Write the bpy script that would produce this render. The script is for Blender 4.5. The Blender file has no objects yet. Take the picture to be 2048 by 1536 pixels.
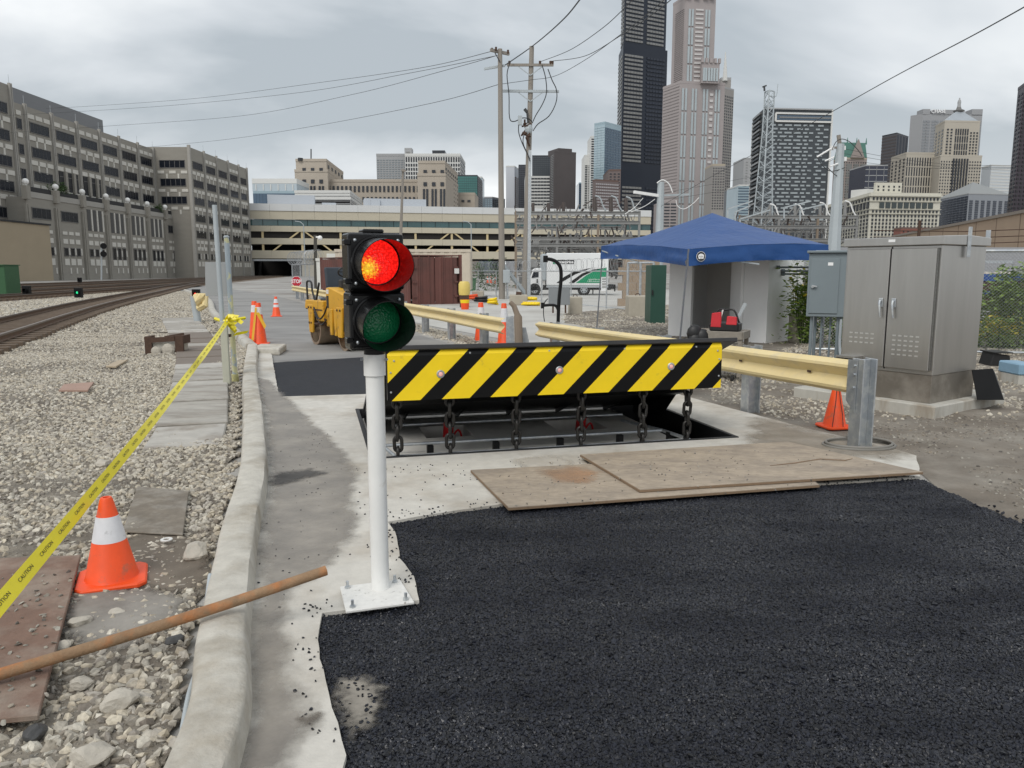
import bpy, bmesh, math, random
from math import sin, cos, tan, atan, atan2, pi, sqrt, radians, hypot
from mathutils import Vector as V, Matrix, noise
from mathutils.geometry import tessellate_polygon
random.seed(7)
SC = bpy.context.scene
COL = SC.collection
# ------------------------------------------------------------------ camera
FPX, HZ, CH = 1540.0, 541.0, 1.65          # focal length in photo pixels, horizon row, eye height
PITCH = atan((768 - HZ) / FPX)
cd = bpy.data.cameras.new('camera'); cam = bpy.data.objects.new('camera', cd); COL.objects.link(cam)
cd.sensor_width = 36; cd.lens = FPX / 2048 * 36; cd.clip_start = .05; cd.clip_end = 9000
cam.location = (0, 0, CH); cam.rotation_euler = (pi / 2 - PITCH, 0, 0)
SC.camera = cam
SC.view_settings.view_transform = 'Standard'; SC.view_settings.look = 'None'
SC.view_settings.exposure = 0.2; SC.view_settings.gamma = 1
SUN_EL, SUN_AZ = radians(47), radians(202)     # high sun behind cloud, behind and left of the camera
# ------------------------------------------------------------------ sky
wd = bpy.data.worlds.new('World'); SC.world = wd; wd.use_nodes = True
nt = wd.node_tree; N = nt.nodes; L = nt.links; N.clear()
def nd(t, **k):
    n = N.new(t)
    for a, b in k.items(): setattr(n, a, b)
    return n
sky = nd('ShaderNodeTexSky', sky_type='NISHITA', sun_disc=False, sun_elevation=SUN_EL, sun_rotation=SUN_AZ, air_density=1.6, dust_density=3)
tc = nd('ShaderNodeTexCoord'); sep = nd('ShaderNodeSeparateXYZ'); L.new(tc.outputs['Generated'], sep.inputs[0])
zz = nd('ShaderNodeMath', operation='MAXIMUM'); L.new(sep.outputs['Z'], zz.inputs[0]); zz.inputs[1].default_value = 0.0
za = nd('ShaderNodeMath', operation='ADD'); L.new(zz.outputs[0], za.inputs[0]); za.inputs[1].default_value = .22
dx = nd('ShaderNodeMath', operation='DIVIDE'); L.new(sep.outputs['X'], dx.inputs[0]); L.new(za.outputs[0], dx.inputs[1])
dy = nd('ShaderNodeMath', operation='DIVIDE'); L.new(sep.outputs['Y'], dy.inputs[0]); L.new(za.outputs[0], dy.inputs[1])
cmb = nd('ShaderNodeCombineXYZ'); L.new(dx.outputs[0], cmb.inputs[0]); L.new(dy.outputs[0], cmb.inputs[1])
mp = nd('ShaderNodeMapping'); mp.inputs['Location'].default_value = (14.22, 3.26, 0); mp.inputs['Scale'].default_value = (.55, .62, 1); L.new(cmb.outputs[0], mp.inputs[0])
ns = nd('ShaderNodeTexNoise'); ns.inputs['Scale'].default_value = 1.15; ns.inputs['Detail'].default_value = 6; ns.inputs['Roughness'].default_value = .5; ns.inputs['Distortion'].default_value = .35
L.new(mp.outputs[0], ns.inputs['Vector'])
rp = nd('ShaderNodeValToRGB'); e = rp.color_ramp.elements
e[0].position = .40; e[0].color = (4.3, 4.75, 5.15, 1); e[1].position = .61; e[1].color = (9.0, 9.2, 9.3, 1)
m_ = e.new(.49); m_.color = (6.3, 6.65, 7.0, 1)
L.new(ns.outputs[0], rp.inputs[0])
hr = nd('ShaderNodeMapRange'); hr.inputs['From Min'].default_value = 0; hr.inputs['From Max'].default_value = .17; hr.inputs['To Min'].default_value = .6; hr.inputs['To Max'].default_value = 0
L.new(zz.outputs[0], hr.inputs['Value'])
mh = nd('ShaderNodeMix', data_type='RGBA'); L.new(hr.outputs[0], mh.inputs[0]); L.new(rp.outputs[0], mh.inputs[6]); mh.inputs[7].default_value = (7.9, 8.2, 8.45, 1)
ms = nd('ShaderNodeMix', data_type='RGBA'); ms.inputs[0].default_value = .93; L.new(sky.outputs[0], ms.inputs[6]); L.new(mh.outputs[2], ms.inputs[7])
bg = nd('ShaderNodeBackground'); bg.inputs[1].default_value = .1; L.new(ms.outputs[2], bg.inputs[0])
ow = nd('ShaderNodeOutputWorld'); L.new(bg.outputs[0], ow.inputs[0])
sl = bpy.data.lights.new('sun', 'SUN'); sl.energy = 1.5; sl.angle = radians(28); sl.color = (1, .97, .92)
so = bpy.data.objects.new('sun', sl); COL.objects.link(so)
sd = V((sin(SUN_AZ) * cos(SUN_EL), cos(SUN_AZ) * cos(SUN_EL), sin(SUN_EL)))
so.rotation_euler = (-sd).to_track_quat('-Z', 'Y').to_euler(); so.location = (0, 0, 50)
# ------------------------------------------------------------------ pixel <-> world helpers (survey of the photo)
_c, _s = cos(PITCH), sin(PITCH)
def ray(u, v):
    a, b = (u - 1024) / FPX, -(v - 768) / FPX
    return V((a, _c + b * _s, -_s + b * _c))
def G(u, v, z=0.0):
    d = ray(u, v); t = (z - CH) / d.z
    return V((d.x * t, d.y * t, z))
def at(u, v, y):
    d = ray(u, v); t = y / d.y
    return V((d.x * t, y, CH + d.z * t))
def xa(u, y, z=0):                        # world x of photo column u at distance y, height z
    return (u - 1024) / FPX * (y * _c + (CH - z) * _s)
def hz(v, y): return at(1024, v, y).z     # height seen at row v at distance y
# ------------------------------------------------------------------ materials
MATS = {}
def mat(name, col, rough=.7, metal=0, var=.12, vs=3.0, bump=0, bs=40, col2=None, c2s=1.0, c2=(.5, .62), spec=.5, emit=None, alpha=1, stretch=None, coat=0, bdist=.01, rand=0, det=6):
    if name in MATS: return MATS[name]
    m = bpy.data.materials.new(name); m.use_nodes = True; t = m.node_tree; n = t.nodes; l = t.links
    b = n['Principled BSDF']
    b.inputs['Roughness'].default_value = rough; b.inputs['Metallic'].default_value = metal
    b.inputs['Specular IOR Level'].default_value = spec; b.inputs['Coat Weight'].default_value = coat
    c4 = (*col, 1); b.inputs['Base Color'].default_value = c4
    g = n.new('ShaderNodeNewGeometry'); vec = g.outputs['Position']
    if stretch:
        mpn = n.new('ShaderNodeMapping'); mpn.inputs['Scale'].default_value = stretch; l.new(vec, mpn.inputs[0]); vec = mpn.outputs[0]
    src = None
    if col2:
        n2 = n.new('ShaderNodeTexNoise'); n2.inputs['Scale'].default_value = c2s; n2.inputs['Detail'].default_value = det; n2.inputs['Roughness'].default_value = .62; l.new(vec, n2.inputs['Vector'])
        r2 = n.new('ShaderNodeMapRange'); r2.inputs['From Min'].default_value = c2[0]; r2.inputs['From Max'].default_value = c2[1]; l.new(n2.outputs[0], r2.inputs[0])
        mx = n.new('ShaderNodeMix'); mx.data_type = 'RGBA'; l.new(r2.outputs[0], mx.inputs[0]); mx.inputs[6].default_value = c4; mx.inputs[7].default_value = (*col2, 1); src = mx.outputs[2]
    if var or rand:
        hs = n.new('ShaderNodeHueSaturation')
        if src: l.new(src, hs.inputs['Color'])
        else: hs.inputs['Color'].default_value = c4
        if rand:
            oi = n.new('ShaderNodeObjectInfo'); rr = n.new('ShaderNodeMapRange'); rr.inputs['To Min'].default_value = 1 - rand; rr.inputs['To Max'].default_value = 1 + rand; l.new(oi.outputs['Random'], rr.inputs[0])
            l.new(rr.outputs[0], hs.inputs['Value'])
        else:
            n1 = n.new('ShaderNodeTexNoise'); n1.inputs['Scale'].default_value = vs; n1.inputs['Detail'].default_value = 8; n1.inputs['Roughness'].default_value = .65; l.new(vec, n1.inputs['Vector'])
            r1 = n.new('ShaderNodeMapRange'); r1.inputs['From Min'].default_value = .25; r1.inputs['From Max'].default_value = .75; r1.inputs['To Min'].default_value = 1 - var; r1.inputs['To Max'].default_value = 1 + var; l.new(n1.outputs[0], r1.inputs[0])
            l.new(r1.outputs[0], hs.inputs['Value'])
        src = hs.outputs[0]
    if src: l.new(src, b.inputs['Base Color'])
    if bump:
        n3 = n.new('ShaderNodeTexNoise'); n3.inputs['Scale'].default_value = bs; n3.inputs['Detail'].default_value = 5; l.new(vec, n3.inputs['Vector'])
        bp = n.new('ShaderNodeBump'); bp.inputs['Strength'].default_value = bump; bp.inputs['Distance'].default_value = bdist; l.new(n3.outputs[0], bp.inputs['Height']); l.new(bp.outputs[0], b.inputs['Normal'])
    if emit:
        b.inputs['Emission Color'].default_value = (*emit[0], 1); b.inputs['Emission Strength'].default_value = emit[1]
    MATS[name] = m
    return m
# ------------------------------------------------------------------ mesh builder
class MB:
    def __init__(s): s.v = []; s.f = []; s.mi = []; s.cur = 0
    def add(s, vs, fs):
        o = len(s.v); s.v += [V(p) for p in vs]; s.f += [[i + o for i in f] for f in fs]; s.mi += [s.cur] * len(fs); return s
    def box(s, x0, x1, y0, y1, z0, z1):
        return s.add([(x0, y0, z0), (x1, y0, z0), (x1, y1, z0), (x0, y1, z0), (x0, y0, z1), (x1, y0, z1), (x1, y1, z1), (x0, y1, z1)],
                     [(0, 3, 2, 1), (4, 5, 6, 7), (0, 1, 5, 4), (1, 2, 6, 5), (2, 3, 7, 6), (3, 0, 4, 7)])
    def ext(s, poly, vec):                       # extrude a 3-D polygon along vec
        vec = V(vec); n = len(poly); a = [V(p) for p in poly]
        nn = V((0, 0, 0))
        for i in range(n): nn += a[i].cross(a[(i + 1) % n])
        if nn.dot(vec) < 0: a.reverse()
        return s.add(a + [p + vec for p in a], [list(range(n))[::-1], [i + n for i in range(n)]] + [(i, (i + 1) % n, (i + 1) % n + n, i + n) for i in range(n)])
    def prism(s, poly, z0, z1): return s.ext([(p[0], p[1], z0) for p in poly], (0, 0, z1 - z0))
    def bar(s, p, q, w, h, up=(0, 0, 1)):        # rectangular bar from p to q
        p, q = V(p), V(q); d = (q - p).normalized(); up = V(up)
        if abs(d.dot(up)) > .98: up = V((1, 0, 0))
        x = d.cross(up).normalized() * w / 2; y = x.cross(d).normalized() * h / 2
        return s.ext([p - x - y, p + x - y, p + x + y, p - x + y], q - p)
    def cyl(s, p, q, r, r2=None, n=12, cap=True):
        p, q = V(p), V(q); r2 = r if r2 is None else r2; d = (q - p).normalized(); up = V((0, 0, 1)) if abs(d.z) < .95 else V((1, 0, 0))
        x = d.cross(up).normalized(); y = d.cross(x)
        vs = []
        for c, k in ((p, r), (q, r2)):
            for i in range(n): a = 2 * pi * i / n; vs.append(c + x * cos(a) * k + y * sin(a) * k)
        fs = [(i, (i + 1) % n, (i + 1) % n + n, i + n) for i in range(n)]
        fs = [f[::-1] for f in fs]
        if cap: fs += [list(range(n)), list(range(n, 2 * n))[::-1]]
        return s.add(vs, fs)
    def tube(s, pts, r, n=6, closed=False):
        pts = [V(p) for p in pts]; m = len(pts); vs = []; fs = []; px = None
        rs = r if isinstance(r, (list, tuple)) else [r] * m
        for i, p in enumerate(pts):
            a = pts[(i - 1) % m] if (i or closed) else p; b = pts[(i + 1) % m] if (i < m - 1 or closed) else p
            d = (b - a).normalized()
            if px is None:
                up = V((0, 0, 1)) if abs(d.z) < .9 else V((1, 0, 0)); px = d.cross(up).normalized()
            else: px = (px - d * px.dot(d)).normalized()
            y = d.cross(px)
            for k in range(n): t = 2 * pi * k / n; vs.append(p + (px * cos(t) + y * sin(t)) * rs[i])
        for i in range(m if closed else m - 1):
            j = (i + 1) % m
            for k in range(n): fs.append((i * n + k, i * n + (k + 1) % n, j * n + (k + 1) % n, j * n + k))
        if not closed: fs += [list(range(n))[::-1], list(range((m - 1) * n, m * n))]
        return s.add(vs, fs)
    def lathe(s, prof, n=20, M=None, a0=0, a1=2 * pi):
        full = abs(a1 - a0 - 2 * pi) < 1e-6; k = n if full else n + 1; vs = []; fs = []
        for r, z in prof:
            for i in range(k): a = a0 + (a1 - a0) * i / n; p = V((r * cos(a), r * sin(a), z)); vs.append(M @ p if M else p)
        for j in range(len(prof) - 1):
            for i in range(n): i2 = (i + 1) % k if full else i + 1; fs.append((j * k + i, j * k + i2, (j + 1) * k + i2, (j + 1) * k + i))
        return s.add(vs, fs)
    def sphere(s, c, r, n=10, m=7, sc=(1, 1, 1)):
        vs = [V(c) + V((0, 0, -r * sc[2]))]; fs = []
        for j in range(1, m):
            t = -pi / 2 + pi * j / m
            for i in range(n): a = 2 * pi * i / n; vs.append(V(c) + V((cos(t) * cos(a) * r * sc[0], cos(t) * sin(a) * r * sc[1], sin(t) * r * sc[2])))
        vs.append(V(c) + V((0, 0, r * sc[2]))); e_ = len(vs) - 1
        for i in range(n):
            fs.append((0, 1 + (i + 1) % n, 1 + i)); fs.append((e_, e_ - n + i, e_ - n + (i + 1) % n))
        for j in range(m - 2):
            for i in range(n): a = 1 + j * n; fs.append((a + i, a + (i + 1) % n, a + n + (i + 1) % n, a + n + i))
        return s.add(vs, fs)
    def tf(s, M, start=0):
        for i in range(start, len(s.v)): s.v[i] = M @ s.v[i]
        return s
    def mesh(s, name):
        me = bpy.data.meshes.new(name); me.from_pydata([tuple(p) for p in s.v], [], s.f); me.update(); return me
def tag(o, label=None, cat=None, group=None, kind=None):
    for k, x in (('label', label), ('category', cat), ('group', group), ('kind', kind)):
        if x: o[k] = x
    return o
def thing(name, label, cat, loc=(0, 0, 0), rz=0, group=None):
    o = bpy.data.objects.new(name, None); COL.objects.link(o); o.location = loc; o.rotation_euler = (0, 0, rz); o.empty_display_size = .1
    return tag(o, label, cat, group)
def part(name, mb, m, parent=None, smooth=None, bev=0, seg=1, world=False, kind=None, label=None):
    if world and parent is not None:
        L0 = parent.location.copy()
        p = parent.parent
        while p: L0 += p.location; p = p.parent
        mb.v = [q - L0 for q in mb.v]
    me = mb.mesh(name) if isinstance(mb, MB) else mb
    if isinstance(m, (list, tuple)):
        for x in m: me.materials.append(x)
        if isinstance(mb, MB): me.polygons.foreach_set('material_index', mb.mi)
    elif m and not len(me.materials): me.materials.append(m)
    if smooth:
        me.shade_smooth(); me.set_sharp_from_angle(angle=radians(smooth))
    o = bpy.data.objects.new(name, me); COL.objects.link(o); o.parent = parent
    if bev:
        bm_ = o.modifiers.new('bevel', 'BEVEL'); bm_.width = bev; bm_.segments = seg; bm_.limit_method = 'ANGLE'; bm_.angle_limit = radians(40)
    tag(o, label, None, None, kind)
    return o
def child_copy(o, parent, loc=None, rot=None):
    c = o.copy(); COL.objects.link(c); c.parent = parent
    if loc is not None: c.location = loc
    if rot is not None: c.rotation_euler = rot
    return c
def copy_tree(o, parent=None):
    c = o.copy(); COL.objects.link(c); c.parent = parent
    for ch in list(o.children): copy_tree(ch, c)
    return c
def single(name, label, cat, mb, m, group=None, **k):
    o = part(name, mb, m, None, **k); return tag(o, label, cat, group)
def recenter(mb):                                # moves a world-coordinate mesh so its origin sits at its own base
    xs = [p.x for p in mb.v]; ys = [p.y for p in mb.v]; zs = [p.z for p in mb.v]
    o = V(((min(xs) + max(xs)) / 2, (min(ys) + max(ys)) / 2, min(zs))); mb.v = [p - o for p in mb.v]; return o
def wsingle(name, label, cat, mb, m, group=None, **k):
    o0 = recenter(mb); o = single(name, label, cat, mb, m, group, **k); o.location = o0; return o
def structure(name, mb, m, parent=None, **k):
    o = part(name, mb, m, parent, **k)
    if parent is None: o['kind'] = 'structure'
    return o
def text_mb(s, size, M, ext=0.0, align='CENTER', sx=1.0, bold=0.0):
    c = bpy.data.curves.new('lettering', 'FONT'); c.body = s; c.size = size; c.align_x = align; c.align_y = 'CENTER'; c.extrude = ext; c.offset = bold; c.resolution_u = 3
    o = bpy.data.objects.new('lettering', c); COL.objects.link(o)
    me = bpy.data.meshes.new_from_object(o); bpy.data.objects.remove(o); bpy.data.curves.remove(c)
    mb = MB(); mb.add([M @ V((p.co.x * sx, p.co.y, p.co.z)) for p in me.vertices], [list(p.vertices) for p in me.polygons]); bpy.data.meshes.remove(me)
    return mb
def face_M(o, xdir, n=None):                     # text plane: local x along xdir, local y up (or given), origin o
    x = V(xdir).normalized(); z = V(n).normalized() if n else x.cross(V((0, 0, 1))).normalized(); y = z.cross(x)
    return Matrix(((x.x, y.x, z.x, o[0]), (x.y, y.y, z.y, o[1]), (x.z, y.z, z.z, o[2]), (0, 0, 0, 1)))
def sheet(name, poly, z, m, holes=(), thick=0, struct=True, sub=None):
    loops = [[V((p[0], p[1], 0)) for p in poly]] + [[V((p[0], p[1], 0)) for p in h] for h in holes]
    tri = tessellate_polygon(loops); pts = [p for l_ in loops for p in l_]; mb = MB()
    fs = []
    for t in tri:
        a, b, c = (pts[i] for i in t)
        fs.append(tuple(t) if (b - a).cross(c - a).z > 0 else tuple(t)[::-1])
    mb.add([(p.x, p.y, z) for p in pts], fs)
    if thick:
        for l_ in loops:
            k = len(l_); ar = sum(l_[i].x * l_[(i + 1) % k].y - l_[(i + 1) % k].x * l_[i].y for i in range(k)); outer = l_ is loops[0]
            for i in range(k):
                a, b = l_[i], l_[(i + 1) % k]
                q = [(a.x, a.y, z - thick), (b.x, b.y, z - thick), (b.x, b.y, z), (a.x, a.y, z)]
                if (ar > 0) != outer: q.reverse()
                mb.add(q, [(0, 1, 2, 3)])
    return structure(name, mb, m) if struct else mb
def lerp(a, b, t): return a + (b - a) * t
def catenary(p, q, sag, n=14):
    p, q = V(p), V(q); return [p.lerp(q, i / n) - V((0, 0, sag * 4 * (i / n) * (1 - i / n))) for i in range(n + 1)]
def smooth_path(pts, n=6):
    pts = [V(p) for p in pts]; out = []
    for i in range(len(pts) - 1):
        p0 = pts[max(i - 1, 0)]; p1 = pts[i]; p2 = pts[i + 1]; p3 = pts[min(i + 2, len(pts) - 1)]
        for k in range(n):
            t = k / n
            out.append(.5 * (2 * p1 + (p2 - p0) * t + (2 * p0 - 5 * p1 + 4 * p2 - p3) * t * t + (3 * p1 - p0 - 3 * p2 + p3) * t ** 3))
    return out + [pts[-1]]
# ------------------------------------------------------------------ scattered stones (uncountable gravel) by geometry nodes
def scatter(o, dens, size, smin, smax, m, seed=0, flat=.65, sub=1, patchy=0, base=True, rough=1.2):
    ng = bpy.data.node_groups.new('gravel_scatter', 'GeometryNodeTree'); n = ng.nodes; l = ng.links
    ng.interface.new_socket('Geometry', in_out='INPUT', socket_type='NodeSocketGeometry'); ng.interface.new_socket('Geometry', in_out='OUTPUT', socket_type='NodeSocketGeometry')
    gi = n.new('NodeGroupInput'); go = n.new('NodeGroupOutput')
    dp = n.new('GeometryNodeDistributePointsOnFaces'); dp.inputs['Density'].default_value = dens; dp.inputs['Seed'].default_value = seed; l.new(gi.outputs[0], dp.inputs[0])
    ic = n.new('GeometryNodeMeshIcoSphere'); ic.inputs['Radius'].default_value = size; ic.inputs['Subdivisions'].default_value = sub
    if patchy:
        pn = n.new('ShaderNodeTexNoise'); pn.inputs['Scale'].default_value = patchy; pn.inputs['Detail'].default_value = 4
        pm_ = n.new('ShaderNodeMapRange'); pm_.inputs['From Min'].default_value = .40; pm_.inputs['From Max'].default_value = .56; pm_.inputs['To Min'].default_value = dens * .12; pm_.inputs['To Max'].default_value = dens; l.new(pn.outputs[0], pm_.inputs[0]); l.new(pm_.outputs[0], dp.inputs['Density'])
    sp = n.new('GeometryNodeSetPosition'); l.new(ic.outputs[0], sp.inputs[0])
    nz = n.new('ShaderNodeTexNoise'); nz.inputs['Scale'].default_value = 1.1 / size; nz.inputs['Detail'].default_value = 1
    vm = n.new('ShaderNodeVectorMath'); vm.operation = 'SUBTRACT'; vm.inputs[1].default_value = (.5, .5, .5); l.new(nz.outputs['Color'], vm.inputs[0])
    vs_ = n.new('ShaderNodeVectorMath'); vs_.operation = 'SCALE'; vs_.inputs['Scale'].default_value = size * rough; l.new(vm.outputs[0], vs_.inputs[0]); l.new(vs_.outputs[0], sp.inputs['Offset'])
    sm = n.new('GeometryNodeSetMaterial'); sm.inputs['Material'].default_value = m; l.new(sp.outputs[0], sm.inputs[0])
    ip = n.new('GeometryNodeInstanceOnPoints'); l.new(dp.outputs[0], ip.inputs[0]); l.new(sm.outputs[0], ip.inputs['Instance'])
    rr = n.new('FunctionNodeRandomValue'); rr.data_type = 'FLOAT_VECTOR'; rr.inputs[0].default_value = (-.8, -.8, 0); rr.inputs[1].default_value = (.8, .8, 6.28); rr.inputs['Seed'].default_value = seed + 3
    l.new(rr.outputs[0], ip.inputs['Rotation'])
    rs = n.new('FunctionNodeRandomValue'); rs.data_type = 'FLOAT_VECTOR'; rs.inputs[0].default_value = (smin, smin, smin * flat); rs.inputs[1].default_value = (smax, smax, smax * flat); rs.inputs['Seed'].default_value = seed + 5
    l.new(rs.outputs[0], ip.inputs['Scale'])
    jn = n.new('GeometryNodeJoinGeometry')
    if base: l.new(gi.outputs[0], jn.inputs[0])
    l.new(ip.outputs[0], jn.inputs[0]); l.new(jn.outputs[0], go.inputs[0])
    md = o.modifiers.new('scatter', 'NODES'); md.node_group = ng
    o['kind'] = 'stuff'
def bumpy_sheet(name, poly, z, m, cell, amp, fs=2.5, seed=0, taper=0):
    x0 = min(p[0] for p in poly); x1 = max(p[0] for p in poly); y0 = min(p[1] for p in poly); y1 = max(p[1] for p in poly)
    nx = max(1, int((x1 - x0) / cell)); ny = max(1, int((y1 - y0) / cell))
    def inside(x, y):
        c = False; j = len(poly) - 1
        for i in range(len(poly)):
            xi, yi = poly[i][:2]; xj, yj = poly[j][:2]
            if (yi > y) != (yj > y) and x < (xj - xi) * (y - yi) / (yj - yi) + xi: c = not c
            j = i
        return c
    idx = {}; vs = []; fs_ = fs
    def vid(i, j):
        if (i, j) not in idx:
            x = x0 + (x1 - x0) * i / nx; y = y0 + (y1 - y0) * j / ny
            h = noise.noise(V((x * fs_, y * fs_, seed))) + .5 * noise.noise(V((x * fs_ * 2.7, y * fs_ * 2.7, seed + 5)))
            idx[(i, j)] = len(vs); dr0 = 0
            if taper:
                q = V((x, y)); e0 = min((q - (V(poly[k - 1][:2]) + (V(poly[k][:2]) - V(poly[k - 1][:2])) * max(0, min(1, (q - V(poly[k - 1][:2])).dot(V(poly[k][:2]) - V(poly[k - 1][:2])) / (V(poly[k][:2]) - V(poly[k - 1][:2])).length_squared)))).length for k in range(len(poly))); dr0 = (.055 + .0) * (1 - min(1, e0 / taper))
            vs.append((x, y, z + amp * h - dr0))
        return idx[(i, j)]
    faces = []
    for j in range(ny):
        for i in range(nx):
            if inside(x0 + (x1 - x0) * (i + .5) / nx, y0 + (y1 - y0) * (j + .5) / ny): faces.append((vid(i, j), vid(i + 1, j), vid(i + 1, j + 1), vid(i, j + 1)))
    mb = MB(); mb.add(vs, faces)
    return part(name, mb, m, None, smooth=60)

def stone_mat(name, stops, rough=.9, spec=.4):
    m = mat(name, stops[0], rough, var=0, spec=spec); t = m.node_tree; n = t.nodes; l = t.links; b = n['Principled BSDF']
    oi = n.new('ShaderNodeObjectInfo'); r = n.new('ShaderNodeValToRGB'); e = r.color_ramp.elements
    for i, c in enumerate(stops):
        q = e[i] if i < 2 else e.new(.5)
        q.position = i / (len(stops) - 1); q.color = (*c, 1)
    for i, c in enumerate(stops): e[i].position = i / (len(stops) - 1)
    for i, c in enumerate(stops): e[i].color = (*c, 1)
    l.new(oi.outputs['Random'], r.inputs[0])
    g = n.new('ShaderNodeNewGeometry'); n1 = n.new('ShaderNodeTexNoise'); n1.inputs['Scale'].default_value = 60; n1.inputs['Detail'].default_value = 4; l.new(g.outputs['Position'], n1.inputs['Vector'])
    mr = n.new('ShaderNodeMapRange'); mr.inputs['From Min'].default_value = .3; mr.inputs['From Max'].default_value = .7; mr.inputs['To Min'].default_value = .75; mr.inputs['To Max'].default_value = 1.2; l.new(n1.outputs[0], mr.inputs[0])
    h = n.new('ShaderNodeHueSaturation'); l.new(r.outputs[0], h.inputs['Color']); l.new(mr.outputs[0], h.inputs['Value']); l.new(h.outputs[0], b.inputs['Base Color']); return m
def stain_mat(name, col, rough, col2, opac=.85, ns_=5):
    m = mat(name, col, rough, var=.2, vs=6, col2=col2, c2s=2.2, c2=(.42, .62), bump=.25, bs=60); t = m.node_tree; n = t.nodes; l = t.links; b = n['Principled BSDF']
    at_ = n.new('ShaderNodeAttribute'); at_.attribute_name = 'soak'; nz = n.new('ShaderNodeTexNoise'); nz.inputs['Scale'].default_value = ns_; nz.inputs['Detail'].default_value = 7; nz.inputs['Roughness'].default_value = .65
    g = n.new('ShaderNodeNewGeometry'); l.new(g.outputs['Position'], nz.inputs['Vector'])
    ma = n.new('ShaderNodeMath'); ma.operation = 'MULTIPLY_ADD'; l.new(nz.outputs[0], ma.inputs[0]); ma.inputs[1].default_value = 1.1; ma.inputs[2].default_value = -.55
    ad = n.new('ShaderNodeMath'); ad.operation = 'ADD'; l.new(at_.outputs['Fac'], ad.inputs[0]); l.new(ma.outputs[0], ad.inputs[1])
    mr = n.new('ShaderNodeMapRange'); mr.interpolation_type = 'SMOOTHSTEP'; mr.inputs['From Min'].default_value = .22; mr.inputs['From Max'].default_value = .80; mr.inputs['To Max'].default_value = opac; l.new(ad.outputs[0], mr.inputs[0]); l.new(mr.outputs[0], b.inputs['Alpha']); return m
def stain_sheet(name, poly, z, m, soft=.12, cell=.04, zf=None):
    P_ = [V((p[0], p[1], 0)) for p in poly]; x0 = min(p.x for p in P_) - soft; x1 = max(p.x for p in P_) + soft; y0 = min(p.y for p in P_) - soft; y1 = max(p.y for p in P_) + soft
    nx, ny = int((x1 - x0) / cell) + 1, int((y1 - y0) / cell) + 1; val = {}
    def sd(x, y):
        c = False; best = 9; j = len(P_) - 1; q = V((x, y, 0))
        for i in range(len(P_)):
            a, b = P_[j], P_[i]; ab = b - a; t = max(0, min(1, (q - a).dot(ab) / max(ab.length_squared, 1e-9))); best = min(best, (q - a - ab * t).length)
            if (b.y > y) != (a.y > y) and x < (a.x - b.x) * (y - b.y) / (a.y - b.y) + b.x: c = not c
            j = i
        return best if c else -best
    vs = []; al = []
    for j in range(ny + 1):
        for i in range(nx + 1): x = x0 + i * cell; y = y0 + j * cell; vs.append((x, y, z + (zf(x, y) if zf else 0))); al.append(max(0, min(1, .5 + .5 * sd(x, y) / soft)))
    mb = MB(); fs = []
    for j in range(ny):
        for i in range(nx):
            q = [j * (nx + 1) + i, j * (nx + 1) + i + 1, (j + 1) * (nx + 1) + i + 1, (j + 1) * (nx + 1) + i]
            if max(al[k] for k in q) > .02: fs.append(q)
    mb.add(vs, fs); me = mb.mesh(name); a_ = me.attributes.new('soak', 'FLOAT', 'POINT'); a_.data.foreach_set('value', al)
    o = part(name, me, m); o['kind'] = 'structure'; return o
# ================================================================== MATERIALS
m_dirt = mat('dirt', (.165, .14, .112), .95, var=.25, vs=2.2, bump=.6, bs=45, col2=(.25, .225, .19), c2s=1.3, c2=(.42, .62), bdist=.02)
m_ballast = mat('ballast_bed', (.21, .185, .15), .95, var=.35, vs=9, bump=.8, bs=35, col2=(.12, .10, .08), c2s=.7, c2=(.45, .62), bdist=.03)
m_farground = mat('yard_gravel', (.36, .35, .33), .95, var=.2, vs=.8, bump=.5, bs=8, col2=(.22, .20, .18), c2s=.12, c2=(.42, .62), bdist=.05)
m_lot = mat('lot_concrete', (.47, .46, .43), .9, var=.12, vs=.6, col2=(.35, .33, .30), c2s=.25, c2=(.5, .7))
m_road = mat('old_asphalt', (.27, .265, .255), .9, var=.14, vs=1.6, bump=.35, bs=60, col2=(.20, .195, .19), c2s=.35, c2=(.46, .64), stretch=(.6, 1.4, 1))
m_patch = mat('fresh_asphalt_smooth', (.026, .028, .034), .8, var=.2, vs=6, bump=.5, bs=120, spec=.25)
m_asph = mat('fresh_asphalt', (.009, .0095, .012), .6, var=.3, vs=12, bump=.9, bs=90)
m_conc = mat('concrete_apron', (.55, .525, .475), .85, var=.13, vs=9, bump=.3, bs=70, col2=(.37, .325, .265), c2s=.9, c2=(.47, .68))
m_kerb = mat('kerb_concrete', (.50, .475, .42), .85, var=.17, vs=9, bump=.5, bs=60, col2=(.33, .29, .23), c2s=2.6, c2=(.46, .68))
m_pad = mat('pad_concrete', (.46, .445, .40), .85, var=.12, vs=5, bump=.25, bs=50, col2=(.33, .29, .235), c2s=3, c2=(.5, .65), stretch=(1, 1, .25))
m_block = mat('block_concrete', (.40, .365, .30), .9, var=.12, vs=4, bump=.3, bs=30)
m_wet = mat('wet_gutter', (.235, .215, .19), .42, var=.16, vs=5, bump=.3, bs=60, col2=(.33, .30, .265), c2s=1.6, c2=(.44, .62))
m_galv = mat('galvanised_steel', (.46, .49, .52), .42, .75, var=.12, vs=6, bump=.1, bs=20, col2=(.58, .60, .60), c2s=14, c2=(.45, .6))
m_galvpaint = mat('grey_pole_steel', (.42, .46, .48), .6, .2, var=.08, vs=1)
m_stain = mat('stainless_steel', (.45, .44, .42), .34, .85, var=.07, vs=1.5, bump=.04, bs=14, stretch=(6, 6, .5), col2=(.42, .41, .39), c2s=.9, c2=(.4, .7))
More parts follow.
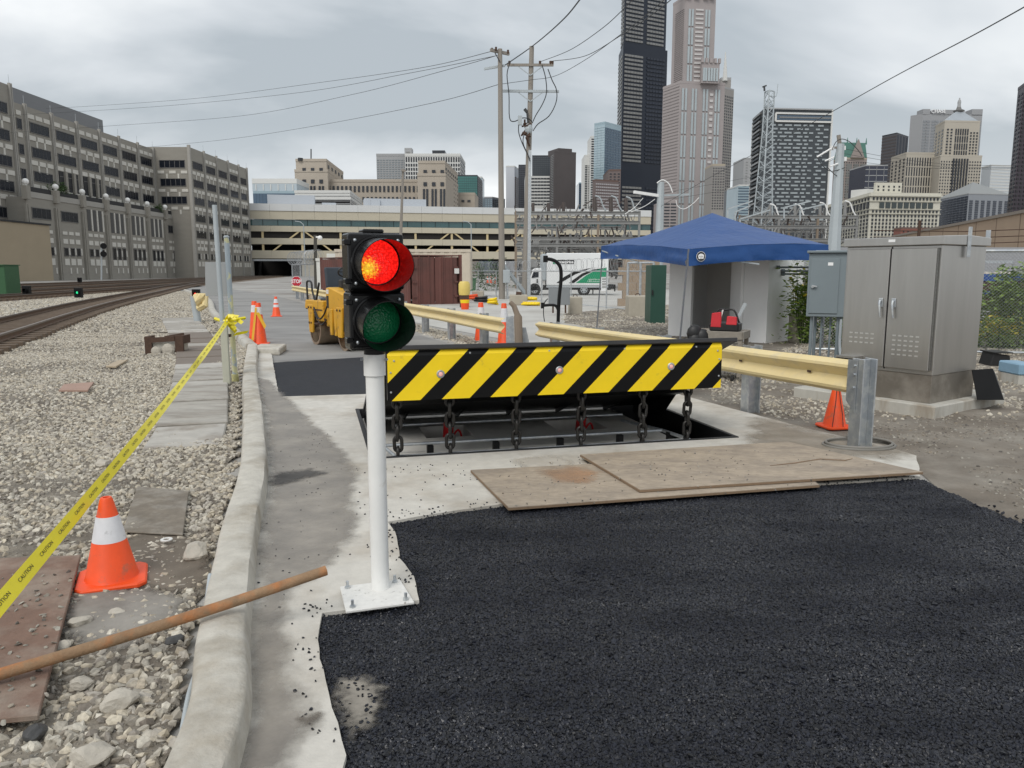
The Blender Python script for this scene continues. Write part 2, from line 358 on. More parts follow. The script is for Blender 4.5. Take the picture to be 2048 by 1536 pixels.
m_blackm = mat('black_painted_steel', (.006, .006, .0065), .45, var=.3, vs=4, spec=.25)
m_deck = mat('dark_grey_deck_edge', (.045, .045, .048), .5, var=.2, vs=6)
m_yellow = mat('hazard_yellow', (.90, .64, .008), .38, var=.05, vs=6, spec=.5, col2=(.66, .47, .03), c2s=9, c2=(.62, .74))
m_hblack = mat('hazard_black', (.006, .006, .0065), .35, var=.1, spec=.2)
m_rail = mat('cream_guardrail_paint', (.73, .59, .30), .5, var=.07, vs=2.5, col2=(.60, .50, .30), c2s=5, c2=(.5, .7), bump=.05, bs=12)
m_white = mat('white_post_paint', (.80, .80, .78), .38, var=.05, vs=7, col2=(.60, .575, .52), c2s=7, c2=(.60, .72))
m_whitepl = mat('white_plate_dusty', (.70, .69, .66), .55, var=.1, vs=30, col2=(.30, .28, .25), c2s=26, c2=(.62, .68))
m_sigblack = mat('signal_black_plastic', (.005, .005, .0055), .22, var=.1, vs=10, spec=.28)
m_orange = mat('cone_orange', (.86, .085, .012), .5, var=.1, vs=9, col2=(.50, .12, .06), c2s=13, c2=(.56, .70))
m_reflw = mat('cone_white_band', (.72, .72, .74), .45, var=.07, vs=20, col2=(.5, .5, .5), c2s=14, c2=(.62, .7))
m_tape = mat('caution_tape_yellow', (.80, .68, .012), .35, var=.06, vs=6)
m_ink = mat('black_ink', (.02, .02, .018), .6, var=0)
m_rust = mat('rusty_pipe', (.27, .17, .095), .8, var=.25, vs=14, bump=.4, bs=90, col2=(.40, .165, .06), c2s=6, c2=(.50, .66))
m_rustd = mat('dark_rust', (.075, .042, .028), .85, var=.3, vs=14, bump=.4, bs=50)
m_rustpl = mat('rusted_steel_sheet', (.185, .115, .085), .9, var=.22, vs=9, bump=.35, bs=60, col2=(.26, .205, .165), c2s=2.6, c2=(.44, .62))
m_railst = mat('rail_steel_brown', (.125, .075, .045), .65, .3, var=.2, vs=5)
m_railtop = mat('worn_rail_head', (.20, .17, .15), .42, .6, var=.1)
m_tie = mat('weathered_tie', (.125, .092, .066), .9, var=.25, vs=6)
m_ply = mat('dirty_plywood', (.37, .305, .235), .85, var=.24, vs=14, bump=.3, bs=60, col2=(.27, .225, .18), c2s=2.4, c2=(.42, .66), stretch=(1, 2.2, 1))
m_plyedge = mat('plywood_edge', (.22, .15, .095), .9, var=.2, vs=20, stretch=(1, 1, 12))
m_wood = mat('grey_wood_pole', (.27, .245, .215), .9, var=.16, vs=2.5, stretch=(8, 8, .25), bump=.2, bs=12)
m_woodb = mat('brown_wood_pole', (.235, .185, .14), .9, var=.16, vs=2.5, stretch=(8, 8, .25))
m_oldwood = mat('weathered_board', (.26, .235, .20), .9, var=.2, vs=4, stretch=(1, 6, 6), bump=.3, bs=20)
m_blue = mat('tent_blue_fabric', (.013, .066, .225), .5, var=.08, vs=3, bump=.5, bs=4, bdist=.05, spec=.4)
m_boothw = mat('booth_white_panel', (.82, .82, .81), .55, var=.04, vs=1.5)
m_boothi = mat('booth_inside_panel', (.74, .72, .69), .7, var=.05, vs=2)
m_boxgrey = mat('electrical_grey_paint', (.205, .245, .265), .5, .1, var=.05, vs=2)
m_red = mat('red_canvas', (.55, .02, .03), .6, var=.12, vs=10)
m_redp = mat('red_paint', (.45, .012, .015), .4, var=.08)
m_blackp = mat('black_plastic', (.012, .012, .013), .5, var=.15)
m_cont = mat('oxide_red_container', (.135, .052, .042), .6, var=.12, vs=1.6, col2=(.10, .045, .037), c2s=1.0, c2=(.5, .65))
m_cream = mat('cream_steel', (.62, .55, .43), .65, var=.06, vs=1)
m_rollery = mat('machine_yellow', (.62, .33, .02), .5, var=.1, vs=3, col2=(.33, .17, .03), c2s=5, c2=(.58, .68))
m_drum = mat('worn_drum_steel', (.33, .26, .19), .5, .5, var=.15, vs=4, col2=(.20, .15, .11), c2s=3, c2=(.45, .65))
m_seat = mat('dark_slate_seat', (.035, .045, .058), .55, var=.12, vs=6)
m_tyre = mat('tyre_rubber', (.018, .018, .018), .85, var=.1)
m_truckw = mat('truck_white', (.80, .81, .81), .4, var=.02)
m_green = mat('truck_green', (.0, .27, .12), .45, var=.02)
m_glassd = mat('dark_window_glass', (.010, .013, .020), .25, 0, var=.1, vs=.5, spec=.28)
m_text = mat('white_lettering', (.85, .85, .85), .5, var=0)
m_stopr = mat('stop_red', (.50, .016, .035), .45, var=.05)
m_dkgreen = mat('green_cabinet_paint', (.035, .11, .045), .55, var=.08)
m_leaf = mat('weed_leaf', (.18, .27, .05), .6, var=.35, vs=6, rand=0)
m_leafd = mat('shrub_leaf', (.05, .10, .022), .6, var=.35, vs=2)
m_flower = mat('yellow_flower', (.62, .50, .04), .6, var=.2, vs=8)
m_wire = mat('wire_dark', (.045, .047, .05), .6, .2, var=0)
m_fence = mat('fence_wire', (.36, .37, .38), .5, .5, var=.05)
m_stoneA = stone_mat('ballast_stone', [(.25, .225, .19), (.50, .46, .385), (.35, .32, .27), (.62, .58, .495), (.42, .365, .285), (.54, .485, .385), (.18, .155, .13), (.47, .435, .38)])
m_stoneB = stone_mat('grey_stone', [(.20, .18, .15), (.30, .27, .23), (.11, .10, .09), (.38, .36, .31), (.24, .20, .155)])
m_stoneC = mat('fresh_asphalt_stone', (.0088, .0102, .0160), .48, var=0, rand=.7, spec=.4)
_t = m_stoneC.node_tree; _n = _t.nodes; _g = _n.new('ShaderNodeNewGeometry'); _mp = _n.new('ShaderNodeMapping'); _mp.inputs['Scale'].default_value = (.7, 2.0, 1); _t.links.new(_g.outputs['Position'], _mp.inputs[0])
_z = _n.new('ShaderNodeTexNoise'); _z.inputs['Scale'].default_value = 1.7; _z.inputs['Detail'].default_value = 5; _t.links.new(_mp.outputs[0], _z.inputs['Vector'])
_r = _n.new('ShaderNodeMapRange'); _r.inputs['From Min'].default_value = .35; _r.inputs['From Max'].default_value = .65; _r.inputs['To Min'].default_value = .36; _r.inputs['To Max'].default_value = .55; _t.links.new(_z.outputs[0], _r.inputs[0]); _t.links.new(_r.outputs[0], _n['Principled BSDF'].inputs['Roughness'])
_r2 = _n.new('ShaderNodeMapRange'); _r2.inputs['From Min'].default_value = .35; _r2.inputs['From Max'].default_value = .65; _r2.inputs['To Min'].default_value = .5; _r2.inputs['To Max'].default_value = .3; _t.links.new(_z.outputs[0], _r2.inputs[0]); _t.links.new(_r2.outputs[0], _n['Principled BSDF'].inputs['Specular IOR Level'])
m_rock = mat('limestone_rock', (.45, .415, .355), .9, var=.14, vs=9, bump=.5, bs=30, bdist=.02)
# ================================================================== SETTING
PA = atan(.254); BO = V((-1.20, 6.50, 0)); bx_, by_ = V((cos(PA), sin(PA), 0)), V((-sin(PA), cos(PA), 0))
def BL(x, y, z=0): return BO + bx_ * x + by_ * y + V((0, 0, z))
BW, BD = 3.48, 2.42
hole = [BL(0, 0), BL(BW, 0), BL(BW, BD), BL(0, BD)]
sheet('ground', [(-2500, -60), (2500, -60), (2500, 5500), (-2500, 5500)], 0, m_farground, [hole])
# old road behind the barrier, pale lot on the right, dirt on the near right
kerb = [(-.72, 1.2), (-.91, 2.46), (-1.14, 3.18), (-1.53, 4.49), (-1.93, 5.95), (-2.76, 8.44), (-3.86, 11.61), (-5.25, 15.9)]
kerb2 = [(-5.25, 15.9), (-7.15, 20.2), (-11.3, 29.6), (-17.0, 43.5), (-26, 62)]
sheet('road', [(-5.4, 14.0), (-.3, 14.0), (-.9, 16.2), (-3.6, 22.8), (-9.2, 36), (-13.4, 46), (-19, 58), (-33, 84), (-45, 84), (-26, 62), (-17, 43.5), (-11.3, 29.6), (-7.15, 20.2)], .004, m_road)
sheet('yard_pavement', [(.8, 16.5), (3.5, 20), (9, 31), (13, 60), (13, 66), (-15, 66), (-12, 46), (-8, 35.5), (-2.2, 22.6)], .008, m_lot)
sheet('road_patch', [(-3.02, 9.78), (-.6, 10.25), (1.4, 10.9), (.6, 14.4), (-2.9, 14.6), (-4.32, 13.75)], .012, m_patch)
sheet('dirt_shoulder', [(3.25, 5.7), (3.32, 4.2), (5.5, -2), (30, -2), (30, 21), (9, 21), (2.4, 16.8), (1.6, 11.2), (2.4, 9.4), (2.98, 7.7), (3.5, 6.8)], .006, m_dirt)
apron_o = [(-1.2, 1.0), (-.45, 1.0), (-.56, 2.37), (-.74, 2.85), (-.86, 3.2), (-.90, 3.46), (-.70, 3.52), (-.46, 3.60), (-.52, 3.9), (-.63, 4.16), (-.70, 4.5), (-.80, 4.80), (-.45, 5.0), (-.01, 5.22), (1.0, 5.42), (2.1, 5.66), (3.22, 5.90), (3.55, 6.6),
           (3.45, 7.0), (3.05, 7.75), (2.45, 9.3), (1.9, 10.8), (1.3, 10.9), (-.6, 10.25), (-3.0, 9.8), (-3.6, 11.6), (-4.3, 13.75), (-4.9, 15.6), (-5.2, 15.8), (-3.9, 11.6), (-2.82, 8.44), (-2.0, 5.95), (-1.6, 4.49), (-1.22, 3.18), (-1.0, 2.46)]
def jag(poly, step=.09, amp=.012):
    out = []
    for i in range(len(poly)):
        a = V((*poly[i][:2], 0)); b = V((*poly[(i + 1) % len(poly)][:2], 0)); k = max(1, min(60, int((b - a).length / step)))
        for j in range(k):
            p = a.lerp(b, j / k); out.append((p.x + amp * noise.noise(p * 6.1), p.y + amp * noise.noise(p * 6.1 + V((9, 9, 9)))))
    return out
apron = sheet('concrete_apron', jag(apron_o), .042, m_conc, [hole], thick=.12)
# wet, sunken channel beside the kerb (a stained strip with its own outline)
gut = [(-.88, 2.3), (-1.11, 3.18), (-1.50, 4.49), (-1.90, 5.95), (-2.73, 8.44), (-3.83, 11.5), (-3.62, 11.3), (-2.38, 8.6), (-1.60, 6.9), (-1.25, 6.0), (-1.15, 5.3), (-.98, 4.7), (-1.02, 4.15), (-1.12, 3.75), (-1.08, 3.4), (-1.0, 3.1), (-.90, 2.9), (-.74, 2.55), (-.76, 2.3)]
stain_sheet('gutter_stain', gut, .046, stain_mat('wet_gutter_stain', (.235, .21, .18), .4, (.32, .285, .24)))
for k_, (pu, pv, sz) in enumerate(((735, 1470, .05), (790, 1462, .03), (860, 1440, .02), (600, 962, .22), (560, 970, .12), (1010, 935, .0))):
    pass
stain_sheet('asphalt_smear', [G(u, v) for u, v in ((535, 975), (560, 958), (620, 950), (650, 958), (600, 972), (560, 982))], .05, stain_mat('asphalt_dust', (.05, .048, .047), .8, (.09, .085, .08), .8, 14), .12, .03)
stain_sheet('oil_spots', [G(u, v) for u, v in ((598, 1462), (640, 1452), (642, 1466), (610, 1474))], .05, stain_mat('brown_spots', (.10, .08, .062), .6, (.15, .125, .10), .8, 22), .04, .012)
stain_sheet('rust_tint', [G(u, v, .1) for u, v in ((1030, 905), (1120, 900), (1150, 925), (1060, 935))], .0465, stain_mat('pale_dust', (.47, .43, .37), .9, (.52, .48, .42)), .1, .05)
# kerb
def kerb_mesh(path, w, h, r=.05, n=5, wob=.012):
    pts = smooth_path([(p[0], p[1], 0) for p in path], n); mb = MB(); rows = []
    prof = [(0, 0), (.01, h * .45), (.02, h - r), (.02 + r * .35, h - r * .28), (.03 + r, h), (w * .5, h + .008), (w - r, h), (w - r * .3, h - r * .3), (w, h - r), (w + .02, 0)]
    for i, p in enumerate(pts):
        d = (pts[min(i + 1, len(pts) - 1)] - pts[max(i - 1, 0)]).normalized(); nrm = V((-d.y, d.x, 0))
        rows.append([p + nrm * a + V((0, 0, b)) + V((wob * noise.noise(p * 3 + V((a * 9, 0, b * 9))), wob * .6 * noise.noise(p * 4.2 + V((b * 9, a * 9, 7))), wob * noise.noise(p * 2.6 + V((a * 5, 3, 3))) if b > .02 else 0)) for a, b in prof])
    k = len(prof)
    for r_ in rows: mb.v += r_
    for i in range(len(rows) - 1):
        for j in range(k - 1): mb.f.append([i * k + j, i * k + j + 1, (i + 1) * k + j + 1, (i + 1) * k + j]); mb.mi.append(0)
    for i in (0, len(rows) - 1): mb.f.append([i * k + j for j in range(k)]); mb.mi.append(0)
    return mb
structure('kerb', kerb_mesh(kerb, .215, .155, .024, n=16, wob=.007), m_kerb, smooth=50)
structure('far_kerb', kerb_mesh(kerb2, .25, .16, n=8), m_pad, smooth=50)
structure('kerb_block', MB().ext([(-5.15, 15.1, 0), (-4.55, 15.0, 0), (-4.7, 16.0, 0), (-5.25, 16.0, 0)], (0, 0, .14)), m_kerb, bev=.02)
# fresh asphalt laid in the foreground: rough bed with loose stones
asp = [(-.56, .9), (-.57, 2.37), (-.75, 2.85), (-.87, 3.2), (-.91, 3.46), (-.70, 3.53), (-.47, 3.61), (-.53, 3.9), (-.64, 4.16), (-.71, 4.5), (-.81, 4.80), (-.45, 5.01), (-.01, 5.23), (1.0, 5.43), (2.1, 5.67), (3.22, 5.91), (3.3, 5.0), (3.5, 4.2), (4.2, 2.2), (4.2, .9)]
A1 = bumpy_sheet('fresh_asphalt', asp, .018, m_asph, .03, .006, 3.2)
scatter(A1, 10500, .0074, .55, 1.5, m_stoneC, 11, .85)
A1c = bumpy_sheet('coarse_asphalt_stones', asp, .022, m_asph, .2, .004, 3.2); scatter(A1c, 260, .0110, .6, 1.5, m_stoneC, 14, .75, 1, 2.2, False)
A1b = bumpy_sheet('loose_asphalt_crumbs', jag([(-.6, 2.35), (-.74, 2.85), (-.84, 3.2), (-.86, 3.43), (-.5, 3.56), (-.5, 3.9), (-.58, 4.16), (-.66, 4.5), (-.77, 4.79), (-.01, 5.2), (1, 5.4), (3.2, 5.88), (3.22, 5.93), (1, 5.48), (-.01, 5.28), (-.86, 4.84), (-.73, 4.5), (-.68, 4.16), (-.56, 3.9), (-.5, 3.66), (-.95, 3.5), (-.92, 3.2), (-.8, 2.85), (-.64, 2.35)], .05, .03), .02, m_asph, .022, .006, 3)
scatter(A1b, 5200, .0075, .5, 1.7, m_stoneC, 12, .85)
# ballast on the left of the kerb: three beds, stones growing finer with distance
lb0 = [(-1.02, 1.4), (-1.19, 2.46), (-1.42, 3.18), (-1.81, 4.49), (-2.2, 5.95), (-5.0, 5.95), (-3.6, 3.2), (-2.6, 1.4)]
B0 = bumpy_sheet('near_gravel', lb0, .02, m_ballast, .05, .028, 1.6, 2)
scatter(B0, 900, .0150, .5, 2.3, m_stoneA, 21, .8, 1, 1.3, True, 1.25)
B0b = bumpy_sheet('fine_gravel', lb0, .018, m_ballast, .05, .026, 1.6, 2); scatter(B0b, 2600, .0080, .5, 1.7, m_stoneB, 22, .85, 1, 1.9)
lb1 = [(-2.2, 5.95), (-3.04, 8.44), (-4.14, 11.61), (-5.5, 15.9), (-7.45, 20.2), (-15.0, 20.2), (-11.5, 16.5), (-9.5, 11.6), (-6.5, 8), (-5.0, 5.95)]
B1 = bumpy_sheet('middle_gravel', lb1, .02, m_ballast, .12, .035, .9, 4); scatter(B1, 850, .0195, .5, 1.8, m_stoneA, 23, .8, 1, .45)
lb2 = [(-7.45, 20.2), (-11.5, 29.6), (-17.3, 43.5), (-26, 62), (-40, 62), (-21, 43), (-18, 34), (-14.2, 20.2)]
B2 = bumpy_sheet('far_gravel', lb2, .015, m_ballast, .4, .04, .4, 6); scatter(B2, 120, .034, .5, 1.6, m_stoneA, 25, .7)
lb3 = [(-12, 12.5), (-15.8, 22), (-20.2, 36), (-24.6, 49), (-27.4, 49), (-26.0, 36), (-25, 20), (-24, 12.5)]
B3 = bumpy_sheet('white_gravel_strip', lb3, .012, mat('white_gravel', (.50, .49, .46), .95, var=.2, vs=5, bump=.8, bs=12), .5, .05, .35, 8); scatter(B3, 60, .045, .5, 1.7, m_stoneA, 27, .7)
# gravel round the cabinets and under the guardrail
rb1 = [(2.3, 9.9), (3.05, 8.0), (3.35, 7.55), (4.4, 8.0), (6.0, 8.3), (11, 9.5), (12, 14.3), (7, 15.2), (5.0, 15.4), (2.1, 12.6)]
R1 = bumpy_sheet('cabinet_gravel', rb1, .02, m_dirt, .1, .03, 1.2, 9, 0.5); scatter(R1, 230, .019, .4, 1.9, m_stoneA, 31, .8, 1, .8)
rb2 = [(3.26, 5.85), (3.3, 4.9), (3.5, 4.2), (4.2, 2.6), (7, 3.5), (11, 10.2), (6.2, 9.2), (4.4, 8.8), (3.2, 8.1), (3.35, 7.5), (3.5, 6.9), (3.6, 6.6)]
R2 = bumpy_sheet('shoulder_grit', rb2, .014, m_dirt, .08, .018, 1.4, 10, 0.35); scatter(R2, 260, .009, .4, 2.4, m_stoneB, 32, .8, 1, 1.0)
rb3 = [(5.4, 14.9), (12.5, 14.4), (14, 19.5), (8, 20.5), (5.4, 16)]
R3 = bumpy_sheet('fence_gravel', rb3, .02, m_ballast, .2, .03, .8, 12, 0.5); scatter(R3, 150, .028, .5, 1.8, m_stoneA, 33, .7)
rb4 = [(-.1, 14.6), (-3.3, 22.5), (-8.8, 36), (-8.1, 36), (-2.4, 22.5), (.7, 15.6)]
R4 = bumpy_sheet('guardrail_gravel', rb4, .02, m_ballast, .2, .04, .9, 13, 0.3); scatter(R4, 260, .034, .5, 1.7, m_stoneA, 34, .75)
rb5 = [(1.3, 16.4), (3.2, 15.3), (5.6, 16.4), (8.5, 20), (13, 33), (11, 40), (5.5, 36), (1.6, 30), (1.2, 25), (1.9, 21)]
R5 = bumpy_sheet('yard_dirt', rb5, .02, m_dirt, .3, .03, .6, 14, 0.6); scatter(R5, 90, .028, .4, 1.6, m_stoneA, 35, .6, 1, .5)
# walkway of slabs beside the kerb
wk = thing('walkway', 'row of slabs laid as a path along the gravel left of the kerb', 'path'); wk['kind'] = 'structure'
wc = smooth_path([(-3.02, 6.9, 0), (-3.45, 8.2, 0), (-4.35, 10.6, 0), (-5.25, 12.9, 0), (-6.5, 15.9, 0), (-8.4, 20.0, 0), (-11.6, 26.8, 0)], 12)
m_slabs = [mat('smeared_slab', (.37, .35, .315), .9, var=.2, vs=6, col2=(.24, .215, .185), c2s=1.8, c2=(.42, .68), stretch=(.7, 1.6, 1), bump=.2, bs=40), mat('brown_slab', (.185, .155, .13), .9, var=.14, vs=3, stretch=(.5, 4, 1), bump=.2, bs=30), mat('pale_slab', (.42, .40, .365), .9, var=.16, vs=6, col2=(.30, .27, .235), c2s=2.4, c2=(.5, .65))]
acc = 0; last = wc[0]; start = wc[0]; k = 0
for i in range(1, len(wc)):
    acc += (wc[i] - wc[i - 1]).length
    if acc > (1.0, 1.35, 1.25, .5, 1.2, .55, 1.1, .9)[min(k, 7)]:
        a, b = start, wc[i]; d = (b - a).normalized(); nn = V((-d.y, d.x, 0)) * (.34 + .012 * k); g = d * .03
        part('slab', MB().ext([a + g - nn, b - g - nn, b - g + nn, a + g + nn], (0, 0, .055 + .012 * (k % 3))), m_slabs[(2, 0, 0, 2, 0, 2, 1, 1, 1, 0, 1, 1, 1)[k % 13]], wk, bev=.012); start = b; acc = 0; k += 1
# railway tracks: rails on ties
def track(name, path, label, tn=.62, ties=True, tlen=2.5):
    t = thing(name, label, 'railway track', (0, 0, 0)); t['kind'] = 'structure'
    pts = smooth_path([(x, y, .02) for x, y in path], 10)
    for sgn in (-1, 1):
        mb = MB(); head = MB()
        ln = []
        for i, p in enumerate(pts):
            d = (pts[min(i + 1, len(pts) - 1)] - pts[max(i - 1, 0)]).normalized(); ln.append((p + V((-d.y, d.x, 0)) * sgn * .75, V((-d.y, d.x, 0))))
        for m_b, prof in ((mb, [(-.07, .10), (.07, .10), (.07, .118), (.014, .135), (.012, .215), (-.012, .215), (-.014, .135), (-.07, .118)]), (head, [(-.036, .215), (.036, .215), (.036, .258), (-.036, .258)])):
            kk = len(prof)
            for p, nn in ln: m_b.v += [p + nn * a + V((0, 0, b)) for a, b in prof]
            for i in range(len(ln) - 1):
                for j in range(kk): m_b.f.append([i * kk + j, i * kk + (j + 1) % kk, (i + 1) * kk + (j + 1) % kk, (i + 1) * kk + j]); m_b.mi.append(0)
        r_ = part('rail', mb, m_railst, t); part('rail_head', head, m_railtop, r_)
    if ties:
        base = part('tie', MB().box(-tlen / 2, tlen / 2, -.11, .11, -.05, .1), m_tie, t, bev=.012)
        acc = 0; first = True; n_ = 0; more = MB()
        for i in range(len(pts) - 1):
            seg = (pts[i + 1] - pts[i]); ln_ = seg.length; d = seg.normalized()
            while acc < ln_:
                p = pts[i] + d * acc; a = atan2(d.y, d.x) - pi / 2
                if first: base.location = p; base.rotation_euler = (0, 0, a); first = False
                elif n_ < 110: child_copy(base, t, p, (0, 0, a))
                else:
                    k0 = len(more.v); more.box(-tlen / 2, tlen / 2, -.11, .11, -.05, .1).tf(Matrix.Translation(p) @ Matrix.Rotation(a, 4, 'Z'), k0)
                n_ += 1; acc += tn
            acc -= ln_
        if more.f: part('distant_tie', more, m_tie, t, kind='stuff')
tp = [(-9.6, 10.5), (-12.3, 17.6), (-15.2, 25), (-18.9, 35), (-24.6, 52), (-37, 90), (-54, 150), (-66, 216)]
track('near_track', tp, 'rusty railway track curving past the gravel nearest the kerb')
def off(path, d0, d1):
    out = []
    for i, (x, y) in enumerate(path): k_ = lerp(d0, d1, min(1, i / 5)); out.append((x - .94 * k_, y - .30 * k_))
    return out
track('second_track', [(-25.5, 12), (-27.5, 30), (-29.2, 45), (-33.5, 75), (-44, 120), (-64, 214)], 'brown railway track beyond the white gravel strip', .66)
track('third_track', [(-32, 14), (-34.5, 45), (-39.5, 80), (-50, 130), (-66, 214)], 'dark railway track running behind the green lamp signal', .75)
track('fourth_track', [(-40, 20), (-42.5, 55), (-47, 90), (-56, 140), (-68, 214)], 'railway track two rows beyond the green lamp signal', .9)
track('fifth_track', [(-49, 30), (-51, 70), (-55, 110), (-61, 150), (-70, 214)], 'farthest railway track under the grey office block', 1.0)
yb = sheet('track_bed', [(-25, 8), (-27.3, 45), (-31, 75), (-41, 120), (-61, 214), (-76, 214), (-66, 130), (-58, 60), (-56, 8)], .004, mat('dark_track_bed', (.15, .115, .085), .95, var=.25, vs=1.5, col2=(.19, .165, .14), c2s=.3, c2=(.45, .6)))

CR = bumpy_sheet('apron_crumbs', [(-1.0, 3.5), (-.6, 4.9), (3.3, 6.0), (3.2, 6.9), (1.0, 6.6), (-1.5, 6.2), (-1.8, 7.6), (-2.4, 8.0), (-1.9, 6.0), (-1.25, 3.5)], .044, m_asph, .08, 0, 1)
scatter(CR, 75, .0055, .4, 1.8, m_stoneC, 41, .8, 1, 1.6, False)
gp_ = [G(u, v) for u, v in ((688, 1372), (735, 1378), (752, 1412), (745, 1450), (716, 1480), (700, 1490), (690, 1440))]
stain_sheet('bare_grit_patch', gp_, .034, stain_mat('pale_grit', (.33, .30, .255), .9, (.22, .20, .17), .95, 12), .09, .02)
GP = bumpy_sheet('grit_patch_stones', gp_, .034, m_asph, .03, .002, 3); scatter(GP, 2200, .0075, .4, 1.5, m_stoneC, 42, .8, 1, 6, False)
bedz = lambda x, y: .026 * (noise.noise(V((x * 1.6, y * 1.6, 2))) + .5 * noise.noise(V((x * 1.6 * 2.7, y * 1.6 * 2.7, 7))))
stain_sheet('cement_smear', [G(u, v) for u, v in ((145, 1200), (290, 1190), (372, 1215), (360, 1255), (300, 1290), (240, 1320), (130, 1275))], .036, stain_mat('cement_smear', (.29, .27, .24), .9, (.22, .20, .175), .95, 7), .09, .025, bedz)
stain_sheet('dirt_smear', [G(u, v) for u, v in ((235, 1100), (330, 1060), (420, 1110), (415, 1190), (290, 1190))], .034, stain_mat('brown_dirt', (.15, .125, .098), .95, (.20, .17, .135), .95, 7), .12, .03, bedz)
PC = bumpy_sheet('plywood_crumbs', [G(u, v, .1) for u, v in ((950, 944), (1020, 1016), (1640, 972), (1840, 946), (1575, 890), (1165, 913))], .096, m_asph, .1, 0, 1); scatter(PC, 60, .006, .4, 1.8, m_stoneB, 43, .8, 1, 1.5, False)
RPs = bumpy_sheet('sheet_grit', [G(u, v, .1) for u, v in ((-60, 1150), (150, 1130), (75, 1435), (-200, 1470))], .088, m_asph, .06, 0, 1); scatter(RPs, 230, .008, .4, 2.2, m_stoneB, 44, .6, 1, 3, False)

stain_sheet('orange_spray', [G(u, v, .07) for u, v in ((1080, 940), (1150, 934), (1195, 945), (1180, 965), (1110, 962))], .0722, stain_mat('orange_spray_tint', (.46, .25, .13), .85, (.40, .27, .18), .5, 9), .12, .04)
stain_sheet('dirt_tracks', [(2.2, 6.9), (3.2, 6.5), (3.5, 6.7), (3.1, 7.6), (2.7, 8.3)], .0465, stain_mat('tracked_dirt', (.27, .23, .18), .9, (.34, .30, .25), .8, 4), .3, .06)

SPL = bumpy_sheet('spilled_crumbs', [(-.5, 2.4), (-.68, 2.85), (-.8, 3.4), (-.44, 3.5), (-.44, 3.9), (-.55, 4.2), (-.7, 4.8), (0, 5.18), (1, 5.36), (3.2, 5.84), (3.3, 6.05), (1, 5.56), (-.05, 5.36), (-.95, 4.95), (-.82, 4.2), (-.66, 3.9), (-.62, 3.74), (-1.02, 3.55), (-1.0, 3.2), (-.88, 2.85), (-.7, 2.4)], .045, m_asph, .04, 0, 1)
scatter(SPL, 420, .0062, .4, 1.6, m_stoneC, 46, .8, 1, 4.5, False)
# ================================================================== PIT AND WEDGE BARRIER
m_pitw = mat('pit_black_steel', (.012, .012, .013), .6, var=.2)
m_pitf = mat('pit_floor_concrete', (.62, .60, .56), .85, var=.12, vs=4, col2=(.5, .48, .44), c2s=1.5, c2=(.5, .65))
wb = thing('wedge_barrier', 'raised wedge road barrier with yellow and black striped front over an open pit', 'barrier', BO, PA)
PZ = -.06
fl = MB(); xs = [0, .62, 1.12, 2.05, 2.62, 3.08]; ys = [0, 1.15, 1.75, BD]
for i in range(5):
    for j in range(3):
        if j == 1 and i in (1, 3):
            x0, x1, y0, y1 = xs[i], xs[i + 1], ys[j], ys[j + 1]
            fl.add([(x0, y0, PZ - .5), (x1, y0, PZ - .5), (x1, y1, PZ - .5), (x0, y1, PZ - .5), (x0, y0, PZ), (x1, y0, PZ), (x1, y1, PZ), (x0, y1, PZ)], [(0, 1, 2, 3), (0, 4, 5, 1), (1, 5, 6, 2), (2, 6, 7, 3), (3, 7, 4, 0)])
        else: fl.add([(xs[i], ys[j], PZ), (xs[i + 1], ys[j], PZ), (xs[i + 1], ys[j + 1], PZ), (xs[i], ys[j + 1], PZ)], [(0, 1, 2, 3)])
part('pit_floor', fl, m_pitf, wb)
part('side_trench', MB().add([(3.08, 0, -.4), (BW, 0, -.4), (BW, BD, -.4), (3.08, BD, -.4), (3.08, 0, PZ), (3.08, BD, PZ)], [(0, 1, 2, 3), (0, 3, 5, 4)]), m_pitw, wb)
fr = MB()
fr.box(-.03, .012, -.03, BD + .03, -.4, .052); fr.box(BW - .012, BW + .03, -.03, BD + .03, -.4, .052); fr.box(.012, BW - .012, -.03, .012, -.4, .05); fr.box(.012, BW - .012, BD - .012, BD + .03, -.4, .05)
part('pit_frame', fr, m_pitw, wb, bev=.004)
DT, FX0, FX1 = .985, .13, 3.28      # deck top height, fascia ends
dk = MB().ext([(.05, -.06, DT), (.05, -.06, DT + .038), (.05, BD - .08, .07), (.05, BD - .08, .03)], (BW - .10, 0, 0))
part('deck_plate', dk, m_deck, wb, bev=.004)
for x in (.06, BW - .075):
    part('side_skirt', MB().ext([(x, .75, DT - .34), (x, BD - .1, .0), (x, BD - .1, -.12), (x, 1.5, -.02)], (.012, 0, 0)), m_blackm, wb)
ub = MB()
for x in (.5, 1.12, 1.74, 2.36, 2.98): ub.ext([(x, .05, DT - .03), (x, BD - .15, .02), (x, BD - .15, -.08), (x, .9, .42), (x, .05, .78)], (.02, 0, 0))
part('deck_rib', ub, m_blackm, wb, kind='stuff')
part('back_web', MB().ext([(.08, .55, .72), (.08, BD - .12, .0), (.08, BD - .12, -.03), (.08, .9, .35)], (BW - .16, 0, 0)), m_blackm, wb)
FZ0, FZ1, FC = .545, .930, .05
fa = MB().ext([(FX0, -.05, FZ0), (FX0, -.05, FZ1), (FX0, -.02, FZ1 + FC), (FX0, .02, FZ1 + FC), (FX0, .02, FZ0)], (FX1 - FX0, 0, 0))
fas = part('fascia', fa, m_hblack, wb, bev=.003)
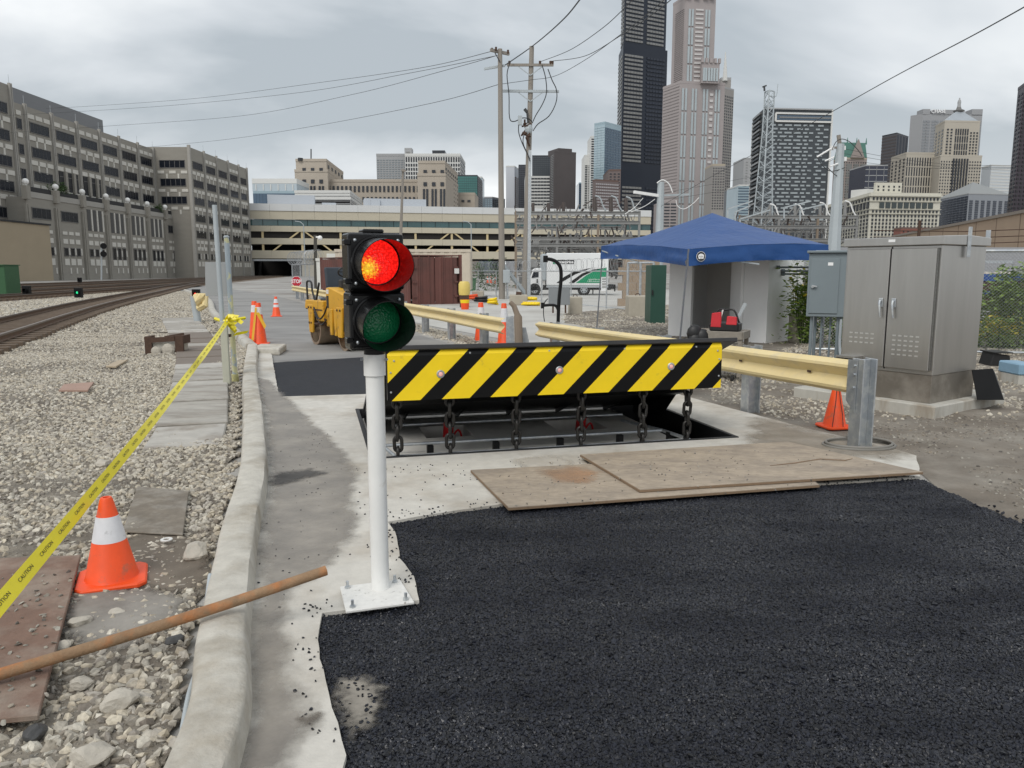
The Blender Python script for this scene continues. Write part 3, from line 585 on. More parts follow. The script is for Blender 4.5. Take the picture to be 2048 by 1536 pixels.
def clip(poly, ax, val, keep_less):
    out = []
    for i in range(len(poly)):
        a, b = poly[i], poly[(i + 1) % len(poly)]; ia = (a[ax] <= val) == keep_less or a[ax] == val; ib = (b[ax] <= val) == keep_less or b[ax] == val
        if ia: out.append(a)
        if ia != ib:
            t = (val - a[ax]) / (b[ax] - a[ax]); out.append(tuple(lerp(a[k], b[k], t) for k in (0, 1)))
    return out
PT, YW = .432, .245; TT = FZ1 - FZ0 + FC * 1.1; t0 = FZ1 - FZ0
for k in range(-1, 8):
    s0 = FX0 + .035 + k * PT
    pl = [(s0, 0), (s0 + YW, 0), (s0 + YW + TT, TT), (s0 + TT, TT)]
    pl = clip(clip(pl, 0, FX0 + .004, False), 0, FX1 - .004, True)
    mb = MB()
    lo, hi = clip(pl, 1, t0, True), clip(pl, 1, t0, False)
    if len(lo) > 2: mb.ext([(p[0], -.0505, FZ0 + p[1]) for p in lo], (0, -.0015, 0))
    if len(hi) > 2:
        f = lambda p: (p[0], -.0508 + (p[1] - t0) / (TT - t0) * .030, FZ1 + (p[1] - t0) / (TT - t0) * FC)
        mb.ext([f(p) for p in hi], (0, -.0018, .0008))
    if mb.f: part('yellow_stripe', mb, m_yellow, fas)
Mf = Matrix.Rotation(pi / 2, 4, 'X')
m_lens = mat('clear_lamp_lens', (.62, .42, .40), .2, var=.2, vs=60, emit=((1, .25, .18), .25))
for u in (881, 1119, 1342):
    # lamp position along the panel, measured from the photo
    d = ray(u, 735); o2 = V((0, 0, CH)); n_ = -by_; tq = (BL(0, -.052) - o2).dot(n_) / d.dot(n_); pw = o2 + d * tq; lx = (pw - BO).dot(bx_)
    lz = .765
    q = part('lamp', MB().lathe([(0, 0), (.036, 0), (.036, .006), (.030, .013), (.022, .013), (.021, .006), (0, .006)], 18, Matrix.Translation((lx, -.05, lz)) @ Mf), m_galv, fas, smooth=40)
    part('lamp_lens', MB().lathe([(.020, .008), (.017, .013), (.010, .016), (0, .017)], 16, Matrix.Translation((lx, -.05, lz)) @ Mf), m_lens, q, smooth=60)
bolt = part('bolt', MB().lathe([(.009, 0), (.009, .005), (.006, .008), (0, .008)], 8, Mf), m_galv, fas)
bl = [(FX0 + .06, FZ1 - .04), (FX0 + .03, .79), (FX0 + .03, .62), (FX1 - .05, FZ1 - .03), (FX1 - .03, .82), (FX1 - .03, .66)] + [(FX0 + .72 * k, FZ1 + .012) for k in (1, 2, 3, 4)]
for i, (x, z) in enumerate(bl):
    q = bolt if i == 0 else child_copy(bolt, fas)
    q.location = (x, -.0525 if z < FZ1 else -.045, z)
# six chains hanging from the fascia
ca = []
for k in range(20):
    a = 2 * pi * k / 20; ca.append((.033 * cos(a), 0, (.032 if sin(a) >= 0 else -.032) + .033 * sin(a)))
link_mb = MB().tube(ca, .0155, 8, True); lm = None
m_chain = mat('dark_chain_steel', (.035, .033, .031), .42, .6, var=.3, vs=20)
for u in (795, 900, 1033, 1163, 1285, 1374):
    d = ray(u, 850); o2 = V((0, 0, CH)); n_ = -by_; tq = (BL(0, .04) - o2).dot(n_) / d.dot(n_); pw = o2 + d * tq; lx = (pw - BO).dot(bx_)
    ch = thing('chain', None, None, (lx, .045, FZ0 + .02)); ch.parent = wb
    for k in range(7):
        if lm is None: lm = part('link', link_mb, m_chain, ch, smooth=60); q = lm
        else: q = child_copy(lm, ch)
        q.location = (random.uniform(-.002, .002), random.uniform(-.002, .002), -.03 - k * .097); q.rotation_euler = (random.uniform(-.06, .06), random.uniform(-.05, .05), (k % 2) * pi / 2 - .12 + random.uniform(-.12, .12))
# pipes on stub posts in the pit
for y, z, x0, x1 in ((.50, .035, .12, 2.95), (.10, .02, .2, 3.05), (1.45, .03, .3, 2.9)):
    part('pit_pipe', MB().cyl((x0, y, z), (x1, y, z), .016, n=10), m_galv, wb, smooth=40)
part('pit_pipe', MB().tube([(.12, .50, .035), (.2, .10, .02)], .016, 8), m_galv, wb, smooth=40)
part('pit_pipe', MB().tube([(2.75, 1.1, .035), (2.95, .5, .035), (3.05, .10, .02)], .018, 8), m_galv, wb, smooth=40)
for x in (.55, 1.18, 1.82, 2.44, 2.98): part('stub_post', MB().box(x - .03, x + .03, .36, .42, PZ, .04), m_blackm, wb, bev=.004)
for x, y in ((.86, 1.42), (2.34, 1.42)):
    part('ram_rod', MB().cyl((x + .02, y - .12, .06), (x + .05, y - .28, .52), .025, n=10), m_blackm, wb, smooth=40)
    j = part('hydraulic_ram', MB().cyl((x, y, -.55), (x + .02, y - .12, .06), .055, n=14), m_redp, wb, smooth=40)
    part('hose', MB().tube(smooth_path([(x + .06, y - .1, -.1), (x + .12, y - .12, -.02), (x + .16, y - .1, -.12), (x + .14, y - .05, -.3)], 5), .012, 6), m_redp, j, smooth=60)
# ================================================================== TRAFFIC SIGNAL ON WHITE POST
PP = V((-.665, 3.70, .046)); HY = radians(23)
sg = thing('traffic_signal', 'two lamp black traffic signal, red lit, on a white round post bolted to the ground', 'traffic light', PP)
pl_ = G(680, 1178, .05), G(692, 1228, .05), G(829, 1209, .05), G(800, 1163, .05)
part('base_plate', MB().ext([p - PP for p in pl_], (0, 0, .014)), m_whitepl, sg, bev=.003)
part('post', MB().cyl((0, 0, .014), (0, 0, 1.235), .0445, n=32), m_white, sg, smooth=40)
part('slip_collar', MB().lathe([(.0455, 1.10), (.0525, 1.102), (.0525, 1.205), (.0455, 1.207)], 32), m_white, sg, smooth=40)
bb = None
ctr = sum((p - PP for p in pl_), V()) / 4
for p in pl_:
    q = (p - PP).lerp(ctr, .22)
    if bb is None: bb = part('anchor_bolt', MB().cyl((0, 0, .012), (0, 0, .028), .014, n=6).cyl((0, 0, .028), (0, 0, .055), .0075, n=8), m_galv, sg)
    else: bb = child_copy(bb, sg)
    bb.location = (q.x, q.y, 0)
for s_ in (-1, 1): part('set_screw', MB().cyl((s_ * .05, -.008, 1.18), (s_ * .066, -.012, 1.18), .006, n=6), m_galv, sg)
# hot spot of the lit lamp: the lamp behind the faceted lens is stronger on the left
def lens_mat(name, base, e1, e2, es):
    m = mat(name, base, .18, var=0); t = m.node_tree; n = t.nodes; l = t.links; b = n['Principled BSDF']
    tcn = n.new('ShaderNodeTexCoord'); vo = n.new('ShaderNodeTexVoronoi'); vo.inputs['Scale'].default_value = 95; l.new(tcn.outputs['Object'], vo.inputs['Vector'])
    bp = n.new('ShaderNodeBump'); bp.inputs['Strength'].default_value = .7; bp.inputs['Distance'].default_value = .004; l.new(vo.outputs['Distance'], bp.inputs['Height']); l.new(bp.outputs[0], b.inputs['Normal'])
    if es:
        vm = n.new('ShaderNodeVectorMath'); vm.operation = 'DISTANCE'; l.new(tcn.outputs['Object'], vm.inputs[0]); vm.inputs[1].default_value = (-.045, -.03, .018)
        v2 = n.new('ShaderNodeTexNoise'); v2.inputs['Scale'].default_value = 130; l.new(tcn.outputs['Object'], v2.inputs['Vector'])
        ma = n.new('ShaderNodeMath'); ma.operation = 'MULTIPLY_ADD'; l.new(v2.outputs[0], ma.inputs[0]); ma.inputs[1].default_value = .09; l.new(vm.outputs['Value'], ma.inputs[2])
        mr = n.new('ShaderNodeMapRange'); mr.inputs['From Min'].default_value = .058; mr.inputs['From Max'].default_value = .098; mr.inputs['To Min'].default_value = 1; mr.inputs['To Max'].default_value = 0; l.new(ma.outputs[0], mr.inputs[0])
        mx = n.new('ShaderNodeMix'); mx.data_type = 'RGBA'; l.new(mr.outputs[0], mx.inputs[0]); mx.inputs[6].default_value = (*e1, 1); mx.inputs[7].default_value = (*e2, 1); l.new(mx.outputs[2], b.inputs['Emission Color'])
        vr = n.new('ShaderNodeMapRange'); vr.inputs['From Min'].default_value = 0; vr.inputs['From Max'].default_value = .6; vr.inputs['To Min'].default_value = es * 1.4; vr.inputs['To Max'].default_value = es * .55; l.new(vo.outputs['Distance'], vr.inputs[0]); l.new(vr.outputs[0], b.inputs['Emission Strength'])
    return m
m_lred = lens_mat('red_lit_lens', (.45, .01, .008), (1, .012, .008), (1, .62, .03), 1.15)
m_lgrn = lens_mat('green_dark_lens', (.012, .26, .10), None, None, 0)
HB = 1.235; hw, hh, hd = .128, .272, .16
RX = Matrix.Rotation(HY, 4, 'Z')
for k, (nm, ml) in enumerate((('green_section', m_lgrn), ('red_section', m_lred))):
    z0 = HB + k * hh; zc = z0 + hh / 2
    hs = part('housing', MB().box(-hw, hw, 0, hd, z0 - .006, z0 + hh - .001).tf(RX), m_sigblack, sg, bev=.018, seg=3)
    dr = part('door', MB().box(-hw - .002, hw + .002, -.022, .002, z0 + .008, z0 + hh - .008).tf(RX), m_sigblack, sg, bev=.012, seg=3)
    R9 = RX @ Matrix.Translation((0, -.022, zc)) @ Matrix.Rotation(pi / 2, 4, 'X')
    part('door_ring', MB().lathe([(.122, 0), (.120, .012), (.112, .014), (.110, 0)], 40, R9), m_sigblack, dr, smooth=40)
    # visor: open-bottomed tunnel, tilted slightly down
    vz = MB(); n = 44; rows = []
    for jr, (rr_, ln) in enumerate(((.110, 0), (.115, .5), (.120, 1), (.1165, 1), (.1115, .5), (.1065, 0))):
        row = []
        for i in range(n):
            a = 2 * pi * i / n - pi / 2; down = max(0, -sin(a)); L_ = .205 - .07 * down ** 1.5
            p = V((rr_ * cos(a), rr_ * sin(a) - .10 * (ln * L_) * 1.0, .006 + ln * L_)); row.append(R9 @ p)
        rows.append(row)
    for r_ in rows: vz.v += r_
    for j in range(len(rows) - 1):
        for i in range(n): vz.f.append([j * n + i, j * n + (i + 1) % n, (j + 1) * n + (i + 1) % n, (j + 1) * n + i]); vz.mi.append(0)
    part('visor', vz, m_sigblack, dr, smooth=50)
    ls = MB().lathe([(.102, 0), (.09, .010), (.06, .019), (.03, .024), (0, .026)], 40)
    lo = part('lens', ls, ml, dr, smooth=60); lo.matrix_local = R9
    for sx in (-1, 1):
        for sz in (-1, 1):
            part('door_screw', MB().sphere((sx * .1, -.026, zc + sz * .098), .0085, 8, 6).tf(RX), m_galv, dr, smooth=60)
            if sx < 0: part('hinge', MB().box(-hw - .022, -hw + .01, -.03, .03, zc + sz * .088 - .013, zc + sz * .088 + .013).tf(RX), m_sigblack, hs, bev=.004)
part('top_cap', MB().box(-.05, .05, .03, .13, HB + 2 * hh - .002, HB + 2 * hh + .016).tf(RX), m_sigblack, sg, bev=.006)
part('mount_hub', MB().cyl(RX @ V((0, .08, HB - .03)), RX @ V((0, .08, HB + .01)), .05, n=20), m_sigblack, sg, smooth=40)
for k_ in sg.children:
    if k_.name.split('.')[0] in ('housing', 'door', 'top_cap', 'mount_hub'): k_.location = (RX @ V((0, -.08, 0)))
# ================================================================== CONES
def cone(loc, h, bw, label, bands, rz=0, group='traffic cones', lean=(0, 0)):
    c = thing('traffic_cone', label, 'traffic cone', loc, rz, group); c.rotation_euler = (lean[0], lean[1], rz)
    rt, rb = h * .052 + .008, bw * .36; zb = .035
    def rad(z): return rb + (rt - rb) * (z - zb) / (h - zb)
    part('base', MB().prism([(bw / 2 * x, bw / 2 * y) for x, y in ((-1, -.78), (-.78, -1), (.78, -1), (1, -.78), (1, .78), (.78, 1), (-.78, 1), (-1, .78))], 0, .028), m_orange, c, bev=.008)
    part('body', MB().lathe([(rb + .012, .026), (rb + .006, zb), (rt, h - .012), (rt - .006, h), (rt - .016, h), (rt - .016, h - .05)], 28), m_orange, c, smooth=45)
    for a, b in bands: part('reflective_band', MB().lathe([(rad(a * h) + .0025, a * h), (rad(b * h) + .0025, b * h)], 28), m_reflw, c, smooth=45)
    return c
cone(G(226, 1172) + V((0, 0, .03)), .455, .335, 'short orange cone with one white band on the gravel beside the rusty pipe', [(.50, .79)], radians(24))
cw = cone(G(520, 688), .93, .42, 'tall orange cone wrapped with yellow tape beside the kerb corner', [(.72, .90)], .2)
cone(G(508, 684) + V((-.12, .5, 0)), .93, .42, 'tall orange cone half hidden behind the tape wrapped cone', [(.72, .90)], .5)
tpw = MB()
for k in range(3):
    tpw.add([(-.16 + .03 * k, -.19, .10), (-.11 + .03 * k, -.20, .10), (-.02 + .012 * k, -.085, .83), (-.06 + .012 * k, -.085, .83)], [(0, 1, 2, 3)]) if k == 0 else None
tpw.add([(-.05, -.10, .72), (.03, -.115, .72), (.17, -.155, .42), (.13, -.16, .35)], [(0, 1, 2, 3)])
part('tape_wrap', tpw, mat('amber_tape', (.75, .42, .02), .4, var=.05), cw)
cone(G(553, 633), .72, .40, 'distant orange and white banded cone in the middle of the road', [(.42, .60), (.68, .88)], .3)
cone(G(1668, 858) + V((0, 0, .02)), .46, .30, 'plain orange cone with black cords under the guardrail end', [], .2)
cone(V((xa(962, 17.9), 17.9, 0)), .92, .40, 'white topped cone behind the end of the far guardrail', [(.55, .88)], .1)
cone(V((xa(1008, 17.4), 17.4, 0)), .92, .40, 'white collared cone beside the bent wooden post', [(.55, .88)], .6)
cn = thing('cord', 'thin black cords draped down the plain orange cone', 'cord', G(1668, 858) + V((0, 0, .02)))
for dx_ in (-.03, .015): part('strand', MB().tube([(dx_ * .5, -.045, .44), (dx_, -.075, .3), (dx_ * 2 + .01, -.095, .15), (dx_ * 2.5, -.13, .03)], .004, 5), m_blackp, cn)
for i, (u, v) in enumerate(((975, 566), (982, 566), (991, 568))):
    cone(G(u, v) , .85, .4, ('leftmost', 'middle', 'rightmost')[i] + ' of three far cones standing beyond the wire fence', [(.5, .8)], .3)
# ================================================================== CAUTION TAPE AND POSTS ON THE LEFT
tb = thing('caution_tape', 'yellow caution tape stretched from the left edge to the thin posts', 'tape', G(455, 770))
Lt = tb.location
p0, p1 = at(-40, 1255, 2.55), at(456, 640, 11.2); tm = MB(); NT = 40; ed = []
for i in range(NT + 1):
    t = i / NT; p = p0.lerp(p1, t) - V((0, 0, .05 * 4 * t * (1 - t))); tw = .35 + .25 * sin(t * 7); w = .033 * (1 - .25 * t * sin(9 * t) ** 2)
    dn = (p1 - p0).normalized(); side = dn.cross(V((0, 0, 1))).normalized(); nrm = side.cross(dn); vw = (p - V((0, 0, CH))).normalized(); fc = dn.cross(vw).normalized(); bk2 = dn.cross(fc)
    tw = .35 * sin(t * 6 + .5) + .75 * math.exp(-((t - .62) / .05) ** 2); o_ = (fc * cos(tw) + bk2 * sin(tw)) * w; ed.append((p - o_, p + o_)); tm.v += [p - o_, p + o_]
for i in range(NT): tm.f.append([2 * i, 2 * i + 2, 2 * i + 3, 2 * i + 1]); tm.mi.append(0)
part('strip', tm, m_tape, tb, smooth=80, world=True)
def on_tape(t):
    k = min(NT - 1, max(0, int(t * NT))); f = t * NT - k; return ed[k][0].lerp(ed[k + 1][0], f), ed[k][1].lerp(ed[k + 1][1], f)
tl = (p1 - p0).length; s_ = .12; kk = 0
while s_ < tl - .6:
    tx = text_mb('CAUTION', .036, Matrix.Identity(4), 0, 'LEFT'); wmax = max(p.x for p in tx.v)
    for i, p in enumerate(tx.v):
        a, b = on_tape((s_ + p.x) / tl); q = a.lerp(b, .5 + p.y / .076 * .75); nn_ = (b - a).cross(p1 - p0).normalized()
        if nn_.dot(V((0, 0, CH)) - q) < 0: nn_ = -nn_
        tx.v[i] = q + nn_ * .002
    part('lettering', tx, m_ink, tb, world=True); s_ += wmax + .10; kk += 1
kn = MB(); base_ = at(456, 645, 11.15)
for k in range(16):
    a = random.uniform(0, 6.28); q = base_ + V((random.uniform(-.1, .16), random.uniform(-.1, .05), random.uniform(-.22, .12)))
    d_ = V((cos(a), sin(a) * .5, random.uniform(-1.4, .3))).normalized() * random.uniform(.08, .2); w_ = V((.02, .01, .025))
    kn.add([q - w_, q + w_, q + d_ + w_ * .8, q + d_ - w_ * .8], [(0, 1, 2, 3)])
part('knot', kn, m_tape, tb, world=True)
part('wrap', MB().tube([base_ + V((-.22, .1, .05)), base_ + V((-.05, -.06, .02)), base_ + V((.14, -.05, .05)), base_ + V((.22, .08, .06))], .025, 6), m_tape, tb, world=True)
def px_cyl(u0, v0, u1, v1, y, r, n=14, r2=None):  # upright round bar whose ends fall at the given photo rows
    return MB().cyl(at(u0, v0, y), at(u1, v1, y), r, r2, n)
sp = thing('sign_post', 'tall thin grey round post holding a plain grey sign seen from behind', 'post', G(452, 768))
part('tube', px_cyl(453, 768, 429, 410, 11.1, .034), m_galvpaint, sp, smooth=40, world=True)
sgn = thing('sign', 'blank grey metal sign with rounded corners seen from the back', 'sign', at(432, 592, 11.3))
a, b, c_, d_ = at(411, 592, 11.25), at(456, 592, 11.35), at(455, 524, 11.35), at(410, 524, 11.25)
part('plate', MB().ext([a, b, c_, d_], (.0, .004, 0)), mat('sign_back_grey', (.40, .41, .41), .5, .3, var=.04), sgn, world=True, bev=.003)
sp2 = thing('pipe_post', 'capped post with peeling yellow and blue grey paint beside the taller post', 'post', G(470, 766))
part('tube', px_cyl(471, 766, 453, 475, 11.35, .037), mat('peeling_post_paint', (.40, .46, .50), .6, .1, var=.1, col2=(.62, .60, .36), c2s=5, c2=(.50, .53), stretch=(1, 1, .7)), sp2, smooth=40, world=True)
part('cap', MB().sphere(at(453, 474, 11.35), .044, 12, 8, (1, 1, .55)), m_galvpaint, sp2, smooth=60, world=True)
part('foot_rings', px_cyl(471, 768, 470, 748, 11.35, .05), mat('yellow_flaked', (.55, .52, .25), .7, var=.2, vs=30), sp2, world=True)
sp3 = thing('marker_post', 'short weathered pale channel post with rusted top at the foot of the posts', 'post', G(456, 772))
part('channel', MB().ext([at(446, 768, 11.0), at(460, 769, 11.0), at(460, 769, 11.0) + V((0, .05, 0)), at(446, 768, 11.0) + V((0, .05, 0))], (0, 0, at(450, 642, 11.0).z - at(446, 768, 11.0).z)), mat('pale_post_paint', (.44, .44, .36), .8, var=.15, vs=8, stretch=(1, 1, .3)), sp3, world=True, bev=.006)
part('rust_clamp', MB().box(-.06, .1, -.03, .05, .70, .74).tf(Matrix.Translation(G(452, 770))), m_rustd, sp3, world=True)
# ================================================================== LOOSE THINGS ON THE LEFT GROUND
pa, pb = G(-60, 1366, .115), G(652, 1141, .27)
pm = MB(); pts = [pa.lerp(pb, i / 24) - V((0, 0, .012 * sin(pi * i / 24))) for i in range(25)]; pm.tube(pts, .0235, 14)
wsingle('rusty_pipe', 'long rusty steel pipe lying across the kerb at a slant', 'pipe', pm, m_rust, smooth=50)
def plate(name, pix, label, m, th=.02, z=.03, cat='steel plate'):
    mb = MB().ext([G(u, v, z) for u, v in pix], (0, 0, th)); return wsingle(name, label, cat, mb, m, bev=.004)
plate('rust_plate', [(-140, 1130), (162, 1118), (78, 1442), (-330, 1480)], 'rust red steel sheet on the gravel at the bottom left corner', m_rustpl, .025, .06)
plate('ground_plate', [(245, 1066), (366, 1072), (378, 985), (275, 975)], 'dirt covered dark plate on the gravel behind the near cone', mat('dirty_plate', (.185, .158, .125), .9, var=.3, vs=9, bump=.5, bs=40, col2=(.26, .235, .20), c2s=5, c2=(.45, .62)), .012, .045)
plate('brick_plate', [(118, 784), (128, 772), (188, 768), (176, 784)], 'pinkish flat slab half buried in the white gravel', mat('pink_slab', (.36, .24, .19), .9, var=.12), .03, .04, 'slab')
plate('tan_plate', [(212, 735), (236, 724), (256, 722), (232, 736)], 'small tan flat slab in the gravel near the broken block', mat('tan_slab', (.40, .33, .24), .9, var=.12), .03, .04, 'slab')
def rock(u, v, r, label, m=m_rock, sq=.7, sd=0):
    bm = bmesh.new(); bmesh.ops.create_icosphere(bm, subdivisions=3, radius=r)
    cuts = [V((random.uniform(-1, 1), random.uniform(-1, 1), random.uniform(-.6, 1))).normalized() for _ in range(9)]
    for w_ in bm.verts:
        for c_ in cuts:
            d_ = w_.co.dot(c_) - r * .72
            if d_ > 0: w_.co -= c_ * d_ * .92
        w_.co += w_.normal * r * .07 * noise.noise(w_.co * (3 / r) + V((sd, 0, 0))); w_.co.z *= sq; w_.co.x *= 1.25
    me = bpy.data.meshes.new('rock'); bm.to_mesh(me); bm.free()
    o = part('rock', me, m); tag(o, label, 'rock', 'loose rocks on the gravel'); o.location = G(u, v, .03) + V((0, 0, r * sq * .45)); o.rotation_euler = (0, 0, random.uniform(0, 6))
m_rockd = mat('dark_rock', (.06, .06, .06), .6, var=.3, vs=12)
for i, a in enumerate(((392, 1112, .078, 'biggest pale limestone rock against the kerb behind the near cone'), (244, 1410, .062, 'pale angular rock in the rubble below the rusty pipe'), (165, 1372, .038, 'long flat pale stone just below the rusty pipe'), (234, 1230, .034, 'small white stone on the cement smear before the near cone'),
    (160, 1250, .045, 'rough grey lump beside the edge of the rust red sheet'), (350, 1285, .035, 'black shiny lump by the kerb under the pipe', m_rockd), (72, 1470, .04, 'slate grey stone at the lower corner of the rust red sheet', m_rockd), (185, 1520, .06, 'large pale stone at the bottom edge of the rubble'), (205, 930, .05, 'tan flat rock lying beyond the yellow tape'), (285, 870, .05, 'pale tan rock on the white gravel under the tape'), (120, 1300, .04, 'pale stone beside the left end of the pipe'))):
    rock(*a[:4], m=a[4] if len(a) > 4 else m_rock, sd=i)
wsingle('washer', 'flat white metal ring lying on the dirt behind the near cone', 'washer', MB().lathe([(.018, 0), (.034, 0), (.034, .006), (.018, .006), (.018, 0)], 20, Matrix.Translation(G(333, 1080, .06))), m_whitepl)
ok_ = G(332, 706, .02); bk = thing('broken_footing', 'broken concrete footing with rusted steel angles on the gravel', 'footing', ok_)
part('stub', MB().ext([(-.40, -.1, 0), (-.36, .25, 0), (.38, .2, 0), (.34, -.12, 0)], (0, 0, .24)).add([(-.3, -.06, .24), (-.2, .2, .30), (.2, .15, .27), (.25, -.05, .24)], [(0, 1, 2, 3)]), m_kerb, bk, bev=.03)
part('rust_angle', MB().box(-.34, -.20, -.16, -.12, 0, .34).box(-.34, -.30, -.12, .22, .22, .34), m_rustd, bk)
part('rust_angle', MB().box(.26, .42, -.16, -.11, 0, .36).box(.38, .42, -.11, .2, .2, .36), m_rustd, bk)
part('rust_angle', MB().bar((-.2, -.15, .27), (.26, -.15, .30), .05, .1).bar((-.05, .1, .3), (.3, .2, .36), .05, .06), m_rustd, bk)
part('spall', MB().sphere((.12, -.16, .08), .13, 8, 6, (1, .4, 1)).sphere((-.12, -.17, .05), .1, 8, 6, (1, .4, 1)), m_rock, bk)
wsingle('conduit', 'grey conduit lying in the rubble along the near kerb', 'conduit', MB().tube(smooth_path([G(362, 1480, .05), G(378, 1390, .06), G(398, 1320, .05), G(414, 1200, .1), G(420, 1150, .14)], 5), .011, 8), m_galvpaint, smooth=60)
# ================================================================== PLYWOOD OVER THE APRON EDGE
def ply(pix, z, label):
    t = thing('plywood_sheet', label, 'plywood', G(*pix[0], z), 0, 'plywood sheets'); P_ = [G(u, v, z) for u, v in pix]; c_ = sum(P_, V()) / 4
    q = part('veneer', MB().ext(P_, (0, 0, .014)), m_ply, t, world=True); part('ply_edge', MB().ext([p + V((0, 0, -.006)) + (p - c_).normalized() * .004 for p in P_], (0, 0, .016)), m_plyedge, t, world=True)
ply([(942, 943), (1018, 1019), (1638, 973), (1560, 912)], .055, 'lower plywood sheet with an orange stain lying under another sheet')
ply([(1161, 912), (1280, 983), (1845, 947), (1575, 886)], .079, 'upper cracked plywood sheet before the barrier pit')
wsingle('splinter', 'long dark splintered crack piece on the upper plywood sheet', 'splinter', MB().tube([G(u, v, .096) for u, v in ((1540, 931), (1590, 926), (1640, 918), (1690, 921), (1705, 917))], [.002, .006, .005, .006, .002], 5), m_plyedge)
# ================================================================== GUARDRAILS
WP = [(0, .31), (.01, .30), (.075, .272), (.08, .245), (.018, .185), (.0, .155), (.018, .125), (.08, .065), (.075, .038), (.01, .01), (0, 0)]
def guardrail(label, a, b, za, zb, posts, m=m_rail, flip=1, pm=m_galv):
    a, b = V((*a, 0)), V((*b, 0)); t = thing('guardrail', label, 'guardrail', a); d = (b - a).normalized(); nn = V((d.y, -d.x, 0)) * flip
    if nn.dot(-a) < 0: nn = -nn
    mb = MB(); K = 24; kp = len(WP) * 2
    for i in range(K + 1):
        s = i / K; p = a.lerp(b, s); zt = lerp(za, zb, s) + .012 * noise.noise(p * .8); wv = .02 * noise.noise(p * .6 + V((4, 4, 4)))
        out = [p + nn * (q[0] + wv) + V((0, 0, zt - .31 + q[1])) for q in WP]; inn = [p + nn * (q[0] - .006 + wv) + V((0, 0, zt - .31 + q[1])) for q in WP[::-1]]
        mb.v += out + inn
    for i in range(K):
        for j in range(kp): mb.f.append([i * kp + j, i * kp + (j + 1) % kp, (i + 1) * kp + (j + 1) % kp, (i + 1) * kp + j]); mb.mi.append(0)
    mb.f += [list(range(kp))[::-1], list(range(K * kp, K * kp + kp))]; mb.mi += [0, 0]
    bm_ = part('beam', mb, m, t, world=True, smooth=35)
    for s in posts:
        p = a.lerp(b, s); zt = lerp(za, zb, s) + .015; e1 = d * .075; e2 = nn * .075
        mp_ = MB()
        for k0, k1, w0, w1 in ((-.08, -.068, -1, 1), (.068, .08, -1, 1)):   # flanges of an I-section post
            mp_.ext([p + nn * (k0 - .16) - e1 + V((0, 0, -.1)), p + nn * (k0 - .16) + e1 + V((0, 0, -.1)), p + nn * (k1 - .16) + e1 + V((0, 0, -.1)), p + nn * (k1 - .16) - e1 + V((0, 0, -.1))], (0, 0, zt + .1))
        mp_.ext([p + nn * -.228 - d * .004 + V((0, 0, -.1)), p + nn * -.228 + d * .004 + V((0, 0, -.1)), p + nn * -.092 + d * .004 + V((0, 0, -.1)), p + nn * -.092 - d * .004 + V((0, 0, -.1))], (0, 0, zt + .09))
        ps = part('post', mp_, pm, t, world=True)
        part('blockout', MB().ext([p + nn * -.078 - d * .05 + V((0, 0, zt - .36)), p + nn * -.078 + d * .05 + V((0, 0, zt - .36)), p + nn * .004 + d * .05 + V((0, 0, zt - .30)), p + nn * .004 - d * .05 + V((0, 0, zt - .30))], (0, 0, .30)), pm, ps, world=False) if False else None
    return t, d, nn
GA, GB = V((.55, 15.9, 0)), V((3.16, 6.98, 0))
gr, gd, gn = guardrail('cream guardrail right of the barrier ending at a galvanised post', GA[:2], GB[:2], .60, .83, (.06, .30, .56, .795))
pe = GB + gd * .03
ep = MB()
for k0, k1 in ((-.075, -.06), (.06, .075)):
    ep.ext([pe + gn * k0 - gd * .02, pe + gn * k0 + gd * .13, pe + gn * k1 + gd * .13, pe + gn * k1 - gd * .02], (0, 0, .865))
ep.ext([pe + gn * -.06 + gd * .05, pe + gn * -.06 + gd * .06, pe + gn * .06 + gd * .06, pe + gn * .06 + gd * .05], (0, 0, .86))
part('end_post', ep, m_galv, gr, world=True, bev=.003)
part('end_bracket', MB().ext([pe + gn * .08 - gd * .06 + V((0, 0, .85)), pe + gn * .08 + gd * .06 + V((0, 0, .85)), pe + gn * .08 + gd * .06 + V((0, 0, .37)), pe + gn * .08 - gd * .06 + V((0, 0, .47))], gn * .006), m_galv, gr, world=True)
for z in (.80, .72, .60): part('bolt', MB().cyl(pe + gn * .086 + gd * .03 + V((0, 0, z)), pe + gn * .10 + gd * .03 + V((0, 0, z)), .012, n=8), m_galv, gr, world=True)
for s in (.80, .93): 
    q = GA.lerp(GB, s) + gn * .02 + V((0, 0, lerp(.6, .83, s) - .155)); part('slot', MB().ext([q - gd * .03 + V((0, 0, -.010)), q + gd * .03 + V((0, 0, -.010)), q + gd * .03 + V((0, 0, .010)), q - gd * .03 + V((0, 0, .010))], gn * .004), m_rustd, gr, world=True)
guardrail('far cream guardrail running beside the road past the roller', (-13.0, 46), (-.14, 14.9), .77, .74, [k / 15 + .02 for k in range(15)])
bp_ = thing('bent_post', 'leaning weathered wooden post at the end of the far guardrail', 'post', V((xa(1036, 14.7), 14.7, 0)))
part('stem', MB().tube([at(1038, 705, 14.7), at(1036, 634, 14.7), at(1034, 628, 14.7), at(1028, 612, 14.7), at(1020, 604, 14.7)], [.08, .08, .055, .05, .04], 9), m_woodb, bp_, world=True, smooth=60)
part('steel_plate', MB().ext([at(1046, 700, 14.9), at(1062, 700, 14.9), at(1052, 655, 14.9), at(1042, 655, 14.9)], (0, .03, 0)), m_galv, bp_, world=True)
wsingle('steel_channel', 'galvanised channel post standing at the end of the far guardrail', 'post', MB().ext([at(1012, 700, 14.8), at(1029, 700, 14.8), at(1027, 632, 14.8), at(1012, 634, 14.8)], (0, .1, 0)), m_galv)
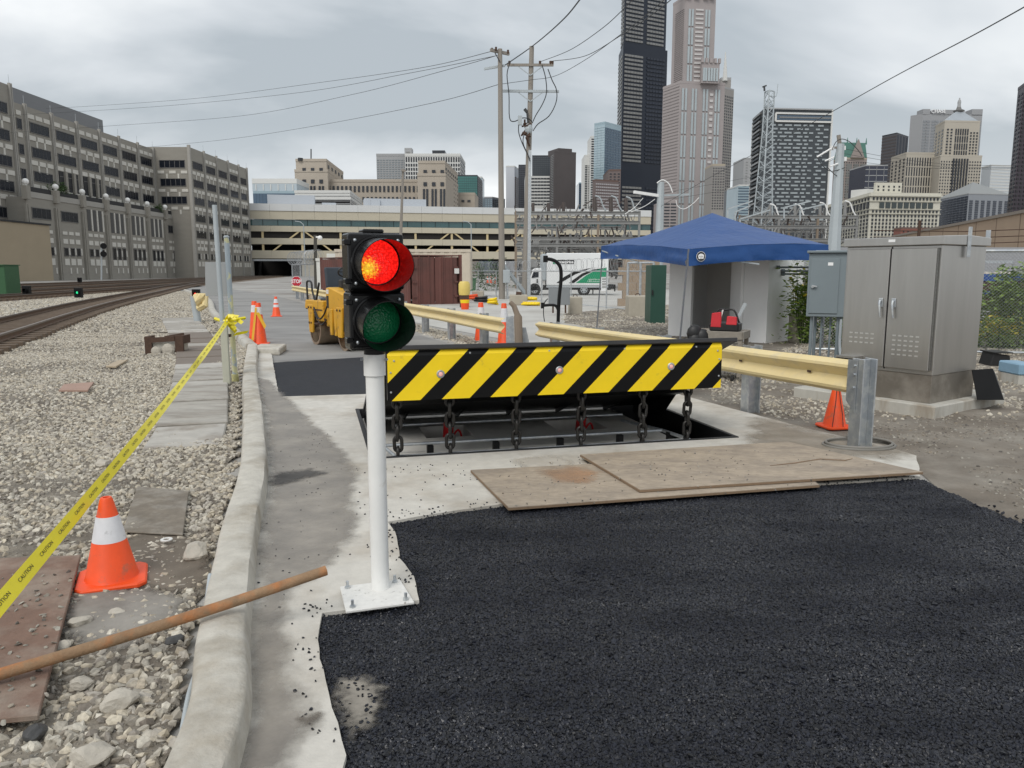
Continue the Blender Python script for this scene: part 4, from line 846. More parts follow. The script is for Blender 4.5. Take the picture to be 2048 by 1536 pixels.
gt = thing('guardrail_end', 'crumpled pale yellow guardrail end on a dark post beyond the walkway', 'guardrail', G(395, 645))
part('post', MB().cyl(G(396, 646), at(387, 592, G(396, 646).y), .11, n=10), m_galvpaint, gt, world=True, smooth=40)
yq = G(396, 646).y - .1
part('crushed_beam', MB().tube([at(392, 590, yq), at(398, 603, yq - .1), at(404, 592, yq - .1), at(412, 588, yq), at(410, 610, yq - .1), at(398, 616, yq)], [.1, .16, .13, .08, .1, .12], 7), m_rail, gt, world=True)
# ================================================================== STAINLESS CABINET ON ITS PAD
CA = atan2(-.82, .57)                     # local +x runs along the front to the near corner
CC = V((4.75, 8.62, 0))                   # near corner
cb = thing('utility_cabinet', 'large stainless steel double door cabinet on a concrete pad', 'cabinet', CC, CA)
CW, CD, CZ0, CZ1 = 1.14, 1.02, .15, 2.05  # local: x from -CW..0 along the front, y from 0..CD away
# local frame: x toward the near corner, y = rotate +90 (away to the right)
part('plinth', MB().box(-CW + .01, -.01, .01, CD - .01, CZ0, .47), mat('plinth_steel', (.30, .275, .24), .42, .8, var=.15, vs=3, col2=(.40, .37, .33), c2s=3, c2=(.45, .65)), cb, bev=.004)
part('body', MB().box(-CW, 0, 0, CD, .472, 1.93), m_stain, cb, bev=.006)
part('roof', MB().ext([(-CW - .03, -.04, 1.932), (-CW - .03, -.04, 2.03), (-CW - .03, CD * .5, 2.05), (-CW - .03, CD + .04, 2.03), (-CW - .03, CD + .04, 1.932)], (CW + .06, 0, 0)), m_stain, cb, bev=.008)
doors = []
for x0, x1 in ((-CW + .03, -CW * .5 - .008), (-CW * .5 + .008, -.045)):
    d_ = part('door', MB().box(x0, x1, -.028, -.002, .52, 1.90), m_stain, cb, bev=.006); doors.append((d_, x0, x1))
part('door_gap', MB().box(-CW * .5 - .0075, -CW * .5 + .0075, -.006, -.001, .5, 1.92), m_blackm, cb)
part('hinge_strip', MB().box(-.043, -.022, -.02, -.001, .53, 1.90), mat('hinge_steel', (.18, .18, .17), .5, .7, var=.3, vs=40), cb)
slot = None
for d_, x0, x1 in doors:
    xc = (x0 + x1) / 2
    for r_ in range(5):
        for c_ in range(5):
            if d_ is doors[0][0] and r_ > 2: continue
            if slot is None: slot = part('louvre_slot', MB().box(-.019, .019, -.004, 0, -.008, .008), mat('louvre_bright', (.62, .62, .60), .35, .6, var=.05), d_); q = slot
            else: q = child_copy(slot, d_)
            q.location = (xc - .02 + (c_ - 2) * .068, -.0285, .90 - r_ * .055)
    hx = x1 - .07 if d_ is doors[0][0] else x0 + .07
    h_ = part('handle', MB().box(hx - .028, hx + .028, -.042, -.028, 1.22, 1.33), m_galv, d_, bev=.012, seg=2)
    part('lever', MB().tube([(hx, -.05, 1.30), (hx, -.062, 1.27), (hx + .012, -.066, 1.16), (hx + .02, -.06, 1.10)], [.016, .016, .013, .01], 8), m_galv, h_, smooth=60)
hd = part('meter_hood', MB().box(-CW + .06, -CW + .31, -.20, -.03, .60, .625).box(-CW + .30, -CW + .31, -.20, -.03, .46, .60).box(-CW + .06, -CW + .07, -.20, -.03, .46, .6), m_stain, cb)
part('meter_dark', MB().box(-CW + .075, -CW + .295, -.032, -.029, .47, .60), m_blackm, cb)
part('label_plate', MB().box(-.60, -.52, -.0435, -.0405, 1.975, 2.005), m_text, cb)
for x, y in ((.035, .52), (.035, .98)):
    part('lifting_lug', MB().box(x - .004, x + .004, y - .04, y + .04, 1.80, 2.14), m_galv, cb, bev=.002) if y < .9 else part('lifting_lug', MB().box(-.03, .02, y + .06, y + .07, 1.95, 2.12), m_galv, cb)
pd = structure('cabinet_pad', MB().box(-CW - .55, .12, -.14, CD + .55, -.02, .148), m_pad, bev=.012); pd.location = CC; pd.rotation_euler = (0, 0, CA)
bpn = thing('bent_sheet_metal', 'bent black metal panel leaning behind the stainless cabinet', 'panel', G(1975, 800, .15))
yp = G(1975, 800, .15).y
part('sheet', MB().ext([at(1944, 740, yp + .1), at(1984, 737, yp + .1), at(2006, 800, yp), at(1955, 800, yp)], (0, .01, 0)), m_blackm, bpn, world=True)
part('flange', MB().ext([at(1984, 737, yp + .1), at(1990, 748, yp + .3), at(2007, 800, yp + .2), at(2006, 800, yp)], (.01, 0, 0)), m_blackm, bpn, world=True)
# grey electrical box on pipe legs
EB = 11.4; eb = thing('electrical_box', 'blue grey electrical box on conduit legs left of the stainless cabinet', 'electrical box', V((xa(1645, EB), EB, 0)), radians(-22))
ew, eh0, eh1, edp = .56, .98, 1.90, .34
part('enclosure', MB().box(-ew / 2, ew / 2, -edp / 2, edp / 2, eh0, eh1), m_boxgrey, eb, bev=.008)
part('rain_hood', MB().box(-ew / 2 - .03, ew / 2 + .03, -edp / 2 - .05, edp / 2 + .02, eh1 + .001, eh1 + .035), m_boxgrey, eb, bev=.006)
dd = part('door', MB().box(-ew / 2 + .03, ew / 2 - .14, -edp / 2 - .016, -edp / 2 - .002, eh0 + .05, eh1 - .08), m_boxgrey, eb, bev=.005)
part('latch', MB().cyl((-ew / 2 + .07, -edp / 2 - .016, 1.42), (-ew / 2 + .07, -edp / 2 - .045, 1.42), .022, n=12).bar((-ew / 2 + .07, -edp / 2 - .045, 1.43), (-ew / 2 + .13, -edp / 2 - .05, 1.42), .02, .02), m_galv, dd)
part('tag', MB().box(-.02, .05, -edp / 2 - .0195, -edp / 2 - .0175, 1.72, 1.765), m_text, dd)
for x, y in ((-.2, -.08), (-.15, .05), (-.06, -.02), (.06, 0), (.16, -.08), (.2, .06)): part('conduit', MB().cyl((x, y, .0), (x, y, eh0 + .01), .024 if abs(x) > .1 else .016, n=10), m_boxgrey, eb, smooth=40)
part('flex_conduit', MB().tube(smooth_path([(.2, -.12, .95), (.2, -.14, .6), (.24, -.2, .40), (.42, -.25, .34), (.6, -.2, .34)], 5), .02, 8), m_galvpaint, eb, smooth=60)
part('junction_box', MB().box(.26, .5, -.1, .1, .18, .42), m_boxgrey, eb, bev=.006)
# coiled hose by the end post
hp = []
for k in range(90): a = k * .16; hp.append(V((3.22 + .34 * cos(a) * (1 - k * .002), 6.98 + .22 * sin(a), .04 + .0005 * k)))
wsingle('hose', 'grey cable coiled on the dirt round the guardrail end post', 'hose', MB().tube(hp, .012, 6), mat('hose_grey', (.22, .21, .19), .6, var=.1), smooth=60)
# ================================================================== BLUE CANOPY TENT
FC_, LC_ = V((xa(1377, 15.6, 2.0), 15.6, 0)), V((xa(1203, 20.6, 2.0), 20.6, 0)); dr_ = (FC_ - LC_); pr_ = V((-dr_.y, dr_.x, 0)).normalized()
if pr_.x < 0: pr_ = -pr_
RC_ = FC_ + pr_ * 3.15; BC_ = LC_ + pr_ * 3.15
zt = [hz(498, 15.6), hz(492, 20.6), hz(488, 16.6) - .02, 2.25]; PK = V((xa(1425, 18.4, 3.1), 18.4, hz(426, 18.4)))
tn = thing('canopy_tent', 'blue pop up canopy tent standing over the white booth', 'canopy', V((LC_.x, LC_.y, 0)))
cs = [FC_ + V((0, 0, zt[0])), RC_ + V((0, 0, zt[2])), BC_ + V((0, 0, zt[3])), LC_ + V((0, 0, zt[1]))]
tm = MB()
for i in range(4):
    a, b = cs[i], cs[(i + 1) % 4]; n = 12; base = len(tm.v)
    for j in range(n + 1):
        for k in range(n + 1):
            s, t = j / n, k / n; e_ = a.lerp(b, t); p = e_.lerp(PK, s); sag = .05 * sin(pi * s) * (1 - .4 * sin(pi * t)) - .05 * sin(pi * t) * (1 - s) ** 2
            tm.v.append(p - V((0, 0, sag + .03 * noise.noise(p * 1.6) * sin(pi * min(1, s * 1.3 + .1)))))
    for j in range(n):
        for k in range(n): q = base + j * (n + 1) + k; tm.f.append([q, q + 1, q + n + 2, q + n + 1]); tm.mi.append(0)
part('canopy', tm, m_blue, tn, world=True, smooth=30)
for i in range(4):
    a, b = cs[i], cs[(i + 1) % 4]; n = 30; vm_ = MB(); out = (b - a).cross(V((0, 0, 1))).normalized(); hgt = .34
    if out.dot(a - PK) < 0: out = -out
    for j in range(n + 1):
        t = j / n; p = a.lerp(b, t) + V((0, 0, .045 * sin(pi * t)))
        for k in range(5):
            s = k / 4; vm_.v.append(p + out * (.012 + .09 * s * noise.noise(V((t * 9 + i * 7, s * 2, 1))) + .02 * s) - V((0, 0, hgt * s * (1 - .05 * sin(pi * t)))))
    for j in range(n):
        for k in range(4): q = j * 5 + k; vm_.f.append([q, q + 5, q + 6, q + 1]); vm_.mi.append(0)
    part('valance', vm_, m_blue, tn, world=True, smooth=60)
lg = [(at(1205, 505, 20.6), at(1193, 655, 20.6)), (FC_ + V((0, 0, zt[0])), at(1357, 716, 15.6) * 1.0), (RC_ + V((0, 0, zt[2] - .1)), V((RC_.x, RC_.y, 0))), (BC_ + V((0, 0, zt[3] - .1)), V((BC_.x, BC_.y, 0)))]
for a, b in lg: part('leg', MB().bar(a, (b.x, b.y, 0.0), .03, .03), mat('tent_leg_grey', (.16, .17, .19), .5, .3, var=.05), tn, world=True)
for i in (0, 1, 2, 3): part('truss_bar', MB().bar(cs[i] - V((0, 0, .12)), (cs[i].lerp(cs[(i + 1) % 4], .5)) - V((0, 0, .35)), .02, .03), m_galvpaint, tn, world=True)
ff = (cs[1] - cs[0]).normalized(); ol = cs[0].lerp(cs[1], .075) - V((0, 0, .155)); on_ = ff.cross(V((0, 0, 1))).normalized(); on_ = on_ if on_.dot(-cs[0]) > 0 else -on_
Mo = face_M(ol + on_ * .075, ff, on_)
lgp = part('badge', MB().lathe([(0, 0), (.10, 0), (.10, .002)], 26, Mo), m_text, tn, world=True)
k_ = Mo @ Matrix.Translation((0, 0, .004)); part('badge_ring', MB().lathe([(.078, 0), (.09, 0), (.09, .001), (.078, .001), (.078, 0)], 26, k_), m_hblack, lgp, world=False).location = -V((LC_.x, LC_.y, 0))
for nm_, mt_, prof in (('badge_field', m_hblack, [(0, 0), (.078, 0), (.078, .001)]),): part(nm_, MB().lathe(prof, 26, Mo @ Matrix.Translation((0, 0, .003))), mt_, lgp, world=True)
arch = [Mo @ V((.066 * cos(a), .052 * sin(a) + .004, .006)) for a in [pi * k / 12 for k in range(13)]] + [Mo @ V((-.05, -.05, .006)), Mo @ V((.05, -.05, .006))]
part('badge_arch', MB().ext(arch, on_ * .001), m_text, lgp, world=True)
for x_, y_ in ((-.03, 0), (0, .004), (.03, 0), (-.012, -.028), (.014, -.028)): part('badge_mark', MB().ext([Mo @ V((x_ - .010, y_ - .006, .008)), Mo @ V((x_ + .012, y_ - .008, .008)), Mo @ V((x_ + .004, y_ + .008, .008))], on_ * .001), m_hblack, lgp, world=True)
# ================================================================== WHITE BOOTH
A_, C_ = V((3.93, 19.4, 0)), V((5.78, 17.5, 0)); fd = (C_ - A_).normalized(); fn = V((-fd.y, fd.x, 0)); fn = -fn if fn.y < 0 else fn
bt = thing('guard_booth', 'white panel guard booth with an open door under the blue canopy', 'booth', A_); BH = 2.12
def bq(s, d, z): return A_ + fd * s + fn * d + V((0, 0, z))
FW, DP = (C_ - A_).length, 1.7
def wall(s0, s1, d0, d1, z0, z1): return MB().ext([bq(s0, d0, z0), bq(s1, d0, z0), bq(s1, d1, z0), bq(s0, d1, z0)], (0, 0, z1 - z0))
part('front_panel', wall(0, .62, 0, .06, 0, BH), m_boothw, bt, world=True, bev=.004)
part('front_panel', wall(2.02, FW, 0, .06, 0, BH), m_boothw, bt, world=True, bev=.004)
part('lintel', wall(.62, 2.02, 0, .06, 1.98, BH), m_boothw, bt, world=True)
part('side_panel', wall(FW - .06, FW, .06, DP, 0, BH), m_boothw, bt, world=True); part('side_panel', wall(0, .06, .06, DP, 0, BH), m_boothw, bt, world=True)
part('back_panel', wall(.06, FW - .06, DP - .05, DP, 0, BH), m_boothi, bt, world=True)
part('roof', wall(-.04, FW + .04, -.04, DP + .04, BH, BH + .08), m_boothw, bt, world=True)
part('door_frame', wall(.60, .66, -.02, .08, 0, 2.0), m_boothw, bt, world=True, bev=.004); part('door_frame', wall(1.98, 2.05, -.025, .08, 0, 2.0), m_boothw, bt, world=True, bev=.004)
dl = V(bq(1.97, .09, 0)); d2 = bq(1.35, .62, 0); part('door', MB().ext([dl, dl + V((.04, .02, 0)), d2 + V((.04, .02, 0)), d2], (0, 0, 1.96)), m_boothw, bt, world=True)
part('control_cabinet', wall(1.2, 1.75, DP - .35, DP - .06, .7, 1.55), m_blackp, bt, world=True)
part('wall_conduit', MB().tube([bq(1.62, DP - .08, 1.55), bq(1.62, DP - .08, BH)], .03, 8), m_boxgrey, bt, world=True)
for k, z in enumerate((1.72, 1.64, 1.57)):
    e0 = C_ + fn * (.35 + .25 * (k > 0)) + fd * .02 + V((0, 0, z)); part('wall_pipe', MB().cyl(e0, V((xa(1720, 16.2), 16.2, z)), .022, n=8).cyl(e0 - V((.02, 0, 0)), e0 + V((.05, -.02, 0)), .045, n=10), m_boxgrey, bt, world=True)
part('security_lamp', MB().box(-.06, .12, -.05, .05, 0, .06).tf(Matrix.Translation(C_ + fn * .7 + fd * .06 + V((0, 0, 1.95)))), m_galvpaint, bt, world=True)
# cart with tool bag and a jacket
cy = 11.7; ct = thing('tool_cart', 'weathered wooden work cart standing before the booth door', 'cart', V((xa(1438, cy), cy, 0)), radians(-28))
cw_, cdp, czt = .74, .5, .74
part('tray', MB().box(-cw_ / 2, cw_ / 2, -cdp / 2, cdp / 2, czt - .02, czt).box(-cw_ / 2, cw_ / 2, -cdp / 2 - .02, -cdp / 2, czt - .1, czt + .015).box(-cw_ / 2, cw_ / 2, cdp / 2, cdp / 2 + .02, czt - .1, czt + .015).box(-cw_ / 2 - .02, -cw_ / 2, -cdp / 2, cdp / 2, czt - .1, czt + .015).box(cw_ / 2, cw_ / 2 + .02, -cdp / 2, cdp / 2, czt - .1, czt + .015), m_oldwood, ct, bev=.004)
for sx in (-1, 1):
    for sy in (-1, 1): part('leg', MB().box(sx * (cw_ / 2 - .03) - .03, sx * (cw_ / 2 - .03) + .03, sy * (cdp / 2 - .03) - .03, sy * (cdp / 2 - .03) + .03, .08, czt - .021), m_oldwood, ct)
part('lower_shelf', MB().box(-cw_ / 2 + .062, cw_ / 2 - .062, -cdp / 2, cdp / 2, .2, .24), m_oldwood, ct)
for sx in (-1, 1):
    for sy in (-1, 1): part('wheel', MB().cyl((sx * .24 - .02, sy * .2, .05), (sx * .24 + .02, sy * .2, .05), .05, n=14), m_tyre, ct, smooth=40)
tbg = thing('tool_bag', 'red and black open tool bag full of tools on the cart', 'tool bag', V((xa(1447, cy), cy, czt + .002)), radians(-28))
part('tub', MB().ext([(-.22, -.13, 0), (.22, -.13, 0), (.22, .13, 0), (-.22, .13, 0)], (0, 0, .13)), m_blackp, tbg, bev=.02)
part('red_pocket', MB().ext([(-.2, -.135, .06), (-.04, -.14, .06), (-.05, -.12, .29), (-.19, -.12, .27)], (0, .05, 0)), m_red, tbg, bev=.008); part('red_pocket', MB().ext([(.03, -.135, .1), (.19, -.14, .1), (.18, -.12, .22), (.04, -.12, .23)], (0, .06, 0)), m_red, tbg, bev=.008)
part('handle', MB().tube(smooth_path([(-.2, 0, .13), (-.12, 0, .31), (0, 0, .32), (.12, 0, .31), (.2, 0, .13)], 5), .014, 7), m_blackp, tbg, smooth=60)
part('tool', MB().bar((.14, .02, .13), (.27, .04, .42), .03, .05), m_galvpaint, tbg); part('tool', MB().bar((-.1, .03, .13), (-.06, .04, .32), .12, .02), m_whitepl, tbg)
jk = MB(); jp = V((xa(1388, cy - .1), cy - .1, 0))
for k in range(7): jk.sphere(jp + V((random.uniform(-.07, .10), random.uniform(-.05, .05), .5 + k * .035)), .11, 9, 6, (1.1, .6, random.uniform(.9, 1.8)))
wsingle('jacket', 'black jacket heaped over the left end of the cart', 'jacket', jk, m_blackp, smooth=60)
# ================================================================== ROLLER
rl = thing('road_roller', 'yellow ride on tandem road roller parked on the old road', 'road roller', (G(634, 689) + G(694, 702)) / 2, 0)
f_, r__ = G(694, 702), G(636, 689); ra = atan2((f_ - r__).y, (f_ - r__).x); rl.rotation_euler = (0, 0, ra); rl.location += V((-sin(ra), cos(ra), 0)) * .50; WB = (f_ - r__).length / 2
for sx in (-1, 1):
    dm = part('drum', MB().lathe([(.30, -.44), (.35, -.44), (.35, .44), (.30, .44)], 40, Matrix.Translation((sx * WB, -.1, .35)) @ Matrix.Rotation(pi / 2, 4, 'X')), m_drum, rl, smooth=40)
    part('drum_web', MB().cyl((sx * WB, -.38, .35), (sx * WB, .18, .35), .305, n=32).cyl((sx * WB, -.60, .35), (sx * WB, .4, .35), .06, n=10), m_drum if sx < 0 else m_rollery, dm, smooth=40)
    fk = MB(); y_ = -.60
    for y_ in (-.64, .38): fk.ext([(sx * WB - .10, y_, .28), (sx * WB + .10, y_, .28), (sx * WB + .16, y_, .9), (sx * WB - .16, y_, .9)], (0, .05, 0))
    part('fork', fk, m_rollery, rl, bev=.01); part('scraper', MB().box(sx * WB - .42 if sx < 0 else sx * WB + .38, sx * WB - .38 if sx < 0 else sx * WB + .42, -.5, .3, .42, .55), m_blackp, rl)
part('rear_frame', MB().ext([(-WB - .42, -.62, .80), (-WB - .36, -.62, 1.0), (-.12, -.62, 1.0), (-.12, -.62, .55), (-WB + .34, -.62, .55), (-WB + .2, -.62, .76)], (0, 1.02, 0)), m_rollery, rl, bev=.02)
part('front_hood', MB().ext([(-.02, -.58, .45), (-.02, -.58, 1.28), (.18, -.58, 1.30), (WB + .38, -.58, 1.12), (WB + .42, -.58, .78), (.3, -.58, .5)], (0, .94, 0)), m_rollery, rl, bev=.02)
part('hood_grille', MB().box(.03, .15, -.586, -.579, .86, 1.12), m_blackp, rl); part('decal', MB().box(.03, .16, -.586, -.579, 1.16, 1.25), m_whitepl, rl)
for x in (.3, .55): part('link_bracket', MB().ext([(x, -.63, .3), (x + .1, -.63, .3), (x + .14, -.63, .85), (x - .02, -.63, .85)], (0, .05, 0)), m_rollery, rl, bev=.01)
part('articulation', MB().cyl((-.07, -.1, .35), (-.07, -.1, .9), .12, n=14).box(-.1, .06, -.5, .3, .3, .5), m_rustd, rl)
st = part('seat', MB().box(-.5, -.06, -.40, .12, 1.20, 1.30), m_seat, rl, bev=.03, seg=2); part('backrest', MB().ext([(-.50, -.40, 1.28), (-.42, -.40, 1.28), (-.50, -.40, 1.72), (-.58, -.40, 1.72)], (0, .52, 0)), m_seat, st, bev=.03, seg=2)
part('pedestal', MB().box(-.36, -.16, -.25, -.02, 1.0, 1.2), m_blackp, rl)
part('steering_wheel', MB().tube([V((.10 + .05 * sin(a) * .6, -.14 + .19 * cos(a), 1.62 + .19 * sin(a) * .55)) for a in [2 * pi * k / 20 for k in range(20)]], .018, 6, True).cyl((.22, -.14, 1.28), (.10, -.14, 1.62), .025, n=8).bar((.08, -.33, 1.62), (.08, .05, 1.62), .02, .02), m_blackp, rl, smooth=50)
part('console', MB().box(.16, .34, -.36, .08, 1.28, 1.46), m_blackp, rl, bev=.02)
for y_ in (-.58, .3): part('grab_rail', MB().tube(smooth_path([(-WB - .30, y_, .98), (-WB - .32, y_, 1.36), (-WB - .2, y_, 1.42), (-WB - .02, y_, 1.38), (-WB + .02, y_, 1.2), (-WB + .18, y_, .98)], 3), .022, 7), m_blackp, rl, smooth=60)
part('hydraulic_hose', MB().tube(smooth_path([(-WB + .3, -.66, .85), (-.2, -.68, .62), (.05, -.66, .72), (.25, -.66, .9)], 5), .018, 6), m_blackp, rl, smooth=60)
part('hydraulic_hose', MB().tube(smooth_path([(-WB + .28, -.65, .75), (-.1, -.68, .5), (.2, -.66, .62)], 5), .014, 6), m_blackp, rl, smooth=60)
for x_, z_ in ((-WB - .08, .84), (-WB + .08, .84), (-WB - .06, .5), (-WB + .06, .5), (WB - .08, .84), (WB + .08, .84), (.06, .62), (.06, .52)): part('bolt', MB().cyl((x_, -.66, z_), (x_, -.63, z_), .022, n=8), m_rustd, rl)
part('step_plate', MB().box(-.34, -.14, -.74, -.62, .5, .53), m_rustd, rl); part('headlight', MB().cyl((-WB - .36, -.5, 1.06), (-WB - .44, -.5, 1.06), .06, n=14), m_whitepl, rl)
part('frame_seam', MB().box(-WB - .30, -.14, -.632, -.621, .79, .815), m_rustd, rl)
part('lever', MB().bar((-WB + .02, -.5, .98), (-WB + .24, -.5, 1.38), .03, .05), m_blackp, rl); part('rag', MB().sphere((-WB + .35, -.4, 1.02), .08, 8, 6, (1.8, 1.6, .6)), m_seat, rl)
# ================================================================== CONTAINERS
def corrug(a, b, z0, z1, amp, step, out):
    mb = MB(); n = max(1, int((b - a).length / step)); d = (b - a) / n; pts = []
    for i in range(n):
        p = a + d * i; pts += [p, p + d * .36, p + d * .5 + out * amp, p + d * .86 + out * amp]
    pts.append(b)
    for p in pts: mb.v += [p + V((0, 0, z0)), p + V((0, 0, z1))]
    for i in range(len(pts) - 1): mb.f.append([2 * i, 2 * i + 2, 2 * i + 3, 2 * i + 1]); mb.mi.append(0)
    return mb
k1, k2 = V((xa(818, 37.4), 37.4, -.1)), V((xa(645, 46.5), 46.5, -.1)); kd = (k2 - k1).normalized(); kn_ = V((kd.y, -kd.x, 0)); kn_ = kn_ if kn_.x > 0 else -kn_; k3 = V((xa(921, 38.6), 38.6, -.1)); kn_ = (k3 - k1).normalized(); KW = (k3 - k1).length; KH = 2.5
cn_ = thing('shipping_container', 'oxide red corrugated shipping container with its doors toward the camera', 'container', k1)
part('side_wall', corrug(k1 + kd * .05, k2, .15, KH - .1, -.04, .28, -kn_ * -1), m_cont, cn_, world=True); part('side_wall', corrug(k3 + kd * .05, k3 + (k2 - k1), .15, KH - .1, .04, .28, kn_ * -1), m_cont, cn_, world=True)
part('roof', MB().ext([k1 + V((0, 0, KH - .06)), k2 + V((0, 0, KH - .06)), k2 + k3 - k1 + V((0, 0, KH - .06)), k3 + V((0, 0, KH - .06))], (0, 0, .06)), m_cont, cn_, world=True)
for p in (k1, k2, k3, k2 + k3 - k1): part('corner_post', MB().ext([p + kd * -.06 - kn_ * .06, p - kd * .06 + kn_ * .06, p + kd * .06 + kn_ * .06, p + kd * .06 - kn_ * .06], (0, 0, KH + .02)), m_cont, cn_, world=True)
part('base_rail', MB().bar(k1 + V((0, 0, .08)), k2 + V((0, 0, .08)), .12, .16).bar(k1 + V((0, 0, .08)), k3 + V((0, 0, .08)), .12, .16), m_cont, cn_, world=True)
for s0, s1 in ((.06, .495), (.505, .94)):
    a, b = k1.lerp(k3, s0), k1.lerp(k3, s1); dq = part('door', corrug(a, b, .16, KH - .1, .03, .55, -kd), m_cont, cn_, world=True)
    for t in (.3, .72):
        q = a.lerp(b, t) - kd * .09; part('lock_rod', MB().cyl(q + V((0, 0, .12)), q + V((0, 0, KH - .05)), .025, n=6), m_cont, dq, world=True).location = V((0, 0, 0)) 
    for z in (.5, 1.2, 1.9):
        q = b if s1 > .8 else a; part('door_hinge', MB().bar(q - kd * .07 + V((0, 0, z)), q - kd * .07 + kn_ * (.2 if s0 < .3 else -.2) + V((0, 0, z)), .05, .08), m_cont, dq, world=True)
q = k1.lerp(k3, .86) - kd * .12; part('notice', MB().ext([q + V((0, 0, 1.6)), q + kn_ * .25 + V((0, 0, 1.6)), q + kn_ * .25 + V((0, 0, 1.85)), q + V((0, 0, 1.85))], -kd * .004), m_whitepl, cn_, world=True)
def simple_box_ct(label, u0, u1, y, vt, vb, depth, m, name='storage_container'):
    t = thing(name, label, 'container', V((xa((u0 + u1) / 2, y), y, 0))); zt_ = hz(vt, y); zb = max(-.2, hz(vb, y)); x0, x1 = xa(u0, y, 1), xa(u1, y, 1)
    part('body', corrug(V((x0, y, 0)), V((x1, y, 0)), zb, zt_, .03, .5, V((0, -1, 0))), m, t, world=True); part('shell', MB().box(x0, x1, y + .01, y + depth, zb, zt_ + .02), m, t, world=True, bev=.02)
    part('roof_rail', MB().box(x0 - .03, x1 + .03, y - .06, y + .02, zt_ - .12, zt_ + .05), m, t, world=True); part('vent_box', MB().box(x0 + .6, x0 + 1.2, y + .3, y + .8, zt_ + .021, zt_ + .35), m, t, world=True); return t
simple_box_ct('cream storage container standing behind the red container', 672, 941, 47.6, 500, 580, 2.4, mat('cream_container', (.60, .53, .43), .65, var=.06))
simple_box_ct('narrow white trailer end left of the red container', 634, 646, 50, 518, 588, 6, mat('white_trailer', (.66, .66, .62), .6, var=.05), 'trailer')
# ================================================================== BOX TRUCK
TY = 52.0; tr = thing('box_truck', 'white rental box truck with green and black side stripe behind the fence', 'truck', V((xa(1140, TY), TY, 0)))
tx0, tx1 = xa(1093, TY, 1.5), xa(1217, TY, 1.5); zb0, zb1 = hz(571, TY), hz(506, TY); gz = hz(592, TY)
part('cargo_box', MB().box(tx0, tx1, TY, TY + 2.3, zb0, zb1), m_truckw, tr, world=True, bev=.05)
part('front_cap', MB().box(tx0 - .35, tx0 - .01, TY + .02, TY + 2.28, zb0 + .3, zb1 - .05), m_galvpaint, tr, world=True, bev=.12, seg=3)
part('chassis', MB().box(xa(1066, TY), tx1 + .2, TY + .3, TY + 2.0, hz(580, TY), zb0 - .005), m_blackp, tr, world=True); part('side_rail', MB().box(tx0, tx1, TY + .01, TY + .06, zb0 - .14, zb0 - .005), m_galv, tr, world=True)
c0 = xa(1058, TY, 1); cab = MB().ext([(c0, TY + .1, hz(584, TY)), (c0 - .02, TY + .1, hz(566, TY)), (c0 + .22, TY + .1, hz(541, TY)), (c0 + .42, TY + .1, hz(536, TY)), (xa(1084, TY), TY + .1, hz(537, TY)), (xa(1086, TY), TY + .1, hz(576, TY)), (xa(1084, TY), TY + .1, hz(582, TY))], (0, 2.0, 0))
part('cab', cab, m_truckw, tr, world=True, bev=.06, seg=2)
part('side_window', MB().ext([(c0 + .16, TY + .06, hz(556, TY)), (c0 + .30, TY + .06, hz(544, TY)), (xa(1077, TY), TY + .06, hz(544, TY)), (xa(1077, TY), TY + .06, hz(554, TY))], (0, .03, 0)), m_glassd, tr, world=True)
part('windscreen', MB().ext([(c0 - .012, TY + .2, hz(565, TY)), (c0 + .21, TY + .2, hz(542, TY)), (c0 + .18, TY + .2, hz(542, TY)), (c0 - .04, TY + .2, hz(565, TY))], (0, 1.8, 0)), m_glassd, tr, world=True)
part('side_mirror', MB().box(xa(1073, TY), xa(1075.5, TY), TY - .12, TY + .02, hz(566, TY), hz(558, TY)), m_blackp, tr, world=True); part('bumper', MB().box(c0 - .08, c0 + .3, TY + .12, TY + 2.06, gz + .3, gz + .55), m_blackp, tr, world=True, bev=.03)
for u in (1069, 1168):
    xw = xa(u, TY); r_ = .42; w_ = part('wheel', MB().lathe([(.24, -.14), (.40, -.14), (r_, -.10), (r_, .10), (.40, .14), (.24, .14)], 26, Matrix.Translation((xw, TY + .2, gz + r_)) @ Matrix.Rotation(pi / 2, 4, 'X')), m_tyre, tr, world=True, smooth=40)
    rm = MB().cyl((xw, TY + .10, gz + r_), (xw, TY + .3, gz + r_), .25, n=20); rm.v = [p - tr.location for p in rm.v]; part('rim', rm, m_galv, w_, smooth=40)
    hb = MB()
    for k in range(6): a = k * pi / 3; hb.cyl((xw + .16 * cos(a), TY + .095, gz + r_ + .16 * sin(a)), (xw + .16 * cos(a), TY + .099, gz + r_ + .16 * sin(a)), .045, n=8)
    hb.v = [p - tr.location for p in hb.v]; part('hand_hole', hb, m_blackp, w_, kind='stuff')
    part('mud_flap', MB().box(xw + .6, xw + .64, TY + .05, TY + .5, gz + .12, gz + .6), m_blackp, tr, world=True) if u > 1100 else None
part('liftgate', MB().box(tx1 + .02, tx1 + .5, TY + .1, TY + 2.1, hz(578, TY), hz(571, TY) + .06).box(tx1 + .42, tx1 + .5, TY + .1, TY + .2, hz(583, TY), hz(571, TY)), m_blackp, tr, world=True)
def tq(u, v): return V((xa(u, TY, 1.5), TY - .012, hz(v, TY)))
def decal(pix, m, dz=0.0): part('side_decal', MB().ext([tq(*p) - V((0, dz, 0)) for p in pix], (0, -.004, 0)), m, tr, world=True)
decal([(1152, 566), (1172, 551), (1192, 540), (1213, 535), (1213, 566)], m_green)
